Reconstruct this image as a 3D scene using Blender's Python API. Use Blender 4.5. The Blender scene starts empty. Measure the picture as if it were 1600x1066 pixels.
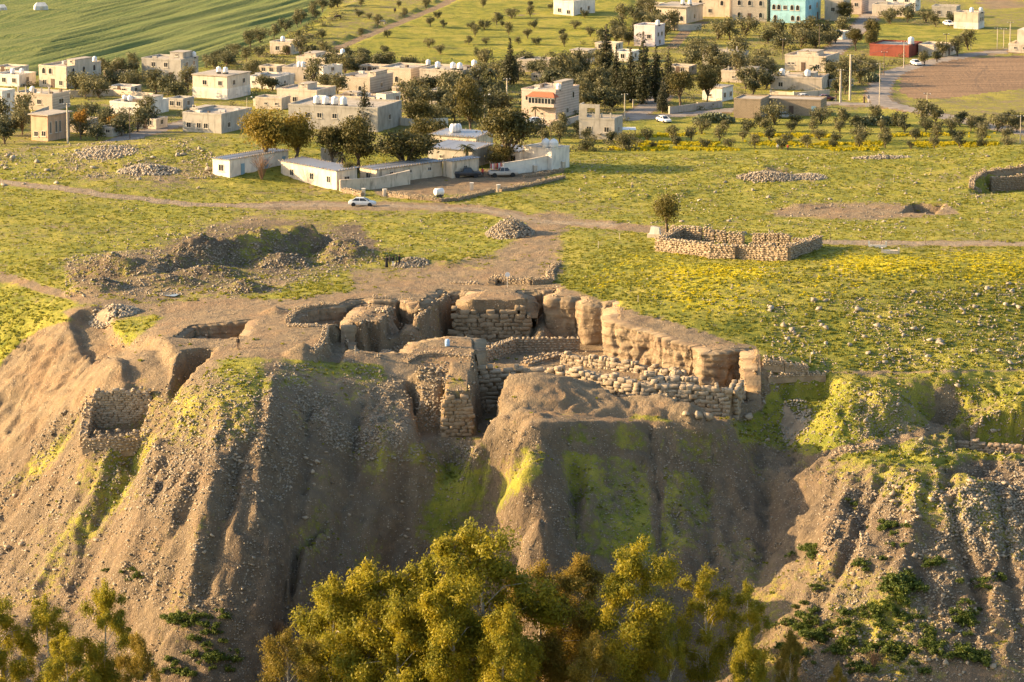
import bpy, bmesh, math, random
import numpy as np
from mathutils import Vector, Matrix

random.seed(7)
rng = np.random.default_rng(11)
SC = bpy.context.scene
COL = SC.collection
PI = math.pi

# ---------------------------------------------------------------- camera
FPX, CX, CY = 6000.0, 800.0, 533.0          # focal length and centre, in pixels of the 1600 px wide photograph
PITCH = math.radians(10.5)
CAMZ = 95.0                                  # height of the viewpoint above the plateau
cd = bpy.data.cameras.new('camera')
cam = bpy.data.objects.new('camera', cd)
COL.objects.link(cam)
cam.location = (0, 0, CAMZ)
cam.rotation_euler = (PI / 2 - PITCH, 0, 0)
cd.sensor_width = 36.0
cd.lens = 36.0 * FPX / 1600.0
cd.clip_start = 1.0
cd.clip_end = 20000.0
SC.camera = cam

# ---------------------------------------------------------------- sky and sun
SUN_EL = math.radians(17.5)
SUN_AZ = math.radians(-84.0)                 # from +Y towards +X: the sun stands to the left, a touch behind
w = bpy.data.worlds.new('World')
SC.world = w
w.use_nodes = True
wn = w.node_tree
wn.nodes.clear()
sky = wn.nodes.new('ShaderNodeTexSky')
sky.sky_type = 'NISHITA'
sky.sun_disc = False
sky.sun_elevation = SUN_EL
sky.sun_rotation = SUN_AZ
sky.air_density = 1.0
sky.dust_density = 2.5
bg = wn.nodes.new('ShaderNodeBackground')
bg.inputs['Strength'].default_value = 0.115
wo = wn.nodes.new('ShaderNodeOutputWorld')
wn.links.new(sky.outputs[0], bg.inputs[0])
wn.links.new(bg.outputs[0], wo.inputs[0])
sd = bpy.data.lights.new('sun', 'SUN')
sd.energy = 4.6
sd.angle = math.radians(0.5)
sd.color = (1.0, 0.715, 0.39)
sun = bpy.data.objects.new('sun', sd)
COL.objects.link(sun)
sdir = Vector((math.sin(SUN_AZ) * math.cos(SUN_EL), math.cos(SUN_AZ) * math.cos(SUN_EL), math.sin(SUN_EL)))
sun.rotation_euler = sdir.to_track_quat('Z', 'Y').to_euler()
sun.location = (-200, 520, 120)
SC.view_settings.view_transform = 'Standard'
SC.view_settings.look = 'None'
SC.view_settings.gamma = 1.0
SC.view_settings.use_curve_mapping = False
SC.view_settings.exposure = 1.66
SC.render.engine = 'CYCLES'
SC.cycles.max_bounces = 6
SC.cycles.diffuse_bounces = 3
SC.cycles.transparent_max_bounces = 6
SC.cycles.use_denoising = True

# ---------------------------------------------------------------- viewing geometry, used to survey positions off the photograph
SP, CP = math.sin(PITCH), math.cos(PITCH)

def ray(px, py):
    a, b = (px - CX) / FPX, -(py - CY) / FPX
    return a, CP + b * SP, -SP + b * CP      # direction x, y, z

def P(px, py, z):
    x, y, dz = ray(px, py)
    t = (z - CAMZ) / dz
    return (x * t, y * t)

def PZ(px, py, z):
    x, y = P(px, py, z)
    return (x, y, z)

def PY(px, py, Y):
    x, y, dz = ray(px, py)
    t = Y / y
    return (x * t, Y, CAMZ + dz * t)

def project(X, Y, Z):
    dz = Z - CAMZ
    d = Y * CP - dz * SP
    v = Y * SP + dz * CP
    return CX + FPX * X / d, CY - FPX * v / d, d

# ---------------------------------------------------------------- noise
def _hash(ix, iy, iz, seed):
    h = (ix.astype(np.int64) * 374761393 + iy.astype(np.int64) * 668265263 + iz.astype(np.int64) * 2147483647 + seed * 1274126177) & 0xFFFFFFFF
    h = ((h ^ (h >> 13)) * 1274126177) & 0xFFFFFFFF
    h = ((h ^ (h >> 16)) * 2246822519) & 0xFFFFFFFF
    return ((h ^ (h >> 15)) & 0xFFFFFF) / float(0xFFFFFF)

def vnoise(x, y, seed=0):
    x = np.asarray(x, float); y = np.asarray(y, float)
    ix, iy = np.floor(x), np.floor(y)
    fx, fy = x - ix, y - iy
    fx = fx * fx * (3 - 2 * fx); fy = fy * fy * (3 - 2 * fy)
    z0 = np.zeros_like(ix)
    a = _hash(ix, iy, z0, seed); b = _hash(ix + 1, iy, z0, seed)
    c = _hash(ix, iy + 1, z0, seed); d = _hash(ix + 1, iy + 1, z0, seed)
    return (a * (1 - fx) + b * fx) * (1 - fy) + (c * (1 - fx) + d * fx) * fy

def fbm(x, y, oct=4, seed=0):
    s, a, t = 0.0, 1.0, 0.0
    for i in range(oct):
        s = s + a * vnoise(np.asarray(x) * 2 ** i + 17.3 * i, np.asarray(y) * 2 ** i - 9.1 * i, seed + i)
        t += a; a *= 0.5
    return s / t - 0.5

def sstep(a, b, x):
    t = np.clip((x - a) / (b - a), 0, 1)
    return t * t * (3 - 2 * t)

def poly_sd(px, py, poly):
    """signed distance to a closed polygon, positive inside"""
    poly = np.asarray(poly, float)
    n = len(poly)
    d2 = np.full(px.shape, 1e18)
    inside = np.zeros(px.shape, bool)
    for i in range(n):
        ax, ay = poly[i]; bx, by = poly[(i + 1) % n]
        ex, ey = bx - ax, by - ay
        L = ex * ex + ey * ey + 1e-12
        t = np.clip(((px - ax) * ex + (py - ay) * ey) / L, 0, 1)
        d2 = np.minimum(d2, (px - ax - t * ex) ** 2 + (py - ay - t * ey) ** 2)
        c = ((ay > py) != (by > py)) & (px < (bx - ax) * (py - ay) / (by - ay + 1e-12) + ax)
        inside ^= c
    d = np.sqrt(d2)
    return np.where(inside, d, -d)

def line_d(px, py, pts):
    d2 = np.full(px.shape, 1e18)
    for (ax, ay), (bx, by) in zip(pts[:-1], pts[1:]):
        ex, ey = bx - ax, by - ay
        L = ex * ex + ey * ey + 1e-12
        t = np.clip(((px - ax) * ex + (py - ay) * ey) / L, 0, 1)
        d2 = np.minimum(d2, (px - ax - t * ex) ** 2 + (py - ay - t * ey) ** 2)
    return np.sqrt(d2)

# ---------------------------------------------------------------- material helper
class NT:
    def __init__(self, name):
        self.m = bpy.data.materials.new(name)
        self.m.use_nodes = True
        self.t = self.m.node_tree
        self.t.nodes.clear()
        self.out = self.n('ShaderNodeOutputMaterial')
        self.b = self.n('ShaderNodeBsdfPrincipled')
        self.b.inputs['Roughness'].default_value = 0.9
        self.b.inputs['Specular IOR Level'].default_value = 0.15
        self.t.links.new(self.b.outputs[0], self.out.inputs[0])
    def n(self, ty, **kw):
        x = self.t.nodes.new(ty)
        for k, v in kw.items(): setattr(x, k, v)
        return x
    def put(self, sock, v):
        if hasattr(v, 'is_linked') or isinstance(v, bpy.types.NodeSocket): self.t.links.new(v, sock)
        elif isinstance(v, (tuple, list)) and len(v) == 3 and sock.type == 'RGBA': sock.default_value = (*v, 1)
        else: sock.default_value = v
    def pos(self):
        return self.n('ShaderNodeNewGeometry').outputs['Position']
    def obj(self):
        return self.n('ShaderNodeTexCoord').outputs['Object']
    def scale(self, v, s):
        m = self.n('ShaderNodeMapping'); self.put(m.inputs[0], v); m.inputs['Scale'].default_value = s
        return m.outputs[0]
    def rot(self, v, s, r):
        m = self.n('ShaderNodeMapping'); self.put(m.inputs[0], v); m.inputs['Scale'].default_value = s; m.inputs['Rotation'].default_value = r
        return m.outputs[0]
    def noise(self, v, sc, det=3, rough=0.55, col=False):
        x = self.n('ShaderNodeTexNoise'); self.put(x.inputs['Vector'], v)
        x.inputs['Scale'].default_value = sc; x.inputs['Detail'].default_value = det; x.inputs['Roughness'].default_value = rough
        return x.outputs['Color' if col else 'Fac']
    def voro(self, v, sc, feat='F1', out='Distance', rand=1.0):
        x = self.n('ShaderNodeTexVoronoi', feature=feat); self.put(x.inputs['Vector'], v)
        x.inputs['Scale'].default_value = sc
        x.inputs['Randomness'].default_value = rand
        return x.outputs[out]
    def wave(self, v, sc, dist=2.0, det=2, dsc=1.0):
        x = self.n('ShaderNodeTexWave'); self.put(x.inputs['Vector'], v)
        x.inputs['Scale'].default_value = sc; x.inputs['Distortion'].default_value = dist
        x.inputs['Detail'].default_value = det; x.inputs['Detail Scale'].default_value = dsc
        return x.outputs['Fac']
    def math(self, op, a, b=0.0, c=None):
        x = self.n('ShaderNodeMath', operation=op)
        self.put(x.inputs[0], a); self.put(x.inputs[1], b)
        if c is not None: self.put(x.inputs[2], c)
        return x.outputs[0]
    def mix(self, f, a, b, mode='MIX'):
        x = self.n('ShaderNodeMix', data_type='RGBA', blend_type=mode)
        self.put(x.inputs['Factor'], f); self.put(x.inputs[6], a); self.put(x.inputs[7], b)
        return x.outputs[2]
    def ss(self, v, a, b):
        x = self.n('ShaderNodeMapRange', interpolation_type='SMOOTHSTEP')
        self.put(x.inputs['Value'], v); x.inputs['From Min'].default_value = a; x.inputs['From Max'].default_value = b
        return x.outputs['Result']
    def attr(self, name, geo=True):
        x = self.n('ShaderNodeAttribute', attribute_name=name)
        return x
    def rand(self):
        return self.n('ShaderNodeObjectInfo').outputs['Random']
    def bump(self, h, st=0.5, dist=0.1):
        x = self.n('ShaderNodeBump'); self.put(x.inputs['Height'], h)
        x.inputs['Strength'].default_value = st; x.inputs['Distance'].default_value = dist
        self.t.links.new(x.outputs[0], self.b.inputs['Normal'])
    def done(self, col, rough=None):
        self.put(self.b.inputs['Base Color'], col)
        if rough is not None: self.put(self.b.inputs['Roughness'], rough)
        return self.m

# ---------------------------------------------------------------- object helpers
def link(o, parent=None):
    COL.objects.link(o)
    if parent is not None: o.parent = parent
    return o

def tag(o, label=None, cat=None, group=None, kind=None):
    if label: o['label'] = label
    if cat: o['category'] = cat
    if group: o['group'] = group
    if kind: o['kind'] = kind
    elif cat: o['kind'] = 'thing'
    return o

def thing(name, label, cat, loc=(0, 0, 0), rz=0.0, group=None):
    o = bpy.data.objects.new(name, None)
    o.empty_display_size = 0.5
    o.location = loc; o.rotation_euler = (0, 0, rz)
    link(o)
    return tag(o, label, cat, group)

def mesh_np(name, V, F, mat, smooth=False):
    """V (n,3), F list/array of equal-length faces, or list of lists"""
    me = bpy.data.meshes.new(name)
    V = np.asarray(V, np.float32)
    if isinstance(F, np.ndarray):
        k = F.shape[1]; m = F.shape[0]
        me.vertices.add(len(V)); me.vertices.foreach_set('co', V.ravel())
        me.loops.add(m * k); me.loops.foreach_set('vertex_index', F.astype(np.int32).ravel())
        me.polygons.add(m)
        me.polygons.foreach_set('loop_start', np.arange(0, m * k, k, dtype=np.int32))
        me.polygons.foreach_set('loop_total', np.full(m, k, np.int32))
        me.update(calc_edges=True)
    else:
        me.from_pydata([tuple(v) for v in V], [], F); me.update()
    if smooth: me.polygons.foreach_set('use_smooth', np.ones(len(me.polygons), bool))
    for mm in (mat if isinstance(mat, (list, tuple)) else [mat]):
        if mm: me.materials.append(mm)
    return me

def put(name, me, parent=None, loc=(0, 0, 0), rz=0.0, sc=None):
    o = bpy.data.objects.new(name, me)
    o.location = loc; o.rotation_euler = (0, 0, rz)
    if sc is not None: o.scale = sc
    return link(o, parent)

class MB:
    """collects simple shapes into one mesh"""
    def __init__(self): self.v, self.f, self.mi = [], [], []
    def add(self, V, F, mi=0):
        k = len(self.v); self.v += [tuple(p) for p in V]; self.f += [[i + k for i in f] for f in F]; self.mi += [mi] * len(F)
        return self
    def box(self, x0, x1, y0, y1, z0, z1, mi=0):
        V = [(x0, y0, z0), (x1, y0, z0), (x1, y1, z0), (x0, y1, z0), (x0, y0, z1), (x1, y0, z1), (x1, y1, z1), (x0, y1, z1)]
        return self.add(V, [[0, 3, 2, 1], [4, 5, 6, 7], [0, 1, 5, 4], [1, 2, 6, 5], [2, 3, 7, 6], [3, 0, 4, 7]], mi)
    def hexa(self, b, t, mi=0):
        return self.add(list(b) + list(t), [[0, 3, 2, 1], [4, 5, 6, 7], [0, 1, 5, 4], [1, 2, 6, 5], [2, 3, 7, 6], [3, 0, 4, 7]], mi)
    def tube(self, p0, p1, r0, r1=None, n=8, mi=0, cap=True):
        r1 = r0 if r1 is None else r1
        p0, p1 = Vector(p0), Vector(p1)
        q = (p1 - p0).to_track_quat('Z', 'Y')
        V = []
        for p, r in ((p0, r0), (p1, r1)):
            for i in range(n):
                a = 2 * PI * i / n
                V.append(p + q @ Vector((r * math.cos(a), r * math.sin(a), 0)))
        F = [[i, (i + 1) % n, n + (i + 1) % n, n + i] for i in range(n)]
        if cap: F += [list(range(n))[::-1], list(range(n, 2 * n))]
        return self.add(V, F, mi)
    def lathe(self, prof, n=12, c=(0, 0, 0), axis='z', mi=0):
        V = []
        for r, z in prof:
            for i in range(n):
                a = 2 * PI * i / n
                p = (r * math.cos(a), r * math.sin(a), z)
                if axis == 'x': p = (z, r * math.cos(a), r * math.sin(a))
                if axis == 'y': p = (r * math.cos(a), z, r * math.sin(a))
                V.append((p[0] + c[0], p[1] + c[1], p[2] + c[2]))
        F = []
        for k in range(len(prof) - 1):
            F += [[k * n + i, k * n + (i + 1) % n, (k + 1) * n + (i + 1) % n, (k + 1) * n + i] for i in range(n)]
        F += [list(range(n))[::-1], list(range((len(prof) - 1) * n, len(prof) * n))]
        return self.add(V, F, mi)
    def mesh(self, name, mats, smooth=False):
        me = bpy.data.meshes.new(name)
        me.from_pydata(self.v, [], self.f)
        for mm in (mats if isinstance(mats, (list, tuple)) else [mats]): me.materials.append(mm)
        if any(self.mi): me.polygons.foreach_set('material_index', self.mi)
        if smooth: me.polygons.foreach_set('use_smooth', [True] * len(self.f))
        me.update()
        return me
    def build(self, name, mats, parent=None, loc=(0, 0, 0), rz=0.0, smooth=False):
        return put(name, self.mesh(name, mats, smooth), parent, loc, rz)

def copy_tree(o, parent=None):
    c = o.copy(); COL.objects.link(c); c.parent = parent
    for ch in o.children: copy_tree(ch, c)
    return c

# ================================================================= TERRAIN
CTRL_PX = [
 # plateau, left and back
 (-60,285,0.2),(0,280,0.4),(0,242,1.5),(100,232,2.0),(250,216,2.6),(400,216,2.6),(520,225,1.8),(700,235,1.0),(900,241,0.1),(1100,241,0.1),(1300,239,0.4),(1500,232,0.9),(1660,224,1.5),
 (0,330,0),(300,300,0.3),(300,330,0),(500,285,0.1),(600,320,0),(700,280,0.1),(870,262,0.1),(820,335,0.3),(1000,350,0.8),(1000,275,0.2),(1150,300,-0.1),(1300,300,0),(1450,280,0.3),(1560,295,0.6),(1640,340,0.6),(1400,335,0.4),
 (980,378,1.6),(1150,405,1.9),(1300,392,2.2),(1450,395,2.4),(1660,395,2.4),(900,410,0.9),
 (700,430,0.2),(500,430,0),(300,420,-0.4),(150,410,-0.6),(0,410,-1.2),(600,380,0),(350,360,-0.1),(100,360,-0.3),
 (800,455,0.2),(900,450,0.7),(1000,480,0.4),(1100,505,-0.4),(1200,480,0.6),(1350,450,1.7),(1350,500,-0.7),(1500,450,1.6),(1500,510,-1.5),(1660,470,0.2),(1660,530,-3.3),(1200,545,-2.6),(1300,578,-3.8),(1450,578,-4.0),(1600,575,-3.9),
 # platform by the dig
 (400,490,-0.3),(400,535,-0.3),(480,545,-0.4),(560,548,-0.7),(650,545,-1.1),(740,548,-1.1),(250,470,-1.0),(160,490,-1.7),(200,540,-1.5),(300,500,-1.0),(320,540,-1.0),(430,560,-0.6),(115,492,-1.9),(195,560,-1.9),
 # left meadow falling to the left, and the bare scarp
 (0,450,-2.6),(60,470,-2.4),(0,520,-6),(0,570,-9),(60,540,-6.0),(100,520,-3.8),(0,650,-13.5),(0,730,-18),(-60,600,-12),(-60,730,-19),(100,600,-8.6),(150,570,-4.6),(190,600,-4.6),
 (240,598,-3.9),(130,690,-10.6),(190,706,-11.4),(255,700,-9.2),(300,620,-3.6),(300,700,-8.4),(360,600,-1.9),
 # front slope, left lobe
 (400,650,-4.6),(400,700,-7.6),(250,800,-14.6),(100,760,-16.6),(100,840,-21),(0,850,-24.5),(100,950,-27.5),(300,950,-24),(300,850,-17.2),(380,780,-12.6),(420,750,-11.2),(420,850,-17.2),(450,950,-24.5),
 # shaded centre
 (480,600,-2.9),(560,600,-3.7),(560,650,-6.7),(620,620,-5.1),(640,692,-8.9),(560,750,-13.2),(640,760,-14.2),(720,740,-13.4),(560,850,-20.2),(700,850,-21.4),(640,930,-26.8),
 (740,690,-8.7),(800,650,-5.6),(840,660,-5.6),(840,700,-7.9),(810,760,-11.6),(815,850,-17.2),(760,800,-17.4),(850,592,-2.4),(800,600,-3.0),(860,642,-5.3),(920,642,-5.6),(945,606,-4.2),(790,672,-7.0),
 # shaded right centre
 (900,700,-9.0),(900,760,-13.0),(900,850,-18.4),(1000,660,-6.9),(1000,700,-9.5),(1000,780,-14.9),(1000,870,-20.4),(1050,590,-4.2),(1100,670,-7.6),(1100,720,-11.5),(1100,850,-19.9),(1160,660,-8.4),(1200,645,-8.6),(1200,720,-12.5),(1200,850,-20.0),(1170,590,-4.0),
 # right terraces and gullies
 (1250,660,-9.4),(1280,692,-9.9),(1225,600,-5),(1300,640,-6.2),(1340,610,-4.8),(1395,615,-4.8),(1395,680,-8.9),(1470,650,-8.9),(1470,605,-5.2),(1560,640,-6.2),(1540,722,-10.6),(1600,600,-4.8),(1660,690,-9),(1440,700,-9.3),(1380,740,-11.0),
 (1300,760,-13.0),(1300,850,-17.3),(1420,780,-12.6),(1420,850,-16.4),(1520,765,-11.3),(1520,850,-16.4),(1650,750,-11.3),(1650,850,-16.8),
 (560,1000,-30.5),(800,1000,-30),(1000,1000,-30),(1200,1000,-27.3),(1400,1000,-25.2),(1650,1000,-25),(1650,1066,-28.6),(1400,1066,-29),(1200,1066,-30.6),(800,1066,-33),(400,1066,-32),(200,1000,-28.8),(0,1000,-31),(-60,1066,-34),
]
CTRL = [(*P(a, b, c), c) for a, b, c in CTRL_PX]
for X in (-125, -70, -35, 0, 35, 70, 125):
    zc = np.interp(X, [-125, -70, -40, 0, 60, 125], [1.0, 2.4, 2.0, 0.4, 0.3, 1.5])
    CTRL += [(X, 724, zc - 4.2), (X, 748, zc - 9.0), (X, 775, zc - 13)]
    CTRL += [(X, 436, -36), (X, 422, -37)]
for Y in (470, 500): CTRL += [(-95, Y, -33), (-80, Y - 15, -33)]
for Y in (540, 580, 620, 660): CTRL += [(-125, Y, -12 + (Y - 540) * 0.09), (125, Y, 0.5 if Y > 560 else -4)]
for Y in (470, 500): CTRL += [(100, Y, -20 if Y < 480 else -9)]
CTRL = np.array(CTRL)

def tps_fit(C):
    n = len(C)
    d2 = ((C[:, None, :2] - C[None, :, :2]) ** 2).sum(-1) / 1e4
    K = np.where(d2 > 0, 0.5 * d2 * np.log(d2 + 1e-12), 0)
    K += np.eye(n) * 2e-5
    Pm = np.c_[np.ones(n), C[:, :2] / 100]
    A = np.block([[K, Pm], [Pm.T, np.zeros((3, 3))]])
    return np.linalg.solve(A, np.r_[C[:, 2], 0, 0, 0])

TPS = tps_fit(CTRL)

def tps_eval(x, y):
    out = np.empty(x.size); xf, yf = x.ravel(), y.ravel()
    for s in range(0, x.size, 20000):
        xx, yy = xf[s:s + 20000], yf[s:s + 20000]
        d2 = ((xx[:, None] - CTRL[None, :, 0]) ** 2 + (yy[:, None] - CTRL[None, :, 1]) ** 2) / 1e4
        K = 0.5 * d2 * np.log(d2 + 1e-12)
        out[s:s + 20000] = K @ TPS[:-3] + TPS[-3] + TPS[-2] * xx / 100 + TPS[-1] * yy / 100
    return out.reshape(x.shape)

def lines(*segs):
    out = []
    for a, b, st in segs: out.append(np.arange(a, b - 1e-6, st))
    return np.unique(np.round(np.concatenate(out), 4))

far_ = np.array([125, 131, 138, 146, 155, 170, 190, 220, 260, 320, 420, 600, 900, 1400, 2400, 5000.0])
GX = np.concatenate([-far_[::-1], lines((-125, -74, 1.0), (-74, 74.01, 0.43), (75, 124, 1.0)), far_])
GX = np.unique(GX)
GY = np.unique(np.concatenate([[-3000, -1500, -700, -300, 0, 100, 200, 260, 310, 350, 380, 400.0], lines((408, 446, 2.0), (446, 562, 0.32), (562, 708, 0.6), (708, 790, 1.6), (790, 1200, 2.2)),
     [1205, 1220, 1240, 1270, 1310, 1370, 1450, 1600, 1900, 2400, 3200, 4500, 7000.0]]))
NX, NY = len(GX), len(GY)
XX, YY = np.meshgrid(GX, GY)

# coarse thin-plate surface, resampled to the grid
cx = np.arange(-160, 160.1, 1.25); cy = np.arange(405, 800.1, 1.25)
cX, cY = np.meshgrid(cx, cy)
cZ = tps_eval(cX, cY)

def bil(Z, x0, y0, st, x, y):
    u = np.clip((x - x0) / st, 0, Z.shape[1] - 1.001); v = np.clip((y - y0) / st, 0, Z.shape[0] - 1.001)
    i, j = u.astype(int), v.astype(int); fu, fv = u - i, v - j
    return (Z[j, i] * (1 - fu) + Z[j, i + 1] * fu) * (1 - fv) + (Z[j + 1, i] * (1 - fu) + Z[j + 1, i + 1] * fu) * fv

T = bil(cZ, -160, 405, 1.25, XX, YY)
VAL = -15.0
base = np.full_like(T, 0.0)
base += np.where(YY < 600, -36, 0)
vall = VAL + 1.2 * fbm(XX / 60, YY / 60, 3, 5) * sstep(790, 860, YY) + np.maximum(0, YY - 1250) * 0.02 * sstep(1250, 1800, YY)
wy0 = sstep(412, 440, YY); wy1 = 1 - sstep(735, 788, YY)
wx = 1 - sstep(118, 158, np.abs(XX))
side = np.where(YY > 560, np.interp(YY, [560, 600, 700, 735, 788], [-6, -1, 0, -5, VAL]), np.interp(YY, [380, 440, 500, 560], [-37, -34, -16, -6]))
side = np.where(YY > 788, VAL, side)
Z = T * wx + side * (1 - wx)
Z = Z * wy0 + (-37 + 1.0 * fbm(XX / 50, YY / 50, 3, 8)) * (1 - wy0)
Z = Z * wy1 + vall * (1 - wy1)
near = (YY > 430) & (YY < 726) & (np.abs(XX) < 122)
# relief at several sizes
rough = sstep(-1.5, -6, Z) * near                       # the bare front slope is rougher
Z += near * (0.55 * fbm(XX / 9, YY / 9, 4, 21) + 0.22 * fbm(XX / 1.6, YY / 1.6, 3, 31))
RAD = np.hypot(XX, 548 - YY); TH = np.arctan2(XX + 4, 548 - YY) * 62
rw = 2.4 * fbm(XX / 7, YY / 7, 3, 44)
rill2 = np.abs(2 * vnoise((TH + rw) / 2.1, RAD / 26, 45) - 1)
rill3 = np.abs(2 * vnoise((TH + rw) / 6.5, RAD / 40, 46) - 1)
warp = 3.0 * fbm(XX / 8, YY / 14, 3, 41)
rill = np.abs(2 * vnoise((XX + warp + 0.15 * YY) / 4.2, YY / 30, 43) - 1)
scv = poly_sd(U_ := project(XX, YY, np.maximum(Z, -40))[0], V_ := project(XX, YY, np.maximum(Z, -40))[1], [(115,495),(150,525),(200,566),(200,600),(120,650),(0,770),(-80,820),(-80,600),(40,530)])
Z += near * sstep(0, 12, scv) * .45 * (vnoise((XX * .93 - YY * .37) / .9, (XX * .37 + YY * .93) / 14, 39) - .5)
Z += (rough * .7 + .12 * near) * (1.1 * fbm(XX / 1.2, YY / 1.2, 3, 33) + .9 * (.28 - np.abs(2 * vnoise(XX / 1.7 + 3 * fbm(XX / 3, YY / 3, 2, 36), YY / 1.9, 34) - 1)))
Z += rough * sstep(-8, -12, Z) * (0.3 * rill + .55 * rill2 + 1.2 * rill3 - .95 + 1.0 * fbm(XX / 2.2, YY / 3.0, 4, 47))

U0, V0, _d0 = project(XX, YY, np.maximum(Z, -40))
gw = 10 * fbm(XX / 4, YY / 4, 3, 55)
for pts, wpx, dep in [([(205,700),(185,760),(150,830),(120,900)], 30, 2.4), ([(120,640),(70,720),(10,800)], 16, 1.3), ([(300,760),(280,850),(260,930)], 18, 1.2), ([(380,700),(350,800),(320,920)], 16, 1.4), ([(480,640),(470,760),(450,860)], 14, 1.0), ([(560,640),(540,760),(520,880)], 14, 1.1),
    ([(640,700),(630,800),(600,900)], 16, 1.1), ([(760,700),(740,800),(715,880)], 12, 1.1), ([(890,690),(900,780),(905,850)], 14, 1.2), ([(1012,672),(1028,760),(1035,900)], 9, .9), ([(1090,690),(1110,800),(1110,900)], 14, .9), ([(1180,700),(1200,800),(1190,900)], 18, 1.2), ([(1380,740),(1330,850),(1280,950)], 14, 1.0), ([(1480,740),(1500,850),(1540,950)], 14, 1.1), ([(1560,760),(1580,900),(1600,1000)], 14, 1.0),
    ([(250,700),(220,800),(190,900)], 20, -1.2), ([(345,640),(330,760),(300,880)], 16, -.9), ([(428,600),(415,700),(400,820)], 16, -.9), ([(515,650),(505,780),(480,900)], 16, -.8), ([(600,690),(585,800),(560,900)], 16, -.8), ([(935,690),(925,750),(920,820)], 18, -1.6), ([(1060,700),(1070,800),(1075,900)], 16, -.8), ([(1150,700),(1155,800)], 14, -.8), ([(1330,760),(1290,840)], 16, -1.0), ([(1430,760),(1420,860),(1380,960)], 18, -1.0)]:
    dd = line_d(U0 + gw, V0, pts)
    Z -= near * dep * np.clip(1 - dd / wpx, 0, 1) ** .8

# ---- named relief: heaps and hollows (photo position, height there, radii in metres, rise, roughness)
HEAPS = [
 (178,428,-0.6,4.6,4.4,2.7),(128,428,-0.7,3.4,3.0,1.0),(285,418,-0.4,6.4,5.0,2.4),(345,410,-0.3,4.5,4.5,1.9),(405,402,-0.2,4.8,5.0,2.2),(455,392,-0.1,4.6,4.2,2.0),(490,388,0,5.2,4.6,2.4),(530,402,0,4.6,4.6,1.7),(440,414,-0.2,5.4,4.4,1.6),(560,405,0,3.0,4.0,0.9),
 (315,414,-0.4,5,4,2.0),(375,406,-0.2,5,4,2.0),(430,399,-0.2,4.5,4,2.0),(545,396,0,4,4,1.5),(250,426,-0.5,4.5,3.4,1.6),(220,432,-0.6,4,3,1.3),(590,404,0,3,3,1.0),
 (330,432,-0.5,6.5,3.6,1.2),(250,447,-0.9,6.5,3.4,1.1),(150,458,-1.4,4.6,4.0,1.3),(380,452,-0.4,4.0,3.4,1.2),(60,440,-1.9,5.0,3.0,0.6),(690,414,0.1,5.0,3.0,1.0),(740,408,0.1,4.0,3.0,0.5),(640,412,0.1,2.6,2.6,0.7),
 (430,490,-0.3,2.4,2.6,0.9),(200,262,1.2,8.5,5,0.8),(150,235,2,7,4,0.5),(1010,300,0.2,8,7,0.9),(1190,270,0.1,7.5,5.0,1.1),(1250,325,0.1,5.0,3.5,0.9),(1050,250,0.1,7,4,.5),
 (475,556,-0.8,2.6,3.4,1.6),(1120,276,0,6,5,.5),(1400,300,0.2,8,5,.4),(1470,610,-5.2,4.0,4.0,-1.1),(1240,680,-9.4,5.5,7,-1.0),(1160,655,-8,3.5,5,-1.2),(1395,625,-5.2,3.6,4.4,1.3),(1540,735,-10.8,6,5,-1.0),(1330,600,-4.6,2.4,6,0.7),
]
for (a, b, z0, rx, ry, h) in HEAPS:
    hx, hy = P(a, b, z0)
    q = np.sqrt(((XX - hx) / rx) ** 2 + ((YY - hy) / ry) ** 2) + 0.35 * fbm(XX / 2.5, YY / 2.5, 3, int(a))
    Z += h * (1.3 if b < 470 and a < 620 and h > .8 else 1) * np.clip(1 - q, 0, 1) ** 0.8 * (1 + 0.5 * fbm(XX / 0.9, YY / 0.9, 3, int(b)))

edge_warp = 1.1 * fbm(XX / 1.5, YY / 1.5, 3, 77)
UNDER = Z.copy()
PIT = np.zeros_like(Z)

def carve(poly, floor=None, depth=None, soft=0.45, up=False, rough=0.25, warp=1.0, mark=1.0):
    """cut a polygon of the ground down to a floor (or raise it with up)"""
    poly = np.array(poly)
    x0, y0 = poly.min(0) - 2; x1, y1 = poly.max(0) + 2
    i0, i1 = np.searchsorted(GX, (x0, x1)); j0, j1 = np.searchsorted(GY, (y0, y1))
    s = np.s_[j0:j1, i0:i1]
    sd = poly_sd(XX[s], YY[s], poly) + edge_warp[s] * warp
    t = np.clip(sd / soft + 0.5, 0, 1)
    tgt = (UNDER[s] - depth) if floor is None else floor(XX[s], YY[s]) if callable(floor) else np.full_like(sd, floor)
    tgt = tgt + rough * fbm(XX[s] / 1.3, YY[s] / 1.3, 3, 91)
    if up: new = np.maximum(Z[s], tgt)
    else: new = np.minimum(Z[s], tgt)
    Z[s] = Z[s] * (1 - t) + new * t
    PIT[s] = np.maximum(PIT[s], mark * np.clip(sd / soft + 0.8, 0, 1))

def PP(z, *pts): return [P(a, b, z) for a, b in pts]

# the left working platform below the scarp edge
carve(PP(-1.6, (112,492),(128,506),(152,522),(182,546),(199,563),(194,588),(206,604),(250,606),(283,602),(270,562),(250,542),(222,522),(178,503),(165,484),(130,486)), depth=1.5, soft=1.3)
carve(PP(-1.0, (268,533),(297,511),(398,508),(384,533)), floor=-3.6, soft=0.4)
carve(PP(-1.0, (276,531),(299,514),(330,514),(308,531)), floor=-2.0, up=True, soft=0.4)
carve(PP(-1.3, (276,562),(292,552),(332,548),(322,562)) + PP(-2.4, (303,582)) + PP(-3.6, (286,604),(268,606)) + PP(-2.4, (266,585)), floor=lambda x, y: np.interp(y, [502, 512], [-6.2, -4.2]) + 0 * x, soft=0.7)
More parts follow.
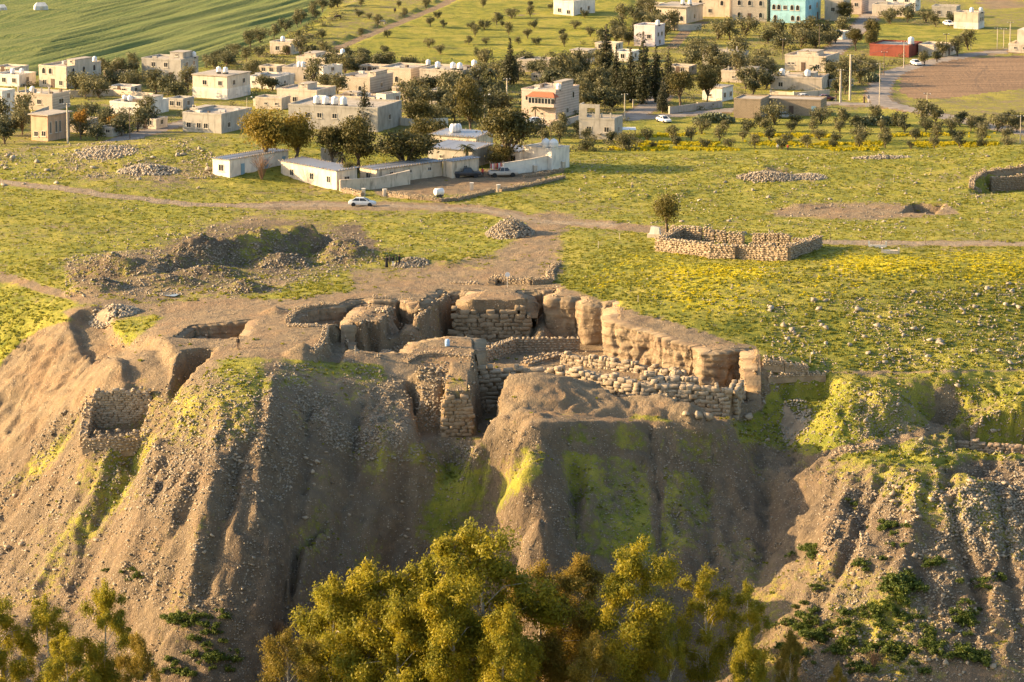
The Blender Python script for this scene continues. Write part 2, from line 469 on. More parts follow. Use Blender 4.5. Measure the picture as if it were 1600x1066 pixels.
# square stone chamber on the left slope
carve([(-56.5, 496.2), (-49.2, 496.0), (-48.4, 502.6), (-55.6, 503.0)], floor=-9.9, soft=0.6, warp=0.4)
# shallow round trench with a stone kerb, and the ramp before it
carve(PP(-0.2, (456,507),(459,497),(472,487),(492,482),(532,480),(548,472),(571,470),(562,480),(541,501),(541,511),(505,511)), floor=-1.9, soft=0.5)
carve(PP(-0.2, (486,510),(500,490),(532,484),(541,501),(541,511)), floor=-3.4, soft=0.5)
carve(PP(-0.4, (513,517),(543,513),(546,540),(526,554),(500,554),(509,540)), floor=-2.2, soft=0.7)
# main excavation
carve([(-1.5, 512.5), (0.2, 502), (3.5, 501.5), (9.5, 502.5), (11, 507), (6, 512.5)], floor=lambda x, y: -3.6 - .25 * (y - 502), soft=2.4, rough=.5, mark=.3)
MAIN = PP(-0.2, (541,500),(572,471),(630,471),(655,478),(690,455),(752,457),(725,474),(828,473),(812,459),(873,458),(863,471),(911,472),(917,478),(963,479),(961,500),(1010,508),(1060,519),(1097,524)) \
     + PP(-1.4, (1102,546),(1175,542)) + PP(-4.5, (1180,600)) + PP(-7.5, (1165,640),(1135,656),(1040,650)) + PP(-4, (965,612)) + PP(-3, (925,588)) + PP(-3.2, (860,576),(770,573)) \
     + PP(-1.2, (748,549),(745,536),(700,534),(650,540),(635,549),(570,553)) + PP(-0.6, (546,545))
def main_floor(x, y): return -5.7 - 1.3 * sstep(12, 30, x) * sstep(520, 508, y)
carve(MAIN, floor=main_floor, soft=0.35, warp=0.8)
carve(PP(-4.4, (960,578),(1075,584),(1060,596),(960,592)), floor=-7.2, soft=0.5)
carve(PP(-0.3, (541,503),(567,505),(604,475),(581,471)), floor=-0.35, up=True, soft=0.4, warp=.5)
carve(PP(-0.4, (571,500),(596,502),(620,477),(601,474)), floor=-0.5, up=True, soft=0.4, warp=.5)
carve(PP(-3.0, (600,510),(656,505),(656,485),(622,480)), floor=-3.1, up=True, soft=1.2, rough=.9)
carve(PP(-0.4, (641,495),(657,495),(706,463),(692,461)), floor=lambda x, y: np.interp(y, [527, 534, 546], [-1.8, -0.7, -0.2]) + 0 * x, up=True, soft=0.4, warp=.5)
carve(PP(-3.2, (566,521),(656,519),(656,530),(568,531)), floor=-3.2, up=True, soft=0.4, warp=.4)
carve(PP(-2.2, (630,508),(656,500),(656,518),(626,519)), floor=-2.2, up=True, soft=1.0, warp=.8, rough=.7)
# recess floor between the brick faces is higher, a slump of rubble
carve(PP(-2.5, (830,490),(870,480),(862,500),(832,512)), floor=lambda x, y: np.interp(y, [536, 552], [-5.0, -2.4]) + 0 * x, up=True, soft=2.0, rough=.6)
# deep trench with the brick pier
carve([(-13.6, 502.6), (-12.6, 494), (-12.2, 487.6), (-8, 487.0), (-3.6, 488.4), (-1.8, 496), (-0.6, 505), (0.2, 511.2), (-4.3, 511.2), (-4.9, 504.0)], floor=-9.6, soft=0.8, rough=.4)
carve([(-12.6, 498.5), (-9, 498), (-8.4, 504), (-13.2, 504)], floor=lambda x, y: np.interp(y, [495, 503.5], [-9.0, -2.0]) + 0 * x, up=True, soft=1.2, rough=.9)
carve([(-9.2, 495.6), (-5.2, 496.0), (-4.9, 504.5), (-8.6, 504.5)], floor=lambda x, y: np.interp(y, [495.5, 499, 504], [-3.9, -3.0, -1.4]) + 0 * x, up=True, soft=0.4, warp=.3, rough=.4)
carve([P(940,600,-5.0), P(1008,640,-7.0), P(1060,657,-7.4), P(1138,664,-7.8), P(1160,650,-7.6), (30.5, 503.5), (17, 504), (10, 508)], floor=lambda x, y: np.interp(x, [10, 16, 20, 30], [-5.2, -6.7, -7.5, -8.1]), soft=.7, warp=.5)
carve(PP(-5.6, (806,668),(832,648),(870,636),(930,632)) + PP(-6.4, (1000,644),(1005,658)) + PP(-6.2, (930,664),(860,672)), floor=lambda x, y: np.interp(x, [0, 6, 16], [-5.3, -5.5, -6.6]), up=True, soft=2.2, rough=.5, mark=.3)
# right: cut bank and the niche at the plateau's right edge, small pit in the meadow
carve(PP(-4.2, (1215,588),(1290,588),(1300,592),(1260,620),(1212,628)), floor=-7.2, soft=1.2)
carve(PP(0.6, (1527,300),(1530,283),(1545,272),(1610,268),(1660,268),(1660,300)), floor=-2.2, soft=0.6)
carve(PP(0.4, (1412,331),(1428,316),(1474,317),(1458,333)), floor=-1.2, soft=0.6)
carve(PP(-10.4, (1487,690),(1660,690),(1660,716),(1490,708)), floor=-11.6, soft=0.6)
# erosion crack on the shaded slope
crack = PP(-19, (505,840)) + PP(-21, (463,882),(452,905)) + PP(-24, (446,935),(432,965)) + PP(-26.5, (428,1000),(395,1040))
dcr = line_d(XX, YY, crack)
Z -= np.where(near, 3.4 * np.clip(1 - (dcr + 0.9 * fbm(XX / 1.6, YY / 1.6, 3, 5)) / 1.0, 0, 1), 0)

# tilled and planted far land
pl_poly = [P(*q, VAL) for q in ((1405,142),(1410,116),(1440,99),(1500,91),(1680,82),(1680,128),(1560,143),(1480,152),(1425,152))]
wh_poly = [P(*q, VAL) for q in ((-90,120),(130,118),(235,112),(330,104),(420,70),(500,30),(560,-70),(-90,-70))]
d_pl = poly_sd(XX, YY, pl_poly); d_wh = poly_sd(XX, YY, wh_poly)
farz = YY > 790
rowc = (XX * 0.957 - YY * 0.29)
Z += np.where(farz, 1.1 * sstep(0, 3, d_wh) * (vnoise(rowc / 1.9 + 2.0 * fbm(XX / 30, YY / 80, 2, 4), YY / 90 + XX / 300, 3) - .5), 0)
Z += np.where(farz, 0.25 * sstep(0, 3, d_pl) * fbm(XX / 1.5, YY / 3, 3, 4), 0)
orch = poly_sd(XX, YY, [P(*q, VAL) for q in ((440,72),(560,-10),(1000,-30),(1000,60),(900,100),(560,104))])
Z += np.where(farz, sstep(0, 4, orch) * .9 * ((YY / 15.0 + .12 * fbm(XX / 20, YY / 20, 2, 3)) % 1.0), 0)
roads = [
 [P(*q, VAL) for q in ((1690,225),(1640,214),(1585,206),(1530,194),(1450,176),(1385,164),(1371,150),(1378,128),(1400,112),(1450,98),(1520,85),(1600,77),(1680,71))],
 [P(*q, VAL) for q in ((1400,165),(1300,161),(1150,171),(1060,180),(985,186),(930,190))],
 [P(*q, VAL) for q in ((985,184),(1012,168),(1032,152),(1040,130))],
 [P(*q, VAL) for q in ((1298,84),(1325,60),(1350,38),(1366,15),(1372,-20))],
 [P(*q, VAL) for q in ((180,222),(215,211),(255,200),(300,190),(340,170))],
]
tracks_far = [[P(*q, VAL) for q in ((505,86),(560,62),(620,38),(690,9),(730,-15))], [P(*q, VAL) for q in ((1050,75),(1075,45),(1100,35))], [P(*q, VAL) for q in ((1545,-10),(1570,8),(1620,30))], [P(*q, VAL) for q in ((880,22),(830,24),(800,26))]]
d_road = np.full_like(Z, 1e9); d_tf = np.full_like(Z, 1e9)
for r in roads: d_road = np.minimum(d_road, line_d(XX, YY, r))
for r in tracks_far: d_tf = np.minimum(d_tf, line_d(XX, YY, r))
d_road += 0.8 * fbm(XX / 3, YY / 3, 2, 6)
flat = farz * (1 - sstep(2.6, 5.0, np.minimum(d_road, d_tf + 1)))
Z = Z * (1 - flat) + (VAL + 0.05) * flat

# push the steep faces about so cuts look dug, not ruled
gz_y, gz_x = np.gradient(Z, GY, GX)
steep = sstep(0.7, 2.2, np.hypot(gz_x, gz_y)) * near
XD = XX + steep * (0.7 * fbm(Z / 1.1 + 7, YY / 1.4, 3, 61) + 0.25 * fbm(Z / .35, YY / .5, 2, 62))
YD = YY + steep * (0.7 * fbm(XX / 1.4, Z / 1.1 + 3, 3, 63) + 0.25 * fbm(XX / .5, Z / .35, 2, 64))

# ---------------------------------------------------------------- height lookup and ray casting onto the ground
def H(x, y):
    x = np.asarray(x, float); y = np.asarray(y, float)
    i = np.clip(np.searchsorted(GX, x) - 1, 0, NX - 2); j = np.clip(np.searchsorted(GY, y) - 1, 0, NY - 2)
    fu = np.clip((x - GX[i]) / (GX[i + 1] - GX[i]), 0, 1); fv = np.clip((y - GY[j]) / (GY[j + 1] - GY[j]), 0, 1)
    return (Z[j, i] * (1 - fu) + Z[j, i + 1] * fu) * (1 - fv) + (Z[j + 1, i] * (1 - fu) + Z[j + 1, i + 1] * fu) * fv

_S = np.concatenate([np.arange(436, 740, 0.4), np.arange(740, 1260, 1.5)])
def G_many(pts, ymin=0):
    pts = np.asarray(pts, float); out = np.empty((len(pts), 3))
    S = _S[_S >= ymin]
    for s in range(0, len(pts), 1500):
        q = pts[s:s + 1500]
        a, by = (q[:, 0] - CX) / FPX, -(q[:, 1] - CY) / FPX
        dy, dz = CP + by * SP, -SP + by * CP
        rx, rz = a / dy, dz / dy
        zz = CAMZ + rz[:, None] * S[None]
        hit = zz < H(rx[:, None] * S[None], np.broadcast_to(S[None], zz.shape))
        k = np.where(hit.any(1), hit.argmax(1), len(S) - 1); k = np.maximum(k, 1)
        lo, hi = S[k - 1], S[k]
        for _ in range(8):
            m = (lo + hi) / 2
            b = CAMZ + rz * m < H(rx * m, m)
            hi = np.where(b, m, hi); lo = np.where(b, lo, m)
        out[s:s + 1500] = np.c_[rx * hi, hi, H(rx * hi, hi)]
    return out

def G(px, py, ymin=0):
    r = G_many([(px, py)], ymin)[0]
    return (float(r[0]), float(r[1]), float(r[2]))

def px_per_m(Y, z=0.0): return FPX / (Y * CP + (CAMZ - z) * SP)

# ---------------------------------------------------------------- what grows or lies where (masks for the ground material)
U, V, _d = project(XX, YY, np.maximum(Z, -40))
LIPZ = (Z < -8).astype(float)
U = U + 14 * fbm(XX / 2.5, YY / 5, 3, 101); V = V + 4 * fbm(XX / 2.5, YY / 5, 3, 111)
grass = np.where(near, 0.74, 0.62); flower = np.zeros_like(Z); dark = np.zeros_like(Z); pale = np.zeros_like(Z)

def paint(A, poly, val, soft=8.0, zone=near):
    poly = np.array(poly, float)
    m = zone & (U > poly[:, 0].min() - soft) & (U < poly[:, 0].max() + soft) & (V > poly[:, 1].min() - soft) & (V < poly[:, 1].max() + soft)
    sd = poly_sd(U[m], V[m], poly)
    t = np.clip(sd / soft + 0.5, 0, 1)
    A[m] = A[m] * (1 - t) + val * t

def stroke(A, pts, val, w, soft=4.0, zone=near, asp=2.6):
    m = zone & (V > min(p[1] for p in pts) - 40) & (V < max(p[1] for p in pts) + 40)
    d = line_d(U[m], V[m] * asp, [(a, b * asp) for a, b in pts])
    t = np.clip((w - d) / soft + 0.5, 0, 1)
    A[m] = A[m] * (1 - t) + val * t

# grassy plateau, drier and brighter on the left
paint(grass, [(-80,330),(420,330),(760,340),(820,420),(600,440),(300,420),(-80,420)], 0.70, 20)
paint(grass, [(-80,235),(400,200),(330,290),(0,280)], 0.62, 20)
paint(grass, [(400,360),(560,345),(780,350),(740,390),(560,385)], 0.92, 14)
paint(grass, [(880,365),(1020,365),(1020,400),(1230,412),(1340,395),(1700,390),(1700,585),(1200,575),(1000,480),(870,440)], 0.86, 12)
paint(flower, [(1000,395),(1230,408),(1340,392),(1700,388),(1700,450),(1500,450),(1300,470),(1150,500),(1000,478),(900,440),(960,405)], 0.46, 30)
paint(flower, [(1250,400),(1700,395),(1700,425),(1300,428)], 0.74, 14)
paint(flower, [(1050,415),(1200,420),(1180,435),(1060,430)], 0.62, 12)
paint(grass, [(1000,250),(1300,240),(1640,235),(1640,345),(1300,350),(1080,345),(900,300),(890,255)], 0.84, 16)
# front slope: bare with patches
paint(grass, [(-80,600),(110,600),(200,600),(430,560),(640,680),(840,650),(1000,655),(1140,660),(1180,640),(1300,600),(1340,700),(1700,720),(1700,1200),(-80,1200)], 0.22, 14)
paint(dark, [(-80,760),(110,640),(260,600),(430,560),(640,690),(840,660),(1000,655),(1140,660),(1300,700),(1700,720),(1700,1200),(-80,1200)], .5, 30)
paint(grass, [(280,620),(340,560),(420,590),(400,680),(300,720),(250,700)], 0.62, 26)
paint(grass, [(870,670),(1000,665),(1130,672),(1130,760),(1080,860),(960,880),(880,860)], 0.60, 26)
paint(grass, [(690,730),(780,720),(750,800),(690,850),(650,830)], 0.58, 24)
paint(grass, [(500,690),(640,690),(680,720),(560,740)], 0.44, 24)
paint(grass, [(820,690),(860,690),(850,740),(780,800),(770,790)], 0.72, 12)
paint(grass, [(1150,640),(1290,590),(1420,585),(1660,600),(1700,700),(1480,730),(1340,720),(1260,705),(1160,690)], 0.80, 14)
paint(grass, [(-80,440),(60,455),(115,490),(80,540),(0,610),(-80,640)], 0.88, 14)
paint(grass, [(-80,720),(30,690),(80,650),(130,640),(110,700),(40,760),(-80,790)], 0.50, 14)
paint(grass, [(160,690),(260,690),(270,740),(200,800),(160,800)], 0.46, 24)
paint(grass, [(430,570),(640,600),(640,690),(500,690),(430,650)], 0.34, 20)
# bare earth of the dig and its surroundings
paint(grass, [(100,488),(170,470),(260,462),(440,470),(600,450),(760,435),(860,440),(900,455),(960,478),(1100,520),(1180,540),(1215,590),(1190,640),(1130,665),(900,660),(830,690),(640,690),(600,570),(440,560),(340,560),(300,600),(240,610),(195,600),(150,530)], 0.06, 8)
paint(grass, [(200,540),(260,495),(240,490),(170,505)], 0.66, 9)
paint(grass, [(130,475),(360,455),(300,470),(180,482)], 0.5, 8)
paint(grass, [(100,410),(170,395),(240,388),(330,355),(400,340),(560,348),(605,405),(480,432),(420,460),(120,470)], 0.30, 14)
paint(grass, [(540,420),(700,410),(880,372),(880,440),(640,452),(560,460)], 0.34, 16)
paint(grass, [(50,520),(110,500),(150,525),(200,565),(200,600),(120,650),(0,760),(-60,760),(-60,640)], 0.02, 8)
paint(grass, [(345,570),(400,560),(420,600),(390,640),(330,640)], 0.72, 14)
paint(grass, [(990,645),(1060,655),(1050,662),(980,655)], 0.7, 6)
paint(grass, [(1190,335),(1250,318),(1480,318),(1500,335),(1340,345)], 0.2, 8)
paint(grass, [(1155,275),(1200,262),(1290,275),(1270,288)], 0.4, 8)
paint(grass, [(560,280),(800,262),(880,268),(780,300),(600,308)], 0.06, 6)          # yard before the long building
stroke(grass, [(-60,279),(0,284),(90,294),(180,306),(300,320),(420,321),(560,318),(620,322)], -.5, 8, 4)
stroke(grass, [(420,321),(560,322),(680,323),(760,328),(840,346),(960,352),(1030,360)], 0.05, 15, 10)
stroke(grass, [(860,345),(830,380),(800,420),(760,445),(640,455)], 0.08, 32, 22)
stroke(grass, [(1280,378),(1400,380),(1660,382)], 0.06, 10, 5)
stroke(grass, [(0,430),(70,452),(120,465),(200,478),(320,492),(440,495)], 0.05, 12, 6)
stroke(pale, [(-60,279),(0,284),(90,294),(180,306),(300,320),(420,321),(560,320),(620,322),(760,328),(840,346),(960,352)], .9, 7, 6)
stroke(pale, [(1280,378),(1400,380),(1660,382)], .8, 8, 5)
stroke(grass, [(1200,581),(1400,582),(1660,578)], 0.45, 5, 4)
stroke(grass, [(1270,720),(1320,700),(1400,688),(1460,670),(1480,645),(1475,610)], 0.0, 12, 6)
stroke(grass, [(1025,665),(1022,700),(1027,760),(1030,900)], 0.12, 7, 5)
stroke(grass, [(1040,670),(1045,700)], 0.12, 4, 4)
stroke(grass, [(870,695),(960,705),(1080,730),(1200,770),(1330,830),(1480,900),(1560,960)], 0.08, 16, 10)
dark_polys = [([(205,398),(330,352),(560,345),(610,400),(520,436),(300,444)], .85), ([(130,405),(180,398),(220,415),(210,445),(130,450),(95,430)], .95), ([(260,425),(330,412),(380,425),(420,440),(420,458),(340,455),(260,445)], .9), ([(340,445),(420,445),(440,460),(380,465)], .8), ([(265,460),(170,470),(180,482),(260,475)], .4)]
for pp, v in dark_polys: paint(dark, pp, v, 10)
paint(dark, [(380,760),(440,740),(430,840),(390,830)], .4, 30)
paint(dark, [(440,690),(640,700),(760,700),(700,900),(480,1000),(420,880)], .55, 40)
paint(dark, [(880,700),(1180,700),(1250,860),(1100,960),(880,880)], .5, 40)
paint(pale, [(215,390),(330,378),(560,365),(590,405),(500,430),(300,430),(230,425)], .25, 16)
paint(pale, [(1340,600),(1420,600),(1420,680),(1360,690)], .5, 16)
paint(pale, [(420,560),(640,560),(640,690),(430,660)], .35, 24)
# far land
farm = farz
def PF(*pts): return [(a, b) for a, b in pts]
paint(grass, PF((-90,-60),(560,-60),(500,40),(420,75),(330,108),(-90,125)), 0.9, 8, farm)
paint(grass, PF((540,75),(700,5),(980,-20),(1010,40),(900,90),(760,100),(600,100)), 0.86, 10, farm)
paint(flower, PF((690,105),(800,60),(900,30),(960,50),(880,90),(800,105)), 0.36, 16, farm)
paint(grass, PF((890,245),(880,215),(1000,190),(1150,180),(1420,175),(1540,195),(1580,240)), 0.95, 8, farm)
for yy in (211, 224, 232):
    stroke(flower, [(960, yy + 3), (1100, yy), (1300, yy - 2), (1450, yy + 2)], 0.6 if yy > 220 else .4, 5, 8, farm)
paint(grass, PF((1320,60),(1360,35),(1480,45),(1600,60),(1500,80),(1390,80)), 1.0, 8, farm)
paint(grass, PF((1400,150),(1560,140),(1660,130),(1660,230),(1560,195),(1480,170)), 0.55, 10, farm)
sl = near & (V > 590)
strk = vnoise((TH + rw) / 2.6, RAD / 15, 141) * .6 + vnoise((TH + rw) / 7, RAD / 30, 142) * .4 - .5
grass = np.where(sl, grass + .8 * strk, grass); dark = np.where(sl & (LIPZ > 0), np.clip(dark - .9 * strk, 0, 1), dark)
lit_bands = np.sin((YY / 15.0 + .12 * fbm(XX / 20, YY / 20, 2, 3)) * 2 * PI)
flower = np.where(farz & (orch > 0), np.maximum(flower, .34 * np.clip(lit_bands, 0, 1)), flower)  # yellow stripes paint the sunlit bands between the orchard rows' long shadows
grass = np.where(farm & (np.minimum(d_road - 3.2, d_tf - 1.6) < 0), 0.0, grass)
drift = fbm(XX / 11, YY / 18, 3, 151)
grass = np.where(near, grass + .55 * drift, grass)
flower = np.where(near, flower * np.clip(.95 + 1.5 * fbm(XX / 9, YY / 16, 3, 152), 0.4, 1.25), flower)
LIPM = (Z < -8.2) & near & (V > 590)
# ---------------------------------------------------------------- ground materials
def ground_material():
    m = NT('ground_earth_grass')
    p = m.pos()
    at = m.attr('cover')
    sep = m.n('ShaderNodeSeparateColor'); m.t.links.new(at.outputs['Color'], sep.inputs[0])
    g, f, d = sep.outputs[0], sep.outputs[1], sep.outputs[2]
    pl = at.outputs['Alpha']
    n1 = m.noise(p, 0.16, 4); n2 = m.noise(p, 1.1, 4, .65); n3 = m.noise(p, 4.5, 3, .6); n4 = m.noise(p, .45, 3)
    dirt = m.mix(m.ss(n4, .3, .7), (.262, .190, .110), (.182, .136, .085))
    dirt = m.mix(m.ss(n1, .42, .68), dirt, (.25, .165, .092))
    dirt = m.mix(m.math('MULTIPLY', m.ss(n3, .5, .8), .6), dirt, (.140, .106, .070))
    dirt = m.mix(m.math('MULTIPLY', pl, m.ss(n2, .3, .6)), dirt, (.29, .235, .165))
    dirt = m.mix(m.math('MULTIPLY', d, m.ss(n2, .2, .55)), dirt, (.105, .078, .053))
    peb = m.voro(p, 3.4)
    pebcol = m.voro(p, 3.4, out='Color')
    sepp = m.n('ShaderNodeSeparateColor'); m.t.links.new(pebcol, sepp.inputs[0])
    pebm = m.math('MULTIPLY', m.ss(peb, .26, .16), m.math('GREATER_THAN', sepp.outputs[0], .72))
    dirt = m.mix(m.math('MULTIPLY', pebm, .75), dirt, (.52, .43, .32))
    gm = m.math('ADD', g, m.math('ADD', m.math('MULTIPLY', m.math('SUBTRACT', n2, .5), 1.3), m.math('MULTIPLY', m.math('SUBTRACT', n1, .5), 1.0)))
    gm = m.ss(gm, .30, .72)
    gc = m.mix(m.ss(n4, .36, .64), (.150, .163, .024), (.262, .240, .032))
    gc = m.mix(m.ss(n1, .45, .70), gc, (.32, .27, .052))
    gc = m.mix(m.math('MULTIPLY', m.ss(n3, .52, .75), .7), gc, (.110, .122, .018))
    gc = m.mix(m.math('MULTIPLY', m.ss(n2, .55, .8), .5), gc, (.28, .23, .065))
    fm = m.math('ADD', f, m.math('ADD', m.math('MULTIPLY', m.math('SUBTRACT', n2, .5), 1.7), m.math('MULTIPLY', m.math('SUBTRACT', n3, .5), 1.0)))
    fm = m.math('MULTIPLY', m.ss(fm, .42, .78), m.ss(f, .02, .2))
    gc = m.mix(m.math('MULTIPLY', fm, .85), gc, (.50, .41, .014))
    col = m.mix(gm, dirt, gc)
    hb = m.math('ADD', m.math('MULTIPLY', n2, .7), m.math('ADD', m.math('MULTIPLY', n3, .45), m.math('MULTIPLY', m.noise(p, 14, 2), .12)))
    m.bump(hb, .95, .6)
    return m.done(col, .95)

def field_material(name, a, b, c, ang, sc):
    m = NT(name); p = m.pos()
    q = m.rot(p, (1, 1, 1), (0, 0, ang))
    wv = m.wave(q, sc, 3.0, 3, .3)
    n = m.noise(m.scale(q, (1, .035, 1)), .55, 4); n2 = m.noise(p, .05, 3); n3 = m.noise(p, 1.4, 3)
    col = m.mix(m.ss(n, .42, .58), a, b)
    n5 = m.noise(m.scale(q, (1, .03, 1)), 1.3, 3)
    col = m.mix(m.math('MULTIPLY', m.ss(n5, .54, .68), .75), col, c)
    col = m.mix(m.math('MULTIPLY', m.ss(n2, .45, .62), .5), col, b)
    col = m.mix(m.math('MULTIPLY', m.ss(n3, .5, .75), .4), col, c)
    m.bump(m.math('ADD', n, n3), .7, .35)
    return m.done(col, .95)

def road_material():
    m = NT('worn_asphalt'); p = m.pos()
    n = m.noise(p, .4, 4); n2 = m.noise(p, 3, 3)
    col = m.mix(m.ss(n, .35, .65), (.20, .17, .14), (.30, .25, .20))
    col = m.mix(m.math('MULTIPLY', m.ss(n2, .5, .7), .5), col, (.16, .14, .12))
    m.bump(n2, .3, .05)
    return m.done(col, .9)

M_GROUND = ground_material()
M_WHEAT = field_material('young_wheat', (.100, .128, .028), (.168, .178, .044), (.055, .072, .020), math.radians(17), .32)
M_PLOUGH = field_material('ploughed_soil', (.26, .165, .092), (.20, .125, .070), (.12, .078, .045), math.radians(84), .5)
M_ROAD = road_material()

def build_ground():
    vidx = np.arange(NX * NY).reshape(NY, NX)
    quads = np.stack([vidx[:-1, :-1], vidx[:-1, 1:], vidx[1:, 1:], vidx[1:, :-1]], -1).reshape(-1, 4)
    def fc(A): return (A[:-1, :-1] + A[:-1, 1:] + A[1:, 1:] + A[1:, :-1]).ravel() / 4
    ids = np.zeros(len(quads), int)
    n_, f_ = fc(near.astype(float)) > .9, fc(farz.astype(float)) > .9
    tr = (line_d(fc(U), fc(V) * 2.6, [(a, b * 2.6) for a, b in [(-60,279),(0,284),(90,294),(180,306),(300,320),(420,321),(560,318),(620,322),(760,328),(840,346),(960,352),(1030,360)]]) < 8) | \
         (line_d(fc(U), fc(V) * 2.6, [(a, b * 2.6) for a, b in [(1280,378),(1400,380),(1660,382)]]) < 10)
    ids[n_ & (fc(PIT) > .5)] = 2
    ids[n_ & (fc(LIPM.astype(float)) > .5) & (ids == 0)] = 1
    ids[n_ & tr & (ids == 0) & (fc(YY) > 560)] = 3
    ids[f_ & (fc(d_tf) < 1.8)] = 3
    ids[f_ & (fc(d_wh) > 0)] = 5
    ids[f_ & (fc(d_pl) > 0)] = 6
    ids[f_ & (fc(d_road) < 2.6)] = 4
    Vt = np.stack([XD, YD, Z], -1).reshape(-1, 3)
    # smooth normals of the whole sheet, kept across the seams
    a = Vt[quads[:, 2]] - Vt[quads[:, 0]]; b = Vt[quads[:, 3]] - Vt[quads[:, 1]]
    fn = np.cross(a, b)
    vn = np.zeros_like(Vt)
    for k in range(4):
        for c in range(3): vn[:, c] += np.bincount(quads[:, k], fn[:, c], len(Vt))
    vn /= np.linalg.norm(vn, axis=1)[:, None] + 1e-12
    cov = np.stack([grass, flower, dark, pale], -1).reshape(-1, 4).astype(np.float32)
    for i, (nm, mat) in enumerate([('ground', M_GROUND), ('hillside', M_GROUND), ('excavation_ground', M_GROUND), ('dirt_track', M_GROUND), ('road', M_ROAD), ('wheat_field', M_WHEAT), ('ploughed_field', M_PLOUGH)]):
        q = quads[ids == i]
        used, inv = np.unique(q, return_inverse=True)
        me = mesh_np(nm, Vt[used], inv.reshape(-1, 4), mat, True)
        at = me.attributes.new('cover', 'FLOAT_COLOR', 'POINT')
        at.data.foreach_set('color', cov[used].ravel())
        me.normals_split_custom_set_from_vertices(vn[used])
        tag(put(nm, me), kind='structure')

build_ground()

# rough cut faces of the excavation, finer than the ground sheet can carry
def face_material():
    m = NT('cut_earth_face'); p = m.pos()
    n = m.noise(p, .7, 4); n2 = m.noise(p, 3.2, 4, .65); st = m.noise(m.scale(p, (.12, .12, 1.6)), 1.0, 4, .6)
    col = m.mix(m.ss(n, .35, .65), (.265, .19, .112), (.185, .135, .083))
    col = m.mix(m.math('MULTIPLY', m.ss(st, .45, .62), .65), col, (.30, .225, .14))
    col = m.mix(m.math('MULTIPLY', m.ss(st, .52, .38), .5), col, (.19, .125, .08))
    col = m.mix(m.math('MULTIPLY', m.ss(n2, .55, .75), .6), col, (.15, .115, .078))
    m.bump(n2, .8, .2)
    return m.done(col, .95)
M_FACE = face_material()
def cut_face(poly, i0, i1, floor, over=.25, batter=.5, amp=1.0, cell=.19, seed=0):
    pts = np.array([poly[i % len(poly)] for i in range(i0, i1 + 1)], float)
    seg = np.linalg.norm(np.diff(pts, axis=0), axis=1); cum = np.r_[0, np.cumsum(seg)]
    n = max(3, int(cum[-1] / cell)); s = np.linspace(0, cum[-1], n)
    x, y = np.interp(s, cum, pts[:, 0]), np.interp(s, cum, pts[:, 1])
    k = 5; pad = lambda v: np.convolve(np.pad(v, k, 'edge'), np.ones(2 * k + 1) / (2 * k + 1), 'valid')
    dx, dy = np.gradient(pad(x)), np.gradient(pad(y)); L = np.hypot(dx, dy) + 1e-9
    nx, ny = -dy / L, dx / L
    if np.mean(poly_sd(x + nx * .5, y + ny * .5, np.array(poly))) < np.mean(poly_sd(x - nx * .5, y - ny * .5, np.array(poly))): nx, ny = -nx, -ny
    top = np.maximum.reduce([H(x - nx * q, y - ny * q) for q in (.4, 1.0, 1.6)]) + .05
    fl = np.array([floor(a, b) if callable(floor) else floor for a, b in zip(x, y)]) - .5
    m = 2 + int(max(1, (top - fl).max()) / cell)
    t = np.linspace(0, 1, m)[:, None]
    zz = top + (fl - top) * t
    S = np.broadcast_to(s, zz.shape)
    off = over + batter * t + amp * (.7 * fbm(S / 2.6 + seed, zz / 9, 3, 71) + .55 * fbm(S / .7 + seed, zz / .7, 4, 72) - .38 * np.clip(1 - 3.6 * np.abs(2 * vnoise(S / 1.6 + .5 * fbm(S, zz, 2, 5) + seed, zz / 7, 73) - 1), 0, 1) + .22 * np.floor(zz / 1.1 + 1.5 * fbm(S / 4, zz / 4, 2, 74)) % 2 * .6)
    off = np.where(t == 0, -.9, off)
    X, Y = x + nx * off, y + ny * off
    V = np.stack([X, Y, zz - .12 * (t == 0)], -1).reshape(-1, 3)
    id_ = np.arange(m * n).reshape(m, n)
    F = np.stack([id_[:-1, :-1], id_[1:, :-1], id_[1:, 1:], id_[:-1, 1:]], -1).reshape(-1, 4)
    tag(put('earth_face', mesh_np('earth_face', V, F, M_FACE)), kind='structure')
    return V
FV = []
FV.append(cut_face(MAIN, 0, 6, lambda a, b: float(main_floor(a, b)), seed=1))
FV.append(cut_face(MAIN, 7, 13, lambda a, b: float(main_floor(a, b)), seed=3))
FV.append(cut_face(MAIN, 13, 20, lambda a, b: float(main_floor(a, b)), .3, .7, 1.3, seed=2))
FV.append(cut_face(MAIN, 27, len(MAIN), -5.6, .2, .4, .9, seed=4))
for k_, (pp_, fl_) in enumerate([(PP(-1.0, (268,533),(297,511),(398,508),(384,533)), -3.6), (PP(-0.2, (456,507),(459,497),(472,487),(492,482),(532,480),(548,472),(571,470),(562,480),(541,501),(541,511),(505,511)), -2.0)]):
    FV.append(cut_face(pp_, 0, len(pp_), fl_, .1, .3, .7, seed=6 + k_))
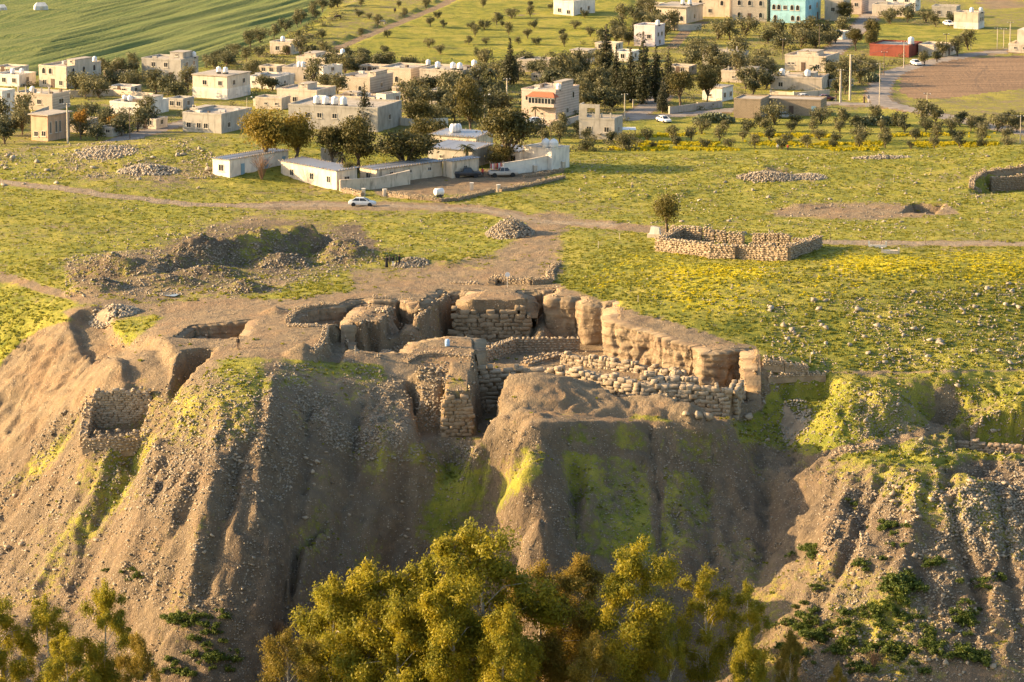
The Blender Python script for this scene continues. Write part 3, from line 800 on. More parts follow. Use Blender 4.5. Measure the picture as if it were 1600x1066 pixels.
# ================================================================= STONE
def stone_material(name, a, b, c):
    m = NT(name); p = m.pos(); r = m.rand()
    n = m.noise(p, 2.2, 4); n2 = m.noise(p, 9, 3)
    col = m.mix(m.ss(n, .35, .65), a, b)
    col = m.mix(m.math('MULTIPLY', r, .55), col, c)
    col = m.mix(m.math('MULTIPLY', m.ss(n2, .5, .75), .55), col, tuple(x * .55 for x in a))
    m.bump(n2, .6, .08)
    return m.done(col, .92)
M_STONE = stone_material('limestone', (.37, .285, .185), (.28, .21, .135), (.43, .345, .245))
M_FIELDSTONE = stone_material('weathered_fieldstone', (.33, .275, .20), (.24, .195, .14), (.43, .37, .28))
M_BRICKSTONE = stone_material('reddish_dressed_stone', (.36, .255, .16), (.28, .19, .12), (.44, .33, .22))
def earth_material():
    m = NT('packed_earth'); p = m.pos()
    n = m.noise(p, .9, 4); n2 = m.noise(p, 5, 3)
    col = m.mix(m.ss(n, .35, .65), (.33, .245, .155), (.24, .175, .112))
    m.bump(n2, .6, .12)
    return m.done(col, .95)
M_EARTH = earth_material()

def hull(points):
    bm = bmesh.new()
    for p in points: bm.verts.new(p)
    bmesh.ops.convex_hull(bm, input=bm.verts)
    loose = [v for v in bm.verts if not v.link_faces]
    bmesh.ops.delete(bm, geom=loose, context='VERTS')
    bmesh.ops.triangulate(bm, faces=bm.faces)
    bm.verts.index_update()
    V = np.array([v.co[:] for v in bm.verts]); F = np.array([[v.index for v in f.verts] for f in bm.faces])
    bm.free()
    return V, F

def rock_variant(seed, n=11, e=3.4):
    r = random.Random(seed); pts = []
    for i in range(n):
        v = Vector((r.gauss(0, 1), r.gauss(0, 1), r.gauss(0, 1))).normalized()
        k = (abs(v.x) ** e + abs(v.y) ** e + abs(v.z) ** e) ** (-1 / e)
        pts.append(v * (k * r.uniform(.34, .54)))
    return hull(pts)

def block_variant(seed):
    r = random.Random(seed); pts = []
    for sx in (-1, 1):
        for sy in (-1, 1):
            for sz in (-1, 1):
                c = Vector((sx * .5, sy * .5, sz * .5))
                for ax in range(3):
                    q = c.copy(); q[ax] -= math.copysign(r.uniform(.04, .12), c[ax])
                    q += Vector((r.uniform(-.05, .05), r.uniform(-.05, .05), r.uniform(-.05, .05)))
                    pts.append(q)
    return hull(pts)
ROCKS = [rock_variant(i) for i in range(9)]
BLOCKS = [block_variant(100 + i) for i in range(7)]
ROCK_ME = [mesh_np('stone', v, f, M_STONE) for v, f in ROCKS]
FIELD_ME = [mesh_np('field_stone', v, f, M_FIELDSTONE) for v, f in ROCKS]
BLOCK_ME = [mesh_np('stone_block', v, f, M_STONE) for v, f in BLOCKS]
BRICK_ME = [mesh_np('dressed_stone', v, f, M_BRICKSTONE) for v, f in BLOCKS]

def euler_mats(rz, tx, ty):
    cz, sz, cx_, sx, cy_, sy = np.cos(rz), np.sin(rz), np.cos(tx), np.sin(tx), np.cos(ty), np.sin(ty)
    o, i = np.zeros_like(cz), np.ones_like(cz)
    Rz = np.stack([np.stack([cz, -sz, o], -1), np.stack([sz, cz, o], -1), np.stack([o, o, i], -1)], 1)
    Rx = np.stack([np.stack([i, o, o], -1), np.stack([o, cx_, -sx], -1), np.stack([o, sx, cx_], -1)], 1)
    Ry = np.stack([np.stack([cy_, o, sy], -1), np.stack([o, i, o], -1), np.stack([-sy, o, cy_], -1)], 1)
    return Rz @ Rx @ Ry

def scatter_mesh(name, variants, pos, size, rz, tilt, mat, smooth=False):
    """one mesh of many small shapes"""
    pos = np.asarray(pos, float); size = np.asarray(size, float); n = len(pos)
    R = euler_mats(np.asarray(rz, float), tilt * rng.normal(size=n), tilt * rng.normal(size=n))
    pick = rng.integers(0, len(variants), n)
    Vs, Fs, off = [], [], 0
    for k, (v, f) in enumerate(variants):
        s = pick == k; m = s.sum()
        if not m: continue
        vv = np.einsum('nij,nkj->nki', R[s], v[None] * size[s][:, None, :]) + pos[s][:, None, :]
        Vs.append(vv.reshape(-1, 3))
        Fs.append((f[None] + (np.arange(m) * len(v))[:, None, None]).reshape(-1, f.shape[1]) + off)
        off += m * len(v)
    return mesh_np(name, np.concatenate(Vs), np.concatenate(Fs), mat, smooth)

def along(path, s):
    path = np.asarray(path, float)
    seg = np.linalg.norm(np.diff(path[:, :2], axis=0), axis=1); cum = np.r_[0, np.cumsum(seg)]
    i = min(np.searchsorted(cum, s, 'right') - 1, len(seg) - 1)
    t = (s - cum[i]) / seg[i]
    d = (path[i + 1, :2] - path[i, :2]) / seg[i]
    return path[i] * (1 - t) + path[i + 1] * t, d, cum[-1]

def stone_wall(name, label, path, thick, size, group=None, individual=True, variants='block', irregular=.25, ruin=.5, mats=None, limit=300, core=True):
    """path points (x, y, z bottom, z top); stones laid in courses on both faces and along the top"""
    path = np.asarray(path, float)
    root = thing(name, label, 'stone wall', (path[0, 0], path[0, 1], path[0, 2]), 0, group)
    o = np.array([path[0, 0], path[0, 1], path[0, 2]])
    _, _, L = along(path, 0)
    recs = []
    cols = max(1, int(round(L / size)))
    k = 0; zrow = 0.0
    H_ = (path[:, 3] - path[:, 2]).max()
    rows = max(1, int(round(H_ / (size * .62))))
    for row in range(rows):
        s = (row % 2) * size * .5 + random.uniform(0, .2) * size
        while s < L:
            wdt = size * random.choice((.55, .8, .95, 1.1, 1.3, 1.7)) * random.uniform(.9, 1.1)
            p, d, _ = along(path, min(s, L))
            hh = p[3] - p[2]; h = size * .62
            zc = p[2] + (row + .5) * h
            lim = p[3] - ruin * random.random() * size
            if zc < lim:
                nrm = np.array([d[1], -d[0]])
                a = math.atan2(d[1], d[0])
                top = zc + h > lim
                for side in (-1, 1):
                    q = p[:2] + nrm * side * (thick / 2 - size * .22 + random.uniform(-.12, .10) * size)
                    recs.append(((q[0], q[1], zc + random.uniform(-.08, .08) * h), (wdt * .97, size * .62 * random.uniform(.9, 1.2), h * random.uniform(.82, 1.22)), a + random.gauss(0, .09), side, top))
                if top:
                    for e in range(max(0, int(thick / size - .6))):
                        q = p[:2] + nrm * (random.uniform(-.3, .3) * thick)
                        recs.append(((q[0], q[1], zc + .05), (size * random.uniform(.6, 1), size * random.uniform(.6, 1), h), random.uniform(0, PI), 0, True))
            s += wdt
    vs = {'block': BLOCKS, 'rock': ROCKS}[variants]
    mes = {'block': BLOCK_ME, 'rock': ROCK_ME}[variants] if mats is None else mats[0]
    mt = M_STONE if mats is None else mats[1]
    # the faces the camera sees first
    recs.sort(key=lambda r: (0 if (r[3] == 0 or r[4]) else 1 if r[3] == FRONT(path) else 2))
    ind = recs[:limit] if individual else []
    rest = recs[len(ind):]
    for c, sz_, a, _s, _t in ind:
        st = put('stone', random.choice(mes), root, np.array(c) - o, a, sz_)
        st.rotation_euler = (random.gauss(0, .05) * (1 + 4 * irregular), random.gauss(0, .05) * (1 + 4 * irregular), a)
    if rest:
        me = scatter_mesh('stones', vs, np.array([r[0] for r in rest]) - o, [r[1] for r in rest], [r[2] for r in rest], .06 + irregular * .3, mt)
        tag(put('stones', me, root), kind='stuff')
    if core:
        mb = MB()
        for i in range(len(path) - 1):
            a, b = path[i], path[i + 1]
            d = (b[:2] - a[:2]) / np.linalg.norm(b[:2] - a[:2]); n = np.array([d[1], -d[0]]) * max(.05, thick / 2 - size * .3)
            zt0, zt1 = a[3] - size * (.45 + .8 * ruin) - o[2], b[3] - size * (.45 + .8 * ruin) - o[2]
            z0, z1 = a[2] - .8 - o[2], b[2] - .8 - o[2]
            q = [a[:2] - n - o[:2], a[:2] + n - o[:2], b[:2] + n - o[:2], b[:2] - n - o[:2]]
            mb.hexa([(*q[0], z0), (*q[1], z0), (*q[2], z1), (*q[3], z1)], [(*q[0], zt0), (*q[1], zt0), (*q[2], zt1), (*q[3], zt1)])
        mb.build('earth_core', M_EARTH, root)
    return root

def FRONT(path):
    d = path[-1, :2] - path[0, :2]
    n = np.array([d[1], -d[0]])
    return 1 if n[1] < 0 else -1

def wp(px, py, z, h, dz=-.2):
    x, y = P(px, py, z)
    return (x, y, z + dz, z + h)

def wg(px, py, h):
    g = G(px, py)
    return (g[0], g[1], g[2] - .2, g[2] + h)

# the walled ruin in the flowering meadow
eA, eB, eC, eD, eE, eF = wg(1028, 392, 2.25), wg(1108, 401, 2.3), wg(1150, 404, 2.35), wg(1232, 407, 2.55), wg(1281, 386, 2.0), wg(1064, 374, 2.1)
encl = 'walled ruin in the yellow flower meadow'
stone_wall('ruin_wall', 'low outer front wall of the square ruin, the length left of its buttress', [eA, eB], 1.0, .55, encl, variants='rock', limit=190)
stone_wall('ruin_wall', 'short buttress bulging from the middle of the square ruin\'s front wall', [(eB[0], eB[1] - .6, eB[2], eB[3] + .1), (eC[0], eC[1] - .6, eC[2], eC[3] + .1)], 1.6, .55, encl, variants='rock', limit=120)
stone_wall('ruin_wall', 'outer front wall of the square ruin from buttress to its sharp right corner', [eC, eD], 1.0, .55, encl, variants='rock', limit=190)
stone_wall('ruin_wall', 'right end wall of the square ruin, shading the grass beside it', [eD, eE], 1.0, .55, encl, variants='rock', limit=200)
stone_wall('ruin_wall', 'left end wall of the square ruin, running back beside the small tree', [eA, eF], 1.0, .55, encl, variants='rock', limit=110)
def on_back(px):                                       # the rear wall stands on the line from the left rear to the right rear corner
    t = (px - 1064) / (1281 - 1064)
    a = np.array(eF) * (1 - t) + np.array(eE) * t
    a[2] = H(a[0], a[1]) - .2
    return a
ords = ['first', 'second', 'third', 'fourth', 'fifth', 'sixth', 'seventh', 'eighth']
for k, (a, b, h) in enumerate([(1048, 1097, 2.5), (1101, 1117, 2.45), (1121, 1136, 2.3), (1140, 1163, 2.2), (1178, 1197, 2.3), (1200, 1217, 2.4), (1220, 1235, 2.3), (1240, 1272, 1.7)]):
    p, q = on_back(a), on_back(b); p[3] = p[2] + h; q[3] = q[2] + h
    stone_wall('stone_pier', ('long ' if k == 0 else 'low ' if k == 7 else '') + 'upright stone pier, %s from the left in the rear row of the square ruin' % ords[k], [p, q], .9, .5, 'piers along the rear of the square ruin', variants='rock', limit=60)

# walls inside the main excavation
dig = 'stone walls standing in the main excavation'
stone_wall('excavated_wall', 'sloping stone wall climbing to the left end of the deep pit floor', [wp(755, 567, -5.7, 2.2), wp(804, 549, -5.7, 2.3)], 1.1, .62, dig, variants='rock', limit=110)
stone_wall('excavated_wall', 'straight stone wall across the floor below the two earth pillars', [wp(806, 549, -5.7, 2.2), wp(906, 548, -5.7, 2.3)], 1.0, .6, dig, variants='rock', limit=130)
stone_wall('excavated_wall', 'low broad cross wall dividing the floor of the deep pit', [wp(878, 556, -5.7, 1.0), wp(820, 572, -5.7, .9)], 1.6, .7, dig, variants='rock', limit=80)
stone_wall('excavated_wall', 'long stone wall below the bright earth cliff, its right half in shadow', [wp(880, 569, -5.8, 1.9), wp(965, 582, -6.0, 1.9), wp(1060, 597, -6.4, 1.7)], 1.1, .68, dig, limit=190, irregular=.1, ruin=.4)
stone_wall('excavated_wall', 'short square stub of wall between the long walls of the dig', [wp(1050, 607, -6.4, 2.4), wp(1074, 606, -6.4, 2.4)], 1.3, .7, dig, limit=50)
stone_wall('excavated_wall', 'wall of big blocks deep in the dark trench beside the brick pier', [(-4.4, 511.0, -9.6, -3.1), (-.2, 511.2, -9.4, -3.2), (4.6, 511.0, -6.2, -3.1)], .9, .95, dig, limit=110)
stone_wall('excavated_wall', 'largest block wall at the front of the dig, in courses above the path', [(5.2, 510.0, -5.2, -3.0), (10.6, 506.4, -6.4, -3.0), (17.0, 502.4, -8.0, -3.2), (24.0, 501.3, -8.2, -3.7), (29.2, 501.2, -8.6, -4.1)], 1.3, .85, dig, limit=300, irregular=.1, ruin=.5)
stone_wall('excavated_wall', 'return of big blocks at the right end of the front dig wall', [(29.4, 501.6, -8.6, -4.2), (30.6, 507, -7.5, -4.0)], 1.3, .9, dig, limit=60)
stone_wall('excavated_wall', 'upper course of rough stones set back behind the front dig wall', [(17.5, 504.8, -5.6, -2.7), (25, 504.2, -5.8, -3.4)], 1.3, .75, dig, limit=70, irregular=.15, ruin=.6)
stone_wall('excavated_wall', 'rubble faced wall at the foot of the two earthen ridges', [wp(566, 531, -5.7, 2.5), wp(657, 531, -5.7, 2.5)], .9, .62, dig, variants='rock', limit=150)
mud = 'faces of large mud bricks in the excavation'
M_MUD = stone_material('mud_brick', (.28, .205, .122), (.21, .15, .092), (.33, .245, .155))
MUD_ME = [mesh_np('mud_brick', v, f, M_MUD) for v, f in BLOCKS]
stone_wall('brick_wall', 'high mud brick face of the square block behind the pit', [wp(709, 533, -5.7, 5.0), wp(768, 533, -5.7, 5.35), wp(829, 533, -5.7, 5.3)], .9, .95, mud, mats=(MUD_ME, M_MUD), irregular=.16, ruin=1.6, limit=170)
stone_wall('brick_wall', 'slanting mud brick side of the long ridge facing the pit', [wp(658, 533, -5.7, 4.4), wp(690, 521, -5.7, 5.2), wp(722, 510, -5.7, 5.2)], .9, .8, mud, mats=(MUD_ME, M_MUD), irregular=.2, ruin=1.8, limit=150)
stone_wall('brick_wall', 'upright brick pier standing in the deep trench', [(-9.0, 495.4, -9.6, -3.7), (-5.3, 495.7, -9.6, -3.6)], .9, .8, mud, mats=(MUD_ME, M_MUD), irregular=.2, ruin=1.6, limit=90)
stone_wall('excavated_wall', 'broken row of stones edging the baulk beside the block wall trench', [wg(744, 558, .5), wg(750, 590, .6)], .9, .55, dig, variants='rock', limit=40, irregular=.6, ruin=1.5)
stone_wall('excavated_wall', 'rough stone stub at the top left of the deep trench', [wg(652, 588, .9), wg(690, 584, .9)], 1.0, .6, dig, variants='rock', limit=40, irregular=.6, ruin=1.6)
stone_wall('excavated_wall', 'low stone line on the pit floor below the brick faced block', [wp(716, 540, -5.7, .8), wp(790, 541, -5.7, .9)], .9, .6, dig, variants='rock', limit=50, irregular=.5, ruin=1.4)
stone_wall('excavated_wall', 'stub of stones on the front end of the left earthen ridge', [wg(545, 503, .5), wg(566, 505, .5)], 1.0, .5, dig, variants='rock', limit=30, irregular=.6, ruin=1.4)
stone_wall('excavated_wall', 'stub of stones on the front end of the right earthen ridge', [wg(573, 501, .5), wg(595, 502, .5)], 1.0, .5, dig, variants='rock', limit=30, irregular=.6, ruin=1.4)
stone_wall('excavated_wall', 'tumbled steps of stone between the earthen ridges and the pit', [wp(628, 522, -4.2, 1.4), wp(654, 512, -4.0, 2.2)], 1.6, .6, dig, variants='rock', limit=60, irregular=.7, ruin=2)
stone_wall('excavated_wall', 'low stone wall along the foot of the bright earth cliff', [wp(965, 556, -5.7, 1.0), wp(1092, 588, -6.3, 1.0)], .9, .55, dig, variants='rock', limit=80, irregular=.6, ruin=1.6)
# tumbled blocks at the right end
for k, (px, py, z, s) in enumerate([(1098, 622, -5.0, 1.3), (1080, 597, -4.0, 1.5), (1140, 600, -3.7, 1.6), (1110, 640, -6.8, 1.1), (1092, 652, -7.2, 1.3), (1073, 650, -7.3, 1.0), (1106, 655, -7.3, 1.5), (1168, 655, -8.4, 1.4), (1255, 664, -9.0, 1.6), (1075, 576, -3.2, 1.0), (1060, 577, -3.2, 1.1)]):
    g = G(px, py)
    lb = ['upright pale boulder leaning on the front dig wall', 'flat topped block crowning the front dig wall', 'big rounded boulder on the right end of the dig wall', 'reddish boulder below the right end of the dig wall', 'grey boulder at the path edge under the dig wall',
          'small boulder left of two at the foot of the dig wall', 'largest boulder on the path below the dig wall', 'lone boulder on dark grass right of the dig', 'broken tan lump in the gully below the cut bank', 'dark boulder on grass behind the dig wall', 'light boulder on grass behind the dig wall'][k]
    o = put('boulder', random.choice(ROCK_ME), None, (g[0], g[1], g[2] + s * .28), random.uniform(0, 6), (s * 1.15, s, s * .85))
    tag(o, lb, 'boulder', 'boulders around the dig')

# the square chamber on the left slope
ch = 'walls of the square stone chamber on the left slope'
stone_wall('chamber_wall', 'coursed rear wall of the square chamber on the left slope', [(-55.8, 503.0, -10.0, -4.2), (-48.2, 502.9, -10.0, -4.6)], .9, .5, ch, limit=280, ruin=2.2, irregular=.3)
stone_wall('chamber_wall', 'front wall of the square chamber, rounded stones along the slope', [(-56.6, 495.4, -11.2, -8.7), (-52, 494.9, -11.5, -8.6), (-47.6, 495.6, -11.0, -8.6)], 1.1, .6, ch, variants='rock', limit=170, ruin=2.0, irregular=.5)
stone_wall('chamber_wall', 'ragged left wall of the square chamber climbing the slope', [(-56.6, 496.2, -10.4, -8.4), (-56.3, 502.6, -9.6, -5.0)], 1.2, .6, ch, variants='rock', limit=130, ruin=2.5, irregular=.7)
stone_wall('chamber_wall', 'right wall of the square chamber half buried in tan earth', [(-48.2, 496.4, -10.4, -8.6), (-47.8, 502.4, -8.2, -5.6)], 1.0, .6, ch, variants='rock', limit=90, ruin=2.5, irregular=.7)
stone_wall('terrace_wall', 'reddish block wall in the dark grassy cut at the far right', [wp(1489, 708, -11.6, 1.9), wp(1560, 713, -11.7, 1.8), wp(1640, 718, -11.9, 1.7)], .9, .6, None, mats=(BRICK_ME, M_BRICKSTONE), limit=200)
stone_wall('terrace_wall', 'short pale stub of wall above the reddish block wall', [wg(1516, 676, 1.2), wg(1535, 664, 1.5)], .8, .6, None, variants='rock', limit=30)

# dry stone walls and kerbs, small stones
def dry_wall(label, pts, h, thick=.7, size=.36, group='dry stone walls on the plateau', name='dry_stone_wall'):
    stone_wall(name, label, [wg(a, b, h) for a, b in pts], thick, size, group, individual=False, variants='rock', irregular=.8, ruin=.9)
dry_wall('short dry stone wall beside the corner of the long white building', [(534, 300), (566, 307)], 1.0)
dry_wall('curved dry stone wall behind the silver car, under the white tank', [(602, 306), (640, 311), (688, 316), (712, 314)], .95)
dry_wall('dry stone wall rising from the white tank to the yard entrance', [(714, 314), (745, 307), (771, 301)], .95)
dry_wall('dry stone wall from the yard entrance toward the two white tanks', [(782, 300), (830, 291), (882, 279)], .85)
dry_wall('tumbled dry stone wall right of the yard gate post', [(818, 277), (850, 274), (880, 268)], .7)
kb = 'stone kerbs set round the excavation'
dry_wall('curved kerb of piled stones round the back of the shallow trench', [(450, 506), (458, 493), (472, 485), (498, 480), (530, 479)], .8, .9, .4, kb, 'stone_kerb')
dry_wall('kerb of stones along the front of the shallow trench', [(450, 510), (480, 512), (510, 514)], .7, .7, .38, kb, 'stone_kerb')
dry_wall('kerb of stones turning down beside the earthen ramp', [(510, 515), (506, 530), (500, 543), (488, 553)], .8, .8, .4, kb, 'stone_kerb')
dry_wall('row of stones on the ground above the earthen ridges', [(584, 466), (610, 468), (634, 470)], .55, .9, .38, kb, 'stone_kerb')
dry_wall('thin line of stones behind the brick faced block', [(702, 442), (748, 444)], .45, .6, .34, kb, 'stone_kerb')
dry_wall('stone wall below the round white sign, left arm', [(768, 446), (776, 439), (790, 443), (830, 444), (862, 441)], 1.1, 1.2, .4, kb, 'dry_stone_wall')
dry_wall('ragged arm of stone wall rising right of the round sign', [(862, 441), (858, 428), (872, 414)], .8, 1.1, .42, kb, 'dry_stone_wall')
dry_wall('heaped stone edge on top of the baulk above the brick pier', [(634, 566), (652, 556), (680, 554), (712, 556), (738, 558)], .7, 1.0, .4, kb, 'stone_kerb')
dry_wall('small line of stones climbing the edge of the square pit', [(590, 560), (608, 552), (622, 545), (630, 540)], .7, .8, .4, kb, 'stone_kerb')
dry_wall('rough stone rim curving round the niche at the plateau\'s right edge', [(1530, 303), (1518, 295), (1520, 282), (1536, 271), (1560, 267), (1600, 262), (1640, 258)], .8, 1.0, .45, None, 'stone_kerb')
stone_wall('niche_wall', 'rough stone back of the niche at the plateau\'s right edge', [(*P(1548, 274, .6), -2.4, .5), (*P(1640, 270, .6), -2.4, .9)], 1.0, .5, None, variants='rock', limit=140)
dry_wall('pile of stones forming a bank right of the earth cliff', [(1192, 566), (1225, 570), (1262, 578)], .9, 2.2, .45, 'stone banks on the right slope', 'stone_bank')
dry_wall('row of stones topping the cut bank under the grass path', [(1200, 588), (1245, 585), (1290, 585)], .5, 1.0, .4, 'stone banks on the right slope', 'stone_bank')
dry_wall('tumbled stone bank at the right edge above the shaded gully', [(1466, 780), (1490, 772), (1520, 776), (1545, 790)], .9, 1.8, .55, 'stone banks on the right slope', 'stone_bank')
dry_wall('curving band of stones at the foot of the round green mound', [(1300, 712), (1330, 704), (1372, 700)], .6, 1.3, .4, 'stone banks on the right slope', 'stone_bank')
dry_wall('left row of the two stone rows like a gateway on the lower slope', [(1285, 868), (1296, 842), (1312, 815)], .8, 1.0, .5, 'stone banks on the right slope', 'stone_bank')
dry_wall('right row of the two stone rows like a gateway on the lower slope', [(1345, 872), (1352, 848), (1348, 832)], .7, 1.0, .5, 'stone banks on the right slope', 'stone_bank')
# ================================================================= BUILDINGS
def plaster(name, c, stain=.5, stone=False):
    m = NT(name); p = m.obj(); r = m.rand()
    n = m.noise(p, .5, 4); n2 = m.noise(m.scale(p, (1.6, 1.6, .35)), 1.0, 4); n3 = m.noise(p, 5, 3)
    col = m.mix(m.ss(n, .35, .7), c, tuple(x * .78 for x in c))
    col = m.mix(m.math('MULTIPLY', m.ss(n2, .5, .72), stain), col, tuple(x * .42 for x in c))
    col = m.mix(m.math('MULTIPLY', m.ss(n3, .55, .8), .3), col, tuple(x * .6 for x in c))
    if stone:
        bt = m.n('ShaderNodeTexBrick'); m.put(bt.inputs['Vector'], m.rot(p, (1, 1, 1), (PI / 2, 0, 0)))
        bt.inputs['Scale'].default_value = 1.0; bt.inputs['Brick Width'].default_value = .6; bt.inputs['Row Height'].default_value = .3; bt.inputs['Mortar Size'].default_value = .03
        m.put(bt.inputs['Color1'], c); m.put(bt.inputs['Color2'], tuple(x * .8 for x in c)); m.put(bt.inputs['Mortar'], tuple(x * .5 for x in c))
        col = m.mix(.55, col, bt.outputs[0])
    m.bump(n3, .3, .03)
    return m.done(col, .9)

PL = dict(
    beige=plaster('beige_plaster', (.58, .475, .35)), stone=plaster('cut_stone_facing', (.55, .455, .34), .35, True), white=plaster('white_paint', (.75, .675, .56), .45),
    grey=plaster('bare_concrete', (.43, .385, .315), .55), pink=plaster('pinkish_stone', (.60, .47, .37), .3, True), blue=plaster('pale_blue_paint', (.34, .58, .62), .25),
    red=plaster('red_brown_paint', (.30, .085, .055), .35), orange=plaster('apricot_plaster', (.58, .38, .24), .4), cream=plaster('cream_plaster', (.66, .55, .41), .55), stainwhite=plaster('stained_whitewash', (.62, .51, .37), 1.0),
    old=plaster('old_rubble_masonry', (.37, .28, .185), .6, True), rose=plaster('rose_white_paint', (.70, .58, .53), .25))
M_ROOF = plaster('dusty_roof_slab', (.42, .36, .28), .5)
def simple(name, c, rough=.6, spec=.3, metal=0.0, noise=.25):
    m = NT(name); p = m.obj(); n = m.noise(p, 3, 3)
    m.b.inputs['Specular IOR Level'].default_value = spec; m.b.inputs['Metallic'].default_value = metal
    return m.done(m.mix(m.math('MULTIPLY', m.ss(n, .4, .7), noise), c, tuple(x * .6 for x in c)), rough)
M_PANE = simple('dark_window_glass', (.028, .032, .036), .15, .5, 0, .5)
M_FRAME = simple('window_frame_paint', (.55, .48, .38), .7)
M_DOOR = simple('brown_metal_door', (.12, .075, .05), .6)
M_BDOOR = simple('blue_metal_door', (.20, .33, .40), .6)
M_TANK = simple('white_tank_plastic', (.78, .75, .70), .5)
M_METAL = simple('galvanised_sheet', (.42, .41, .40), .45, .4, .4)
M_DARKM = simple('dark_metal', (.05, .05, .05), .5)
M_TILE = simple('red_roof_tiles', (.42, .13, .06), .8)
M_WOOD = simple('weathered_pole_wood', (.16, .12, .085), .9)
M_CONC = simple('pale_concrete_pole', (.50, .42, .31), .9)

def window_meshes(w, h, arch):
    f, p = MB(), MB(); b = .11
    if arch:
        n = 7; r = w / 2
        out = [(-r, 0), (r, 0)] + [(r * math.cos(PI * i / n), h - r + r * math.sin(PI * i / n)) for i in range(n + 1)]
        inn = [(x * (1 - b * 2 / w), .09 + (z - .09) * (1 - b / h)) if z > 0 else (x * (1 - b * 2 / w), .09) for x, z in out]
        k = len(out)
        V = [(x, -.07, z) for x, z in out] + [(x, -.07, z) for x, z in inn] + [(x, .02, z) for x, z in out] + [(x, .02, z) for x, z in inn]
        F = []
        for i in range(k):
            j = (i + 1) % k
            F += [[i, j, k + j, k + i], [2 * k + i, 3 * k + i, 3 * k + j, 2 * k + j], [i, 2 * k + i, 2 * k + j, j], [k + i, k + j, 3 * k + j, 3 * k + i]]
        f.add(V, F)
        p.add([(x, -.015, z) for x, z in inn] + [(x, .015, z) for x, z in inn], [list(range(k)), list(range(k, 2 * k))[::-1]])
    else:
        f.box(-w / 2, w / 2, -.06, .02, 0, b); f.box(-w / 2, w / 2, -.06, .02, h - b, h)
        f.box(-w / 2, -w / 2 + b, -.06, .02, b, h - b); f.box(w / 2 - b, w / 2, -.06, .02, b, h - b); f.box(-.03, .03, -.05, .02, b, h - b)
        p.box(-w / 2 + b, w / 2 - b, -.015, .015, b, h - b)
    f.box(-w / 2 - .12, w / 2 + .12, -.16, .01, -.1, 0)
    return f.mesh('window', M_FRAME), p.mesh('pane', M_PANE)
WIN = {'r': window_meshes(1.25, 1.25, False), 'a': window_meshes(1.15, 1.6, True), 't': window_meshes(.8, 2.6, False), 's': window_meshes(.9, .7, False), 'w': window_meshes(2.2, 1.3, False)}
DOOR_ME = MB().box(-.55, .55, -.05, .03, 0, 2.2).box(-.47, .47, -.08, -.05, .1, 1.0).box(-.47, .47, -.08, -.05, 1.15, 2.1).mesh('door', M_DOOR)
BDOOR_ME = MB().box(-.5, .5, -.05, .03, 0, 2.1).box(-.42, .42, -.08, -.05, .1, 1.0).box(-.42, .42, -.08, -.05, 1.15, 2.0).mesh('door', M_BDOOR)
TANK_ME = MB().lathe([(.0, 0), (.55, .0), (.58, .08), (.58, .95), (.52, 1.1), (.30, 1.22), (.2, 1.25), (.2, 1.32), (0, 1.32)], 14).mesh('tank_body', M_TANK, True)
TSTAND_ME = MB().box(-.5, .5, -.5, -.42, 0, .35).box(-.5, .5, .42, .5, 0, .35).box(-.5, -.42, -.42, .42, 0, .35).box(.42, .5, -.42, .42, 0, .35).mesh('tank_stand', M_DARKM)
TGRP = 'white water tanks on village roofs'
HOUSES = []
def water_tank(loc, label, s=1.0):
    t = thing('water_tank', label, 'water tank', loc, random.uniform(0, 6), TGRP)
    t.scale = (s, s, s)
    put('tank_stand', TSTAND_ME, t); put('tank_body', TANK_ME, t, (0, 0, .35))
    return t

def add_window(root, kind, x, y, z, rz):
    f = put('window', WIN[kind][0], root, (x, y, z), rz); put('pane', WIN[kind][1], f)

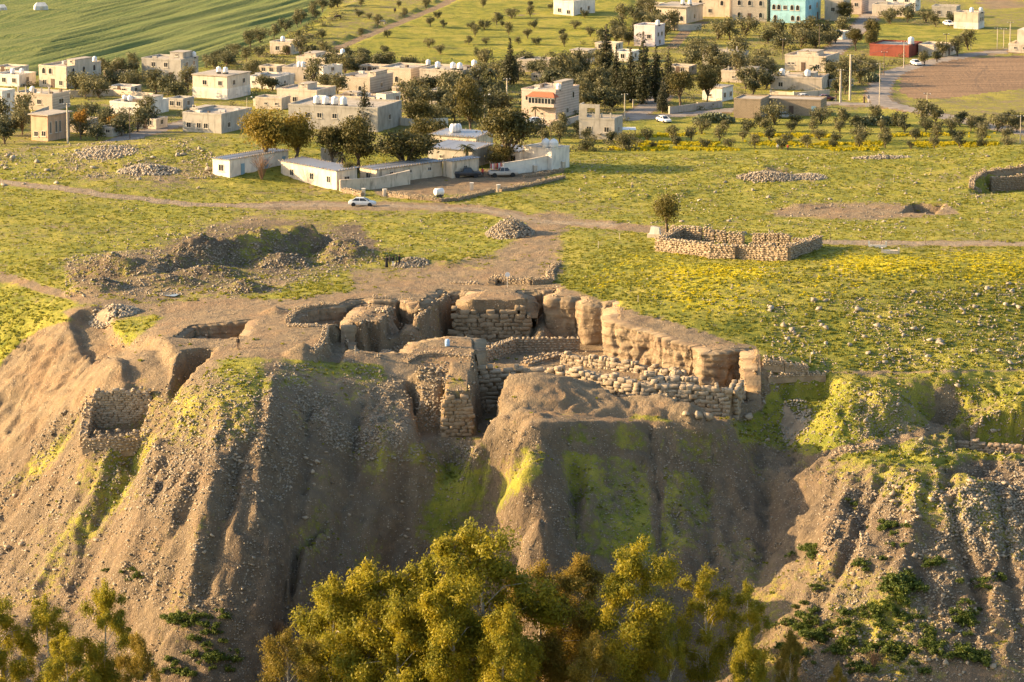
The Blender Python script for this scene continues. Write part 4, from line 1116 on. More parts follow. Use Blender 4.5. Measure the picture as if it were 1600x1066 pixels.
def house(label, L, C, R, base, top, yaw, mat, front=(), side=(), ymin=790, roof_room=None, tanks=(), door=None, depth=None, rim=.45, name='house', slab=0.0, lower=None, columns=0, left=False, sdoor=None, blue=False, tank_s=1.0):
    """C is the nearest corner; the front runs left from it, the side runs back to the right. front/side: rows of (kind, positions 0..1, height)"""
    y = math.radians(yaw)
    g = G(C, base, ymin)
    s = px_per_m(g[1], g[2])
    w = (C - L) / s / math.cos(y)
    d = depth if depth else min(22, max(5, (R - C) / s / max(.15, math.sin(y))))
    h = (base - top) / s
    root = thing(name, label, 'house' if name == 'house' else 'building', g, -y, None)
    HOUSES.append(((L + max(C, R)) / 2, base, label))
    mt = PL[mat]
    b = MB()
    if slab: b.box(-w, 0, 0, d, -2, h)
    else:
        b.box(-w, 0, 0, d, -2, h - rim)
    b.build('wall', mt, root)
    if slab:
        MB().box(-w - slab, slab, -slab, d + slab, h + .002, h + .22).build('roof', M_ROOF, root)
    else:
        r = MB()
        t = .22
        r.box(-w - .06, .06, -.06, t, h - rim + .002, h).box(-w - .06, .06, d - t, d + .06, h - rim + .002, h)
        r.box(-w - .06, -w + t, t, d - t, h - rim + .002, h).box(-t, .06, t, d - t, h - rim + .002, h)
        rr = r.build('roof_parapet', mt, root)
        MB().box(-w + t, -t, t, d - t, h - rim + .003, h - rim + .06).build('roof', M_ROOF, root)
    if lower:
        MB().box(-w - .05, .05, -.05, d + .05, -2, lower).build('painted_base', PL['white'], root)
    for kind, us, z in front:
        for u in us: add_window(root, kind, -w + u * w, -.0, z, 0)
    for kind, us, z in side:
        for u in us: add_window(root, kind, 0, u * d, z, PI / 2)
    dm = BDOOR_ME if blue else DOOR_ME
    if door is not None: put('door', dm, root, (-w + door * w, 0, .05), 0)
    if sdoor is not None: put('door', dm, root, (0, sdoor * d, .05), PI / 2)
    top_z = h - rim if not slab else h + .22
    if roof_room:
        u0, u1, hh = roof_room
        q = MB().box(-w + u0 * w, -w + u1 * w, d * .25, d * .75, top_z + .06, h + hh)
        rm = q.build('roof_room', mt, root)
        add_window(root, 's', -w + (u0 + u1) / 2 * w, d * .25, top_z + .9, 0)
        MB().box(-w + u0 * w - .12, -w + u1 * w + .12, d * .25 - .12, d * .75 + .12, h + hh + .002, h + hh + .14).build('roof_slab', M_ROOF, rm)
    if columns:
        cm = MB()
        for i in range(columns):
            xx = -w + (i + .5) * w / columns
            cm_ = MB().box(xx - .15, xx + .15, .25, .55, top_z + .06, h + 1.2 + random.uniform(-.3, .3))
            cm_.build('column', PL['grey'], root)
    if not slab and w * d > 60 and name == 'house':
        rc = random.Random(int(L * 7 + base))
        for q in range(rc.randint(2, 5)):
            xx, yy = -w * rc.uniform(.1, .9), d * rc.uniform(.1, .9); a_, b_, c_ = rc.uniform(.2, .9), rc.uniform(.2, .6), rc.uniform(.25, 1.0)
            MB().box(xx - a_, xx + a_, yy - b_, yy + b_, top_z + .06, top_z + .06 + c_).build(rc.choice(['roof_crate', 'roof_bench', 'roof_block']), rc.choice([M_WOOD, PL['white'], PL['grey'], M_METAL]), root)
        if rc.random() < .5:
            xx = -w * rc.uniform(.1, .9)
            mst = MB().tube((xx, d * .6, top_z), (xx, d * .6, top_z + 2.6), .03).tube((xx - .5, d * .6, top_z + 2.3), (xx + .5, d * .6, top_z + 2.3), .02).tube((xx - .35, d * .6, top_z + 2.0), (xx + .35, d * .6, top_z + 2.0), .02).build('aerial', M_DARKM, root)
        if rc.random() < .6:
            for i in range(rc.randint(2, 4)):
                xx = -w + (.06 if i % 2 else .94) * w; yy = d * (.06 if i < 2 else .94)
                MB().tube((xx, yy, top_z), (xx, yy, h + rc.uniform(.5, 1.0)), .05).build('rebar', M_WOOD, root)
    bpy.context.view_layer.update()
    for u, v, lb in tanks:
        x, yy = -w + u * w, v * d
        c, s_ = math.cos(-y), math.sin(-y)
        water_tank((g[0] + x * c - yy * s_, g[1] + x * s_ + yy * c, g[2] + top_z + .06), lb, tank_s)
    return root, w, d, h

T2 = lambda k: 'white water tank on the roof of ' + k
# ---- left part of the village
house('white two storey house cut off by the left edge of the photo', -32, 4, 17, 184, 142, 28, 'white', [('r', [.3, .85], 1), ('r', [.35, .8], 4.2)], [('r', [.5], 1), ('r', [.5], 4.2)])
house('rough stone house with unfinished posts on its long flat roof', 18, 82, 104, 174, 147, 24, 'stone', [('r', [.12, .38, .66], 1.4)], [('w', [.5], 1.3)], tanks=[(.35, .3, T2('the rough stone house with roof posts'))], columns=5)
house('beige villa with arched windows and a square roof tower', 58, 104, 150, 139, 104, 30, 'beige', [('a', [.18, .42], 3.3), ('r', [.2, .8], .7)], [('a', [.2, .5, .8], 3.3), ('r', [.6], .7)], roof_room=(.72, 1.0, 1.2), tanks=[(.9, .9, T2('the beige villa with arched windows'))], door=.5)
house('low pale house behind the rough stone house at the left edge', -12, 30, 51, 136, 117, 26, 'white', [('r', [.4, .8], .9)], [('r', [.5], .9)], tanks=[(.55, .3, 'left of two tanks on the low pale house by the left edge'), (.85, .4, 'right of two tanks on the low pale house by the left edge')])
house('apricot house with tall slit windows and a thin flat roof', 47, 75, 104, 221, 181, 30, 'orange', [('r', [.3], .8), ('r', [.75], 1.0)], [('t', [.12, .38, .55, .85], 1.6)], slab=.5)
house('long low annex wall right of the apricot house', 104, 136, 141, 208, 188, 20, 'beige', [('r', [.5], .9)], depth=6)
house('low white house with two roof tanks and a dark roof hut', 169, 229, 258, 182, 161, 24, 'white', [('s', [.55], 1.2), ('r', [.8], .7)], [('r', [.3], .7)], roof_room=(.75, 1.0, .9), tanks=[(.26, .25, 'left of two white tanks on the low white house'), (.40, .25, 'right of two white tanks on the low white house')])
house('grey unfinished two storey house below the wheat field', 219, 283, 306, 128, 93, 24, 'grey', [('r', [.3, .62], 3.4), ('s', [.2, .8], .9)], [('r', [.35, .75], 3.4), ('r', [.5], .7)], roof_room=(.62, .95, 1.4), tanks=[(.98, .8, T2('the grey house below the wheat field'))], door=.75)
house('white and grey house with two tanks and rain streaked end wall', 299, 355, 387, 156, 120, 27, 'cream', [('r', [.35, .8], 3.2), ('r', [.78], .8)], [('r', [.3, .72], 3.2), ('r', [.4, .8], .8)], tanks=[(.56, .3, 'left of two tanks on the streaked white house'), (.76, .3, 'right of two tanks on the streaked white house')], lower=2.6, slab=.25)
house('long low grey house with recessed bays beside the road', 283, 346, 388, 209, 178, 26, 'grey', [('r', [.42, .6, .16], .9)], [('r', [.25], 1), ('s', [.65], 1.5)], roof_room=(.0, .2, .3), sdoor=.85)
house('low white house behind the big golden tree', 386, 430, 457, 140, 121, 25, 'white', [('s', [.2], 1.2)], [('s', [.5], 1)])
house('small beige house at the foot of the orchard path', 421, 455, 471, 86, 66, 22, 'beige', [('r', [.35], 1)], [('r', [.5], 1)], tanks=[(.45, .3, 'white tank on the small house where the orchard path ends')], door=.85)
house('beige house with dark hedge at the lower end of the orchard', 462, 508, 536, 108, 90, 24, 'beige', [('s', [.3, .7], 1)], [], tanks=[(1.0, .9, T2('the beige house by the orchard hedge'))], roof_room=(.1, .5, .5))
house('brown walled house with two small tanks and scaffold wall', 440, 493, 497, 131, 106, 18, 'beige', [('r', [.3, .7], .9)], [], depth=8, tanks=[(.45, .2, 'left of two tanks on the brown walled house'), (.56, .2, 'right of two tanks on the brown walled house')])
house('narrow white house with a red curtain upstairs', 494, 505, 521, 132, 104, 40, 'white', [('r', [.5], 3.2)], [('r', [.5], 3), ('r', [.5], .8)], depth=7)
house('beige flat house with a small rooftop box in the middle', 431, 495, 522, 168, 141, 24, 'beige', [('r', [.45, .8], 1)], [('r', [.3, .7], 1)], roof_room=(.42, .65, .9))
house('beige house with arched doorway and small red roof', 526, 578, 612, 147, 121, 26, 'stone', [('r', [.25], 1), ('a', [.7], .3)], [('r', [.5], 1)], roof_room=(.75, 1.0, .9))
house('pale stone house with a row of arches left of the tanks', 592, 642, 672, 134, 107, 26, 'stone', [('a', [.55], .6), ('r', [.2], 1)], [('r', [.5], 1)], tanks=[(.98, .9, T2('the pale stone house with arches'))])
house('broad beige house with four roof tanks and dark porch', 655, 722, 750, 141, 110, 23, 'beige', [('r', [.22, .56], 1.2), ('r', [.85], 1.0)], [('w', [.4], 1)], tanks=[(.3, .3, 'leftmost of four tanks on the broad beige house'), (.66, .3, 'second of four tanks on the broad beige house'), (.82, .3, 'third of four tanks on the broad beige house'), (.9, .9, 'rightmost of four tanks on the broad beige house')], tank_s=1.15)
house('long grey house with four tall tanks behind the pine', 448, 590, 625, 207, 168, 20, 'grey', [('r', [.22, .35, .52], 2.6), ('s', [.1, .7], 3)], [('r', [.5], 2)], tanks=[(.28, .15, 'leftmost of four tall tanks behind the pine'), (.38, .15, 'second of four tall tanks behind the pine'), (.48, .15, 'third of four tall tanks behind the pine'), (.58, .15, 'rightmost of four tall tanks behind the pine')], tank_s=1.35)
house('tall narrow white house with paired arched windows', 588, 603, 625, 192, 147, 38, 'cream', [('a', [.5], 4.2)], [('a', [.35, .62], 2.6), ('r', [.8], 4.6)], lower=2.4)
house('beige flat roofed house half hidden by the pine', 521, 585, 601, 170, 152, 22, 'beige', [('s', [.3], 1)], [], roof_room=(.2, .5, .6))
house('beige house behind the golden tree top', 398, 440, 452, 172, 153, 20, 'beige', [('s', [.4, .8], 1)], [])
# ---- centre and right
rr, w_, d_, h_ = house('pink stone house with glazed veranda under a red tiled roof', 815, 868, 906, 187, 141, 27, 'pink', [('r', [.18], 4.0), ('s', [.6], .8)], [('a', [.75], 4.0), ('r', [.5], .8)], roof_room=(.78, 1.0, 1.5), tanks=[(.95, .2, T2('the red roofed veranda house'))])
v = MB(); v.box(-w_ * .72, .4, -1.7, -.001, 2.9, 3.7); v.build('veranda_wall', PL['pink'], rr)
for i in range(8):
    x0 = -w_ * .72 + .1 + i * (w_ * .72 + .3) / 8.0
    fr = MB().box(x0, x0 + .1, -1.7, -1.6, 3.7, 5.2).box(x0 + .1, x0 + .92, -1.7, -1.6, 4.9, 5.2).build('window', PL['white'], rr)
    MB().box(x0 + .1, x0 + .9, -1.66, -1.63, 3.72, 4.9).build('pane', M_PANE, fr)
e0, e1 = -w_ * .72 - .3, .7
MB().add([(e0, -2.0, 5.2), (e1, -2.0, 5.2), (e1, .5, 5.2), (e0, .5, 5.2), (e0 + .8, .3, 6.3), (e1 - 1.6, .3, 6.3)], [[0, 1, 5, 4], [1, 2, 5], [2, 3, 4, 5], [3, 0, 4], [0, 3, 2, 1]]).build('tiled_roof', M_TILE, rr)
rr, w_, d_, h_ = house('grey unfinished two storey house with open roof columns', 905, 960, 974, 219, 185, 18, 'grey', [('r', [.28, .78], 1.6)], [('r', [.5], 1.4)], columns=4)
MB().box(-w_, -w_ * .78, .0, .25, h_, h_ + 2.9).box(-w_ * .55, -w_ * .42, .0, .25, h_, h_ + 2.9).box(-w_ * .78, -w_ * .55, .0, .25, h_ + 2.1, h_ + 2.9).box(-w_, -w_ + .25, .25, d_ * .5, h_, h_ + 2.9).build('upper_wall', PL['grey'], rr)
MB().box(-w_ * .5, -w_ * .38, -.5, .02, 1.2, 1.4).build('window_ledge', PL['grey'], rr)
house('slim rose white house standing alone above the cypresses', 991, 1023, 1040, 73, 40, 24, 'rose', [('r', [.72], 2)], [('r', [.35, .7], 2.4), ('r', [.5], .3)], tanks=[(.95, .4, T2('the rose white house above the cypresses'))])
house('beige villa with porch and awnings high on the right', 1026, 1072, 1101, 37, 12, 25, 'beige', [('r', [.3, .6], .9), ('a', [.85], .6)], [('a', [.5], .8)], slab=.5, tanks=[(.72, .3, 'left of two tanks on the villa with awnings'), (.95, .3, 'right of two tanks on the villa with awnings')])
house('beige upper house behind the awning villa', 1080, 1140, 1146, 27, -2, 20, 'beige', [('a', [.25, .8], 3.2), ('r', [.5], 1)], [], depth=10)
house('three storey cut stone house with rows of arched windows', 1145, 1198, 1206, 34, -14, 16, 'stone', [('a', [.2, .5, .82], 4.4), ('a', [.2, .82], 1.0), ('a', [.2, .5, .82], 7.4)], [('a', [.5], 4)], depth=11, door=.5)
rr, w_, d_, h_ = house('pale blue house with small arched windows', 1205, 1258, 1288, 37, -1, 22, 'blue', [('a', [.1, .24, .62, .78], 3.6), ('r', [.42], 3.7), ('a', [.14, .8], .6), ('a', [.64], .6)], [('w', [.3], 3.6), ('a', [.75], 3.6), ('a', [.3], .6)], sdoor=.8)
house('sandy block house right of the blue house', 1289, 1317, 1322, 33, 0, 18, 'beige', [('r', [.45], 2.6)], [], depth=9, tanks=[(.7, .4, T2('the sandy block house by the blue house'))])
house('dark pink house half hidden by trees right of the blue house', 1330, 1346, 1352, 22, -2, 20, 'pink', [('r', [.5], 2)], [], depth=8)
house('half white half grey cube house in the green meadow at the top', 865, 896, 931, 25, 2, 30, 'white', [('r', [.3], .8), ('r', [.75], .4)], [('r', [.35, .7], .9)])
house('pale house with a flat terrace and dark laundry above the junction', 1228, 1290, 1316, 113, 88, 24, 'beige', [('s', [.1, .2], 1.5), ('r', [.8], .7)], [('r', [.18, .5, .8], 1)], roof_room=(.25, .7, .7), door=.45)
house('sandy house with two white tanks behind the old stone barn', 1205, 1284, 1290, 142, 121, 16, 'beige', [('r', [.2], .6)], [], depth=9, roof_room=(.58, .82, .6), tanks=[(.2, .2, 'left of two tanks on the sandy house behind the old barn'), (.7, .15, 'right of two tanks on the sandy house behind the old barn')], tank_s=1.25)
house('flat grey roofed house left of the sandy tank house', 1128, 1190, 1206, 131, 112, 20, 'beige', [('s', [.3, .7], 1)], [], roof_room=(.55, .8, .5), columns=3)
house('grey house shell with bare columns near the lone cypress', 1098, 1158, 1172, 106, 82, 20, 'grey', [('r', [.3, .6], 1)], [('r', [.5], 1)], columns=4)
house('small white house behind the green hedge', 1098, 1128, 1147, 159, 138, 30, 'white', [('s', [.4], 1)], [('r', [.25, .8], .8)], slab=.2)
house('small hut with pale green tin roof left of the cypresses', 892, 918, 929, 101, 80, 24, 'beige', [('s', [.5], 1)], [], slab=.3)
house('low white house glimpsed between the tall cypresses', 960, 986, 1001, 97, 81, 24, 'white', [('r', [.5], .8)], [('r', [.5], .8)])
house('long low beige house left of the grey date palms', 808, 858, 864, 114, 94, 16, 'beige', [('s', [.2, .5, .8], 1)], [], depth=7)
house('long windowless red brown building beside the road bend', 1361, 1420, 1447, 90, 71, 24, 'red', [], [], tanks=[(.95, .3, T2('the red brown building'))], tank_s=1.4, name='warehouse')
house('low pale house right of the red brown building', 1437, 1479, 1499, 88, 71, 26, 'cream', [], [('r', [.55], .7)], sdoor=.25)
house('low cream house in front of the white house at the top right', 1364, 1414, 1419, 27, 8, 18, 'cream', [('s', [.3, .7], 1)], [], depth=9)
house('white three storey house at the top edge right', 1386, 1430, 1441, 18, -12, 22, 'white', [('r', [.3, .7], 2.6)], [('r', [.5], 2.6)])
house('low grey house in front of bare soil at the top right', 1457, 1494, 1503, 28, 10, 20, 'grey', [('r', [.3, .7], .8)], [])
house('small two part house with twin tanks by the dark field', 1492, 1528, 1541, 46, 20, 24, 'beige', [('r', [.3, .75], .6)], [('r', [.4, .75], 2)], tanks=[(.65, .3, 'left of twin tanks on the house by the dark field'), (.98, .5, 'right of twin tanks on the house by the dark field')], lower=1.8)
rr, w_, d_, h_ = house('cream house cut off by the right edge above the ploughed field', 1578, 1630, 1645, 84, 70, 20, 'cream', [('s', [.2, .45], .9)], [], depth=9)
MB().box(-w_ * .78, 0, 1.0, 8, h_ - .3, h_ + 3.6).build('upper_wall', PL['cream'], rr)
house('square old stone barn at the left end of the stone row', 1147, 1188, 1200, 186, 155, 18, 'old', [], [], depth=8, name='barn', rim=.3)
rr, w_, d_, h_ = house('long old stone row house with dark doorways by the road', 1192, 1282, 1297, 182, 156, 16, 'old', [('s', [.18], 1.2)], [], depth=7, name='barn', rim=.3, door=.50)
put('door', BDOOR_ME, rr, (-w_ * .12, 0, .2)); put('door', DOOR_ME, rr, (-w_ * .92, 0, .2))
# ---- lesser houses filling the rows
for (lb, L, C, R, b_, t_, yaw, mt) in [
 ('low grey store house between the apricot house and the crest road', 150, 176, 188, 214, 200, 26, 'grey'), ('low beige house squeezed behind the olive trees left of the grey house', 160, 196, 210, 128, 112, 24, 'beige'),
 ('small cream house below the white house with the streaked wall', 395, 424, 440, 168, 156, 24, 'cream'), ('flat white house behind the narrow white one with the curtain', 470, 500, 512, 118, 106, 24, 'white'),
 ('beige one storey house in front of the pale stone arches', 612, 650, 664, 152, 137, 24, 'beige'), ('grey low house right of the tall narrow white house', 640, 676, 692, 178, 163, 24, 'grey'),
 ('flat roofed cream house behind the dark pine', 690, 726, 744, 176, 160, 26, 'cream'), ('small stone house above the fan of palm fronds', 830, 856, 868, 128, 116, 24, 'stone'),
 ('beige house at the back of the cypress grove', 1044, 1076, 1090, 118, 104, 24, 'beige'), ('pale low house behind the flat grey roofed house', 1172, 1198, 1210, 116, 103, 24, 'cream'),
 ('cream house at the top edge above the cypress tips', 1000, 1030, 1040, 20, 6, 22, 'cream'), ('low white house at the far left behind the beige villa', -14, 22, 40, 118, 106, 24, 'cream'),
 ('cream house just behind the thin dark crest pole', 210, 244, 258, 202, 186, 26, 'cream'), ('narrow grey house behind the low white roof tank house', 262, 286, 298, 172, 154, 26, 'grey'), ('white flat house between the villa and the grey unfinished house', 168, 204, 218, 150, 136, 24, 'white'), ('sandy low house left of the brown walled house', 404, 432, 442, 118, 104, 24, 'beige'), ('low cream house in front of the broad four tank house', 668, 712, 730, 158, 143, 24, 'cream'), ('small beige house right of the dark spiky fir', 628, 652, 664, 160, 146, 26, 'beige'), ('stone house behind the beige arched doorway house', 560, 596, 606, 118, 104, 24, 'stone'), ('pale house left of the slim rose house', 930, 962, 974, 82, 68, 24, 'cream'),
 ('little white house beside the road to the top right', 1300, 1316, 1324, 62, 50, 28, 'white'), ('grey walled yard house near the thick concrete poles', 1296, 1322, 1334, 138, 126, 26, 'grey')]:
    house(lb, L, C, R, b_, t_, yaw, mt, [('r', [.25, .7], .8)], [('r', [.5], .8)], door=.48 if C - L > 28 else None)
def yard_wall(label, pts, h=1.6, mat='beige'):
    q = [(*G(a, b, 790), 0) for a, b in pts]
    for a in q: pass
    root = thing('yard_wall', label, 'wall', q[0][:3], 0, 'yard walls in the village')
    o = np.array(q[0][:3])
    for a, b in zip(q[:-1], q[1:]):
        a, b = np.array(a[:3]) - o, np.array(b[:3]) - o; d = (b - a)[:2]; d = d / np.linalg.norm(d); n = np.array([d[1], -d[0]]) * .13
        c = [a[:2] - n, a[:2] + n, b[:2] + n, b[:2] - n]
        MB().hexa([(*c[0], a[2] - .8), (*c[1], a[2] - .8), (*c[2], b[2] - .8), (*c[3], b[2] - .8)], [(*c[0], a[2] + h), (*c[1], a[2] + h), (*c[2], b[2] + h), (*c[3], b[2] + h)]).build('wall_section', PL[mat], root)
        MB().tube((a[0], a[1], a[2] - .5), (a[0], a[1], a[2] + h + .2), .22, .22, 4).build('wall_pier', PL['cream'], root)
yard_wall('beige yard wall in front of the beige villa with arched windows', [(110, 152), (176, 150), (240, 156)])
yard_wall('grey yard wall below the rough stone house', [(-5, 190), (50, 186), (76, 176)], 1.5, 'grey')
yard_wall('long yard wall in front of the four tank house', [(640, 152), (700, 154), (752, 148)], 1.6)
yard_wall('pink yard wall below the veranda house', [(848, 196), (880, 198), (908, 190)], 1.6, 'pink')
yard_wall('green painted fence wall beside the small white house', [(1046, 178), (1090, 172), (1128, 168)], 1.6, 'grey')
yard_wall('pale yard wall below the awning villa', [(1020, 44), (1060, 48), (1096, 46)], 1.6, 'cream')
yard_wall('white yard wall beside the tall narrow white house', [(626, 196), (660, 198), (700, 196)], 1.7, 'white')
yard_wall('low wall along the yard of the sandy tank house', [(1204, 150), (1240, 153), (1296, 148)], 1.3, 'beige')
# ---- the long low buildings on the plateau
def sheet_roof(root, w, d, z0, z1, label=None, mat=None, over=.35):
    """corrugated sheets sloping from front to back, weighted with stones along the edges"""
    n = max(6, int((w + 2 * over) / .45))
    for k in range(max(2, int(w / 2.2))):
        a = -w - over + k * (w + 2 * over) / max(2, int(w / 2.2)); b = a + (w + 2 * over) / max(2, int(w / 2.2)) - .02
        V, F = [], []
        m = max(4, int((b - a) / .2))
        dz = random.uniform(0, .04)
        for i in range(m + 1):
            x = a + (b - a) * i / m; zz = .05 * (i % 2) + dz
            for yy, zb in ((-over, z0), (d + over, z1)):
                V += [(x, yy, zb + zz), (x, yy, zb + zz + .03)]
        for i in range(m):
            o = i * 4
            F += [[o, o + 4, o + 6, o + 2], [o + 1, o + 3, o + 7, o + 5], [o, o + 1, o + 5, o + 4], [o + 2, o + 6, o + 7, o + 3]]
        MB().add(V, F).build('roof_sheet', mat or M_METAL, root)
    pos, sz = [], []
    for i in range(int((w + 1) / .5)):
        x = -w - .2 + i * .5 + random.uniform(-.1, .1)
        for yy, zb in ((-over + .15, z0), (d + over - .2, z1)):
            if random.random() < .8: pos.append((x, yy, zb + .17)); sz.append((.35, .28, .22))
    for i in range(int(d / .6)):
        for x in (-w - over + .2, over - .2):
            t = i * .6 / d
            pos.append((x, i * .6, z0 * (1 - t) + z1 * t + .17)); sz.append((.35, .3, .22))
    tag(put('roof_stones', scatter_mesh('roof_stones', ROCKS, pos, sz, rng.uniform(0, 6, len(pos)), .2, M_STONE), root), kind='stuff')

def hut(label, L, C, R, base, top, yaw, mat, front=(), side=(), drop=.35, depth=None, sdoor=None, blue=False, roofmat=None):
    y = math.radians(yaw); g = G(C, base); s = px_per_m(g[1], g[2])
    w = (C - L) / s / math.cos(y); d = depth or (R - C) / s / math.sin(y); h = (base - top) / s
    root = thing('long_hut', label, 'building', g, -y, 'low huts of the compound on the plateau')
    b = MB(); b.hexa([(-w, 0, -1), (0, 0, -1), (0, d, -1), (-w, d, -1)], [(-w, 0, h), (0, 0, h), (0, d, h + drop), (-w, d, h + drop)])
    b.build('wall', PL[mat], root)
    for kind, us, z in front:
        for u in us: add_window(root, kind, -w + u * w, 0, z, 0)
    for kind, us, z in side:
        for u in us: add_window(root, kind, 0, u * d, z, PI / 2)
    if sdoor is not None:
        for q in sdoor: put('door', BDOOR_ME if blue else DOOR_ME, root, (0, q * d, .05), PI / 2)
    sheet_roof(root, w, d, h + .02, h + drop + .02, mat=roofmat)
    return root, w, d, h
hut('white hut with blue doors and stone weighted roof, leftmost on the plateau', 331, 359, 444, 278, 250, 36, 'white', [('r', [.5], 1.0)], [], -.1, sdoor=(.22, .62, .92), blue=True)
hut('long cream hut with three windows and a grey sheet roof', 432, 526, 557, 297, 268, 52, 'cream', [('r', [.2, .56, .86], .95)], [('r', [.5], 1.0)], .3)
hut('long stained hut with patched sheet roof behind the painted wall', 561, 589, 690, 291, 266, 49, 'stainwhite', [('r', [.5], .9)], [('s', [.22, .5, .8], 1.6)], .2)
hut('far end of the stained row, dark streaked wall behind the pickups', 692, 706, 748, 279, 253, 49, 'stainwhite', [], [('s', [.5], 1.4)], .2)
hut('grey sheet roofed shed in the middle of the compound', 668, 738, 764, 262, 236, 30, 'grey', [('s', [.3, .6], 1.2)], [], .5, depth=7)
hut('upper shed with pale roof under the big lying tank', 672, 744, 772, 240, 215, 26, 'stainwhite', [('r', [.2, .4, .6, .8], 1.0)], [], .3, depth=7)
hut('low white shed with dark openings beside the gate', 764, 812, 838, 262, 238, 28, 'white', [('w', [.3, .7], .8)], [], .3, depth=6)
def masonry_wall(label, pts, thick, mat, name='compound_wall', pier=None):
    pts = [np.array(p, float) for p in pts]
    root = thing(name, label, 'wall', tuple(pts[0][:3]), 0, 'plastered walls round the compound')
    o = pts[0][:3]
    for a, b in zip(pts[:-1], pts[1:]):
        d = (b[:2] - a[:2]); d /= np.linalg.norm(d); n = np.array([d[1], -d[0]]) * thick / 2
        q = [a[:2] - n, a[:2] + n, b[:2] + n, b[:2] - n]
        zz = [a, a, b, b]
        MB().hexa([(*(p - o[:2]), z[2] - .8 - o[2]) for p, z in zip(q, zz)], [(*(p - o[:2]), z[3] - o[2]) for p, z in zip(q, zz)]).build('wall_section', PL[mat], root)
        n2 = n * 1.35; q2 = [a[:2] - n2, a[:2] + n2, b[:2] + n2, b[:2] - n2]
        MB().hexa([(*(p - o[:2]), z[3] + .003 - o[2]) for p, z in zip(q2, zz)], [(*(p - o[:2]), z[3] + .09 - o[2]) for p, z in zip(q2, zz)]).build('coping', PL['cream'], root)
    return root
def wgh(px, py, h):
    g = G(px, py); return (g[0], g[1], g[2], g[2] + h)
masonry_wall('cracked whitewashed wall joining the cream hut to the stained hut', [wgh(531, 299, 1.9), wgh(590, 295, 1.9), wgh(640, 288, 2.4)], .3, 'stainwhite')
masonry_wall('white wall rising to the right from the gate to the tank block', [wgh(786, 273, 2.0), wgh(830, 269, 2.3), wgh(862, 265, 2.6)], .35, 'white')
masonry_wall('grey end wall standing under the dark trees behind the huts', [wgh(502, 258, 3.0), wgh(536, 262, 2.6)], .3, 'grey')
rr, w_, d_, h_ = house('white corner block of the compound carrying two round tanks', 818, 862, 877, 266, 232, 40, 'white', [], [], ymin=0, depth=5, rim=.2)
c_ = G(862, 266)
BALL_ME = MB().lathe([(0, 0), (.45, .02), (.85, .25), (1.0, .7), (.98, 1.2), (.8, 1.65), (.45, 1.95), (.2, 2.0), (.2, 2.1), (0, 2.1)], 18).mesh('tank_body', M_TANK, True)
BRING_ME = MB().lathe([(.9, 0), (1.03, .0), (1.03, .06), (.9, .06)], 18).mesh('tank_rim', M_METAL)
for k, (px, lb) in enumerate([(853, 'left of two big round white tanks on the compound corner block'), (865, 'right of two big round white tanks on the compound corner block')]):
    t = thing('water_tank', lb, 'water tank', (PY(px, 232, c_[1] + 2.0)[0], c_[1] + 1.6 - k * .4, c_[2] + h_ - .14), 0, 'round tanks on the compound')
    t.scale = (.85, .85, .85)
    put('tank_body', BALL_ME, t); put('tank_rim', BRING_ME, t, (0, 0, .85)); put('tank_rim', BRING_ME, t, (0, 0, 1.1)).scale = (.97, .97, 1)
g = G(712, 262)
t = thing('water_tank', 'big white tank lying on its side above the sheds', 'water tank', PY(712, 209, 702), .3, None)
MB().lathe([(0, -1.05), (.55, -1.02), (.85, -.85), (.85, .85), (.55, 1.02), (0, 1.05)], 18, (0, 0, 1.0), 'x').build('tank_body', M_TANK, t, smooth=True)
for xx in (-.6, 0, .6): MB().lathe([(.86, xx - .04), (.90, xx - .04), (.90, xx + .04), (.86, xx + .04)], 18, (0, 0, 1.0), 'x').build('tank_band', M_METAL, t)
MB().box(-.8, -.6, -.7, .7, -1.2, .5).box(.6, .8, -.7, .7, -1.2, .5).build('tank_cradle', PL['grey'], t)
g = G(686, 309)
t = thing('water_trailer', 'small white water tank lying behind the curved stone wall', 'water tank', g, .5)
MB().lathe([(0, -.8), (.5, -.78), (.62, -.65), (.62, .65), (.5, .78), (0, .8)], 16, (0, 0, 1.0), 'x').build('tank_body', M_TANK, t, smooth=True)
MB().box(-.7, .7, -.45, .45, .25, .42).build('trailer_frame', M_DARKM, t)
for sy in (-.55, .55): MB().lathe([(.3, sy - .08), (.3, sy + .08)], 12, (0, 0, .3), 'y').build('wheel', M_DARKM, t)
# stone gate posts
for px, py, lb in [(568, 306, 'square pale gate post ending the short stone wall'), (601, 307, 'square pale gate post starting the curved stone wall'), (737, 297, 'squat pale stone post inside the curved wall'), (779, 300, 'pale gate post at the yard entrance, by the track'), (837, 269, 'white gate post below the compound wall'), (881, 263, 'leaning white post at the far end of the compound wall')]:
    g = G(px, py)
    t = thing('gate_post', lb, 'post', g, random.uniform(-.3, .3), 'pale gate posts of the compound')
    MB().box(-.28, .28, -.28, .28, -.3, 1.15).build('shaft', PL['cream'], t); MB().box(-.34, .34, -.34, .34, 1.153, 1.28).build('cap', PL['white'], t)
# shrine with a pale plaster panel beside the little tree
g = G(1023, 371)
t = thing('plaster_monument', 'small whitewashed block under the little tree by the square ruin', 'monument', g, -.3)
MB().box(-1.1, 1.1, -.5, .5, -.3, .55).build('base', PL['beige'], t); MB().hexa([(-.8, -.4, .553), (.9, -.4, .553), (.9, .4, .553), (-.8, .4, .553)], [(-.55, -.35, 1.75), (.75, -.35, 1.55), (.75, .35, 1.55), (-.55, .35, 1.75)]).build('block', PL['white'], t)
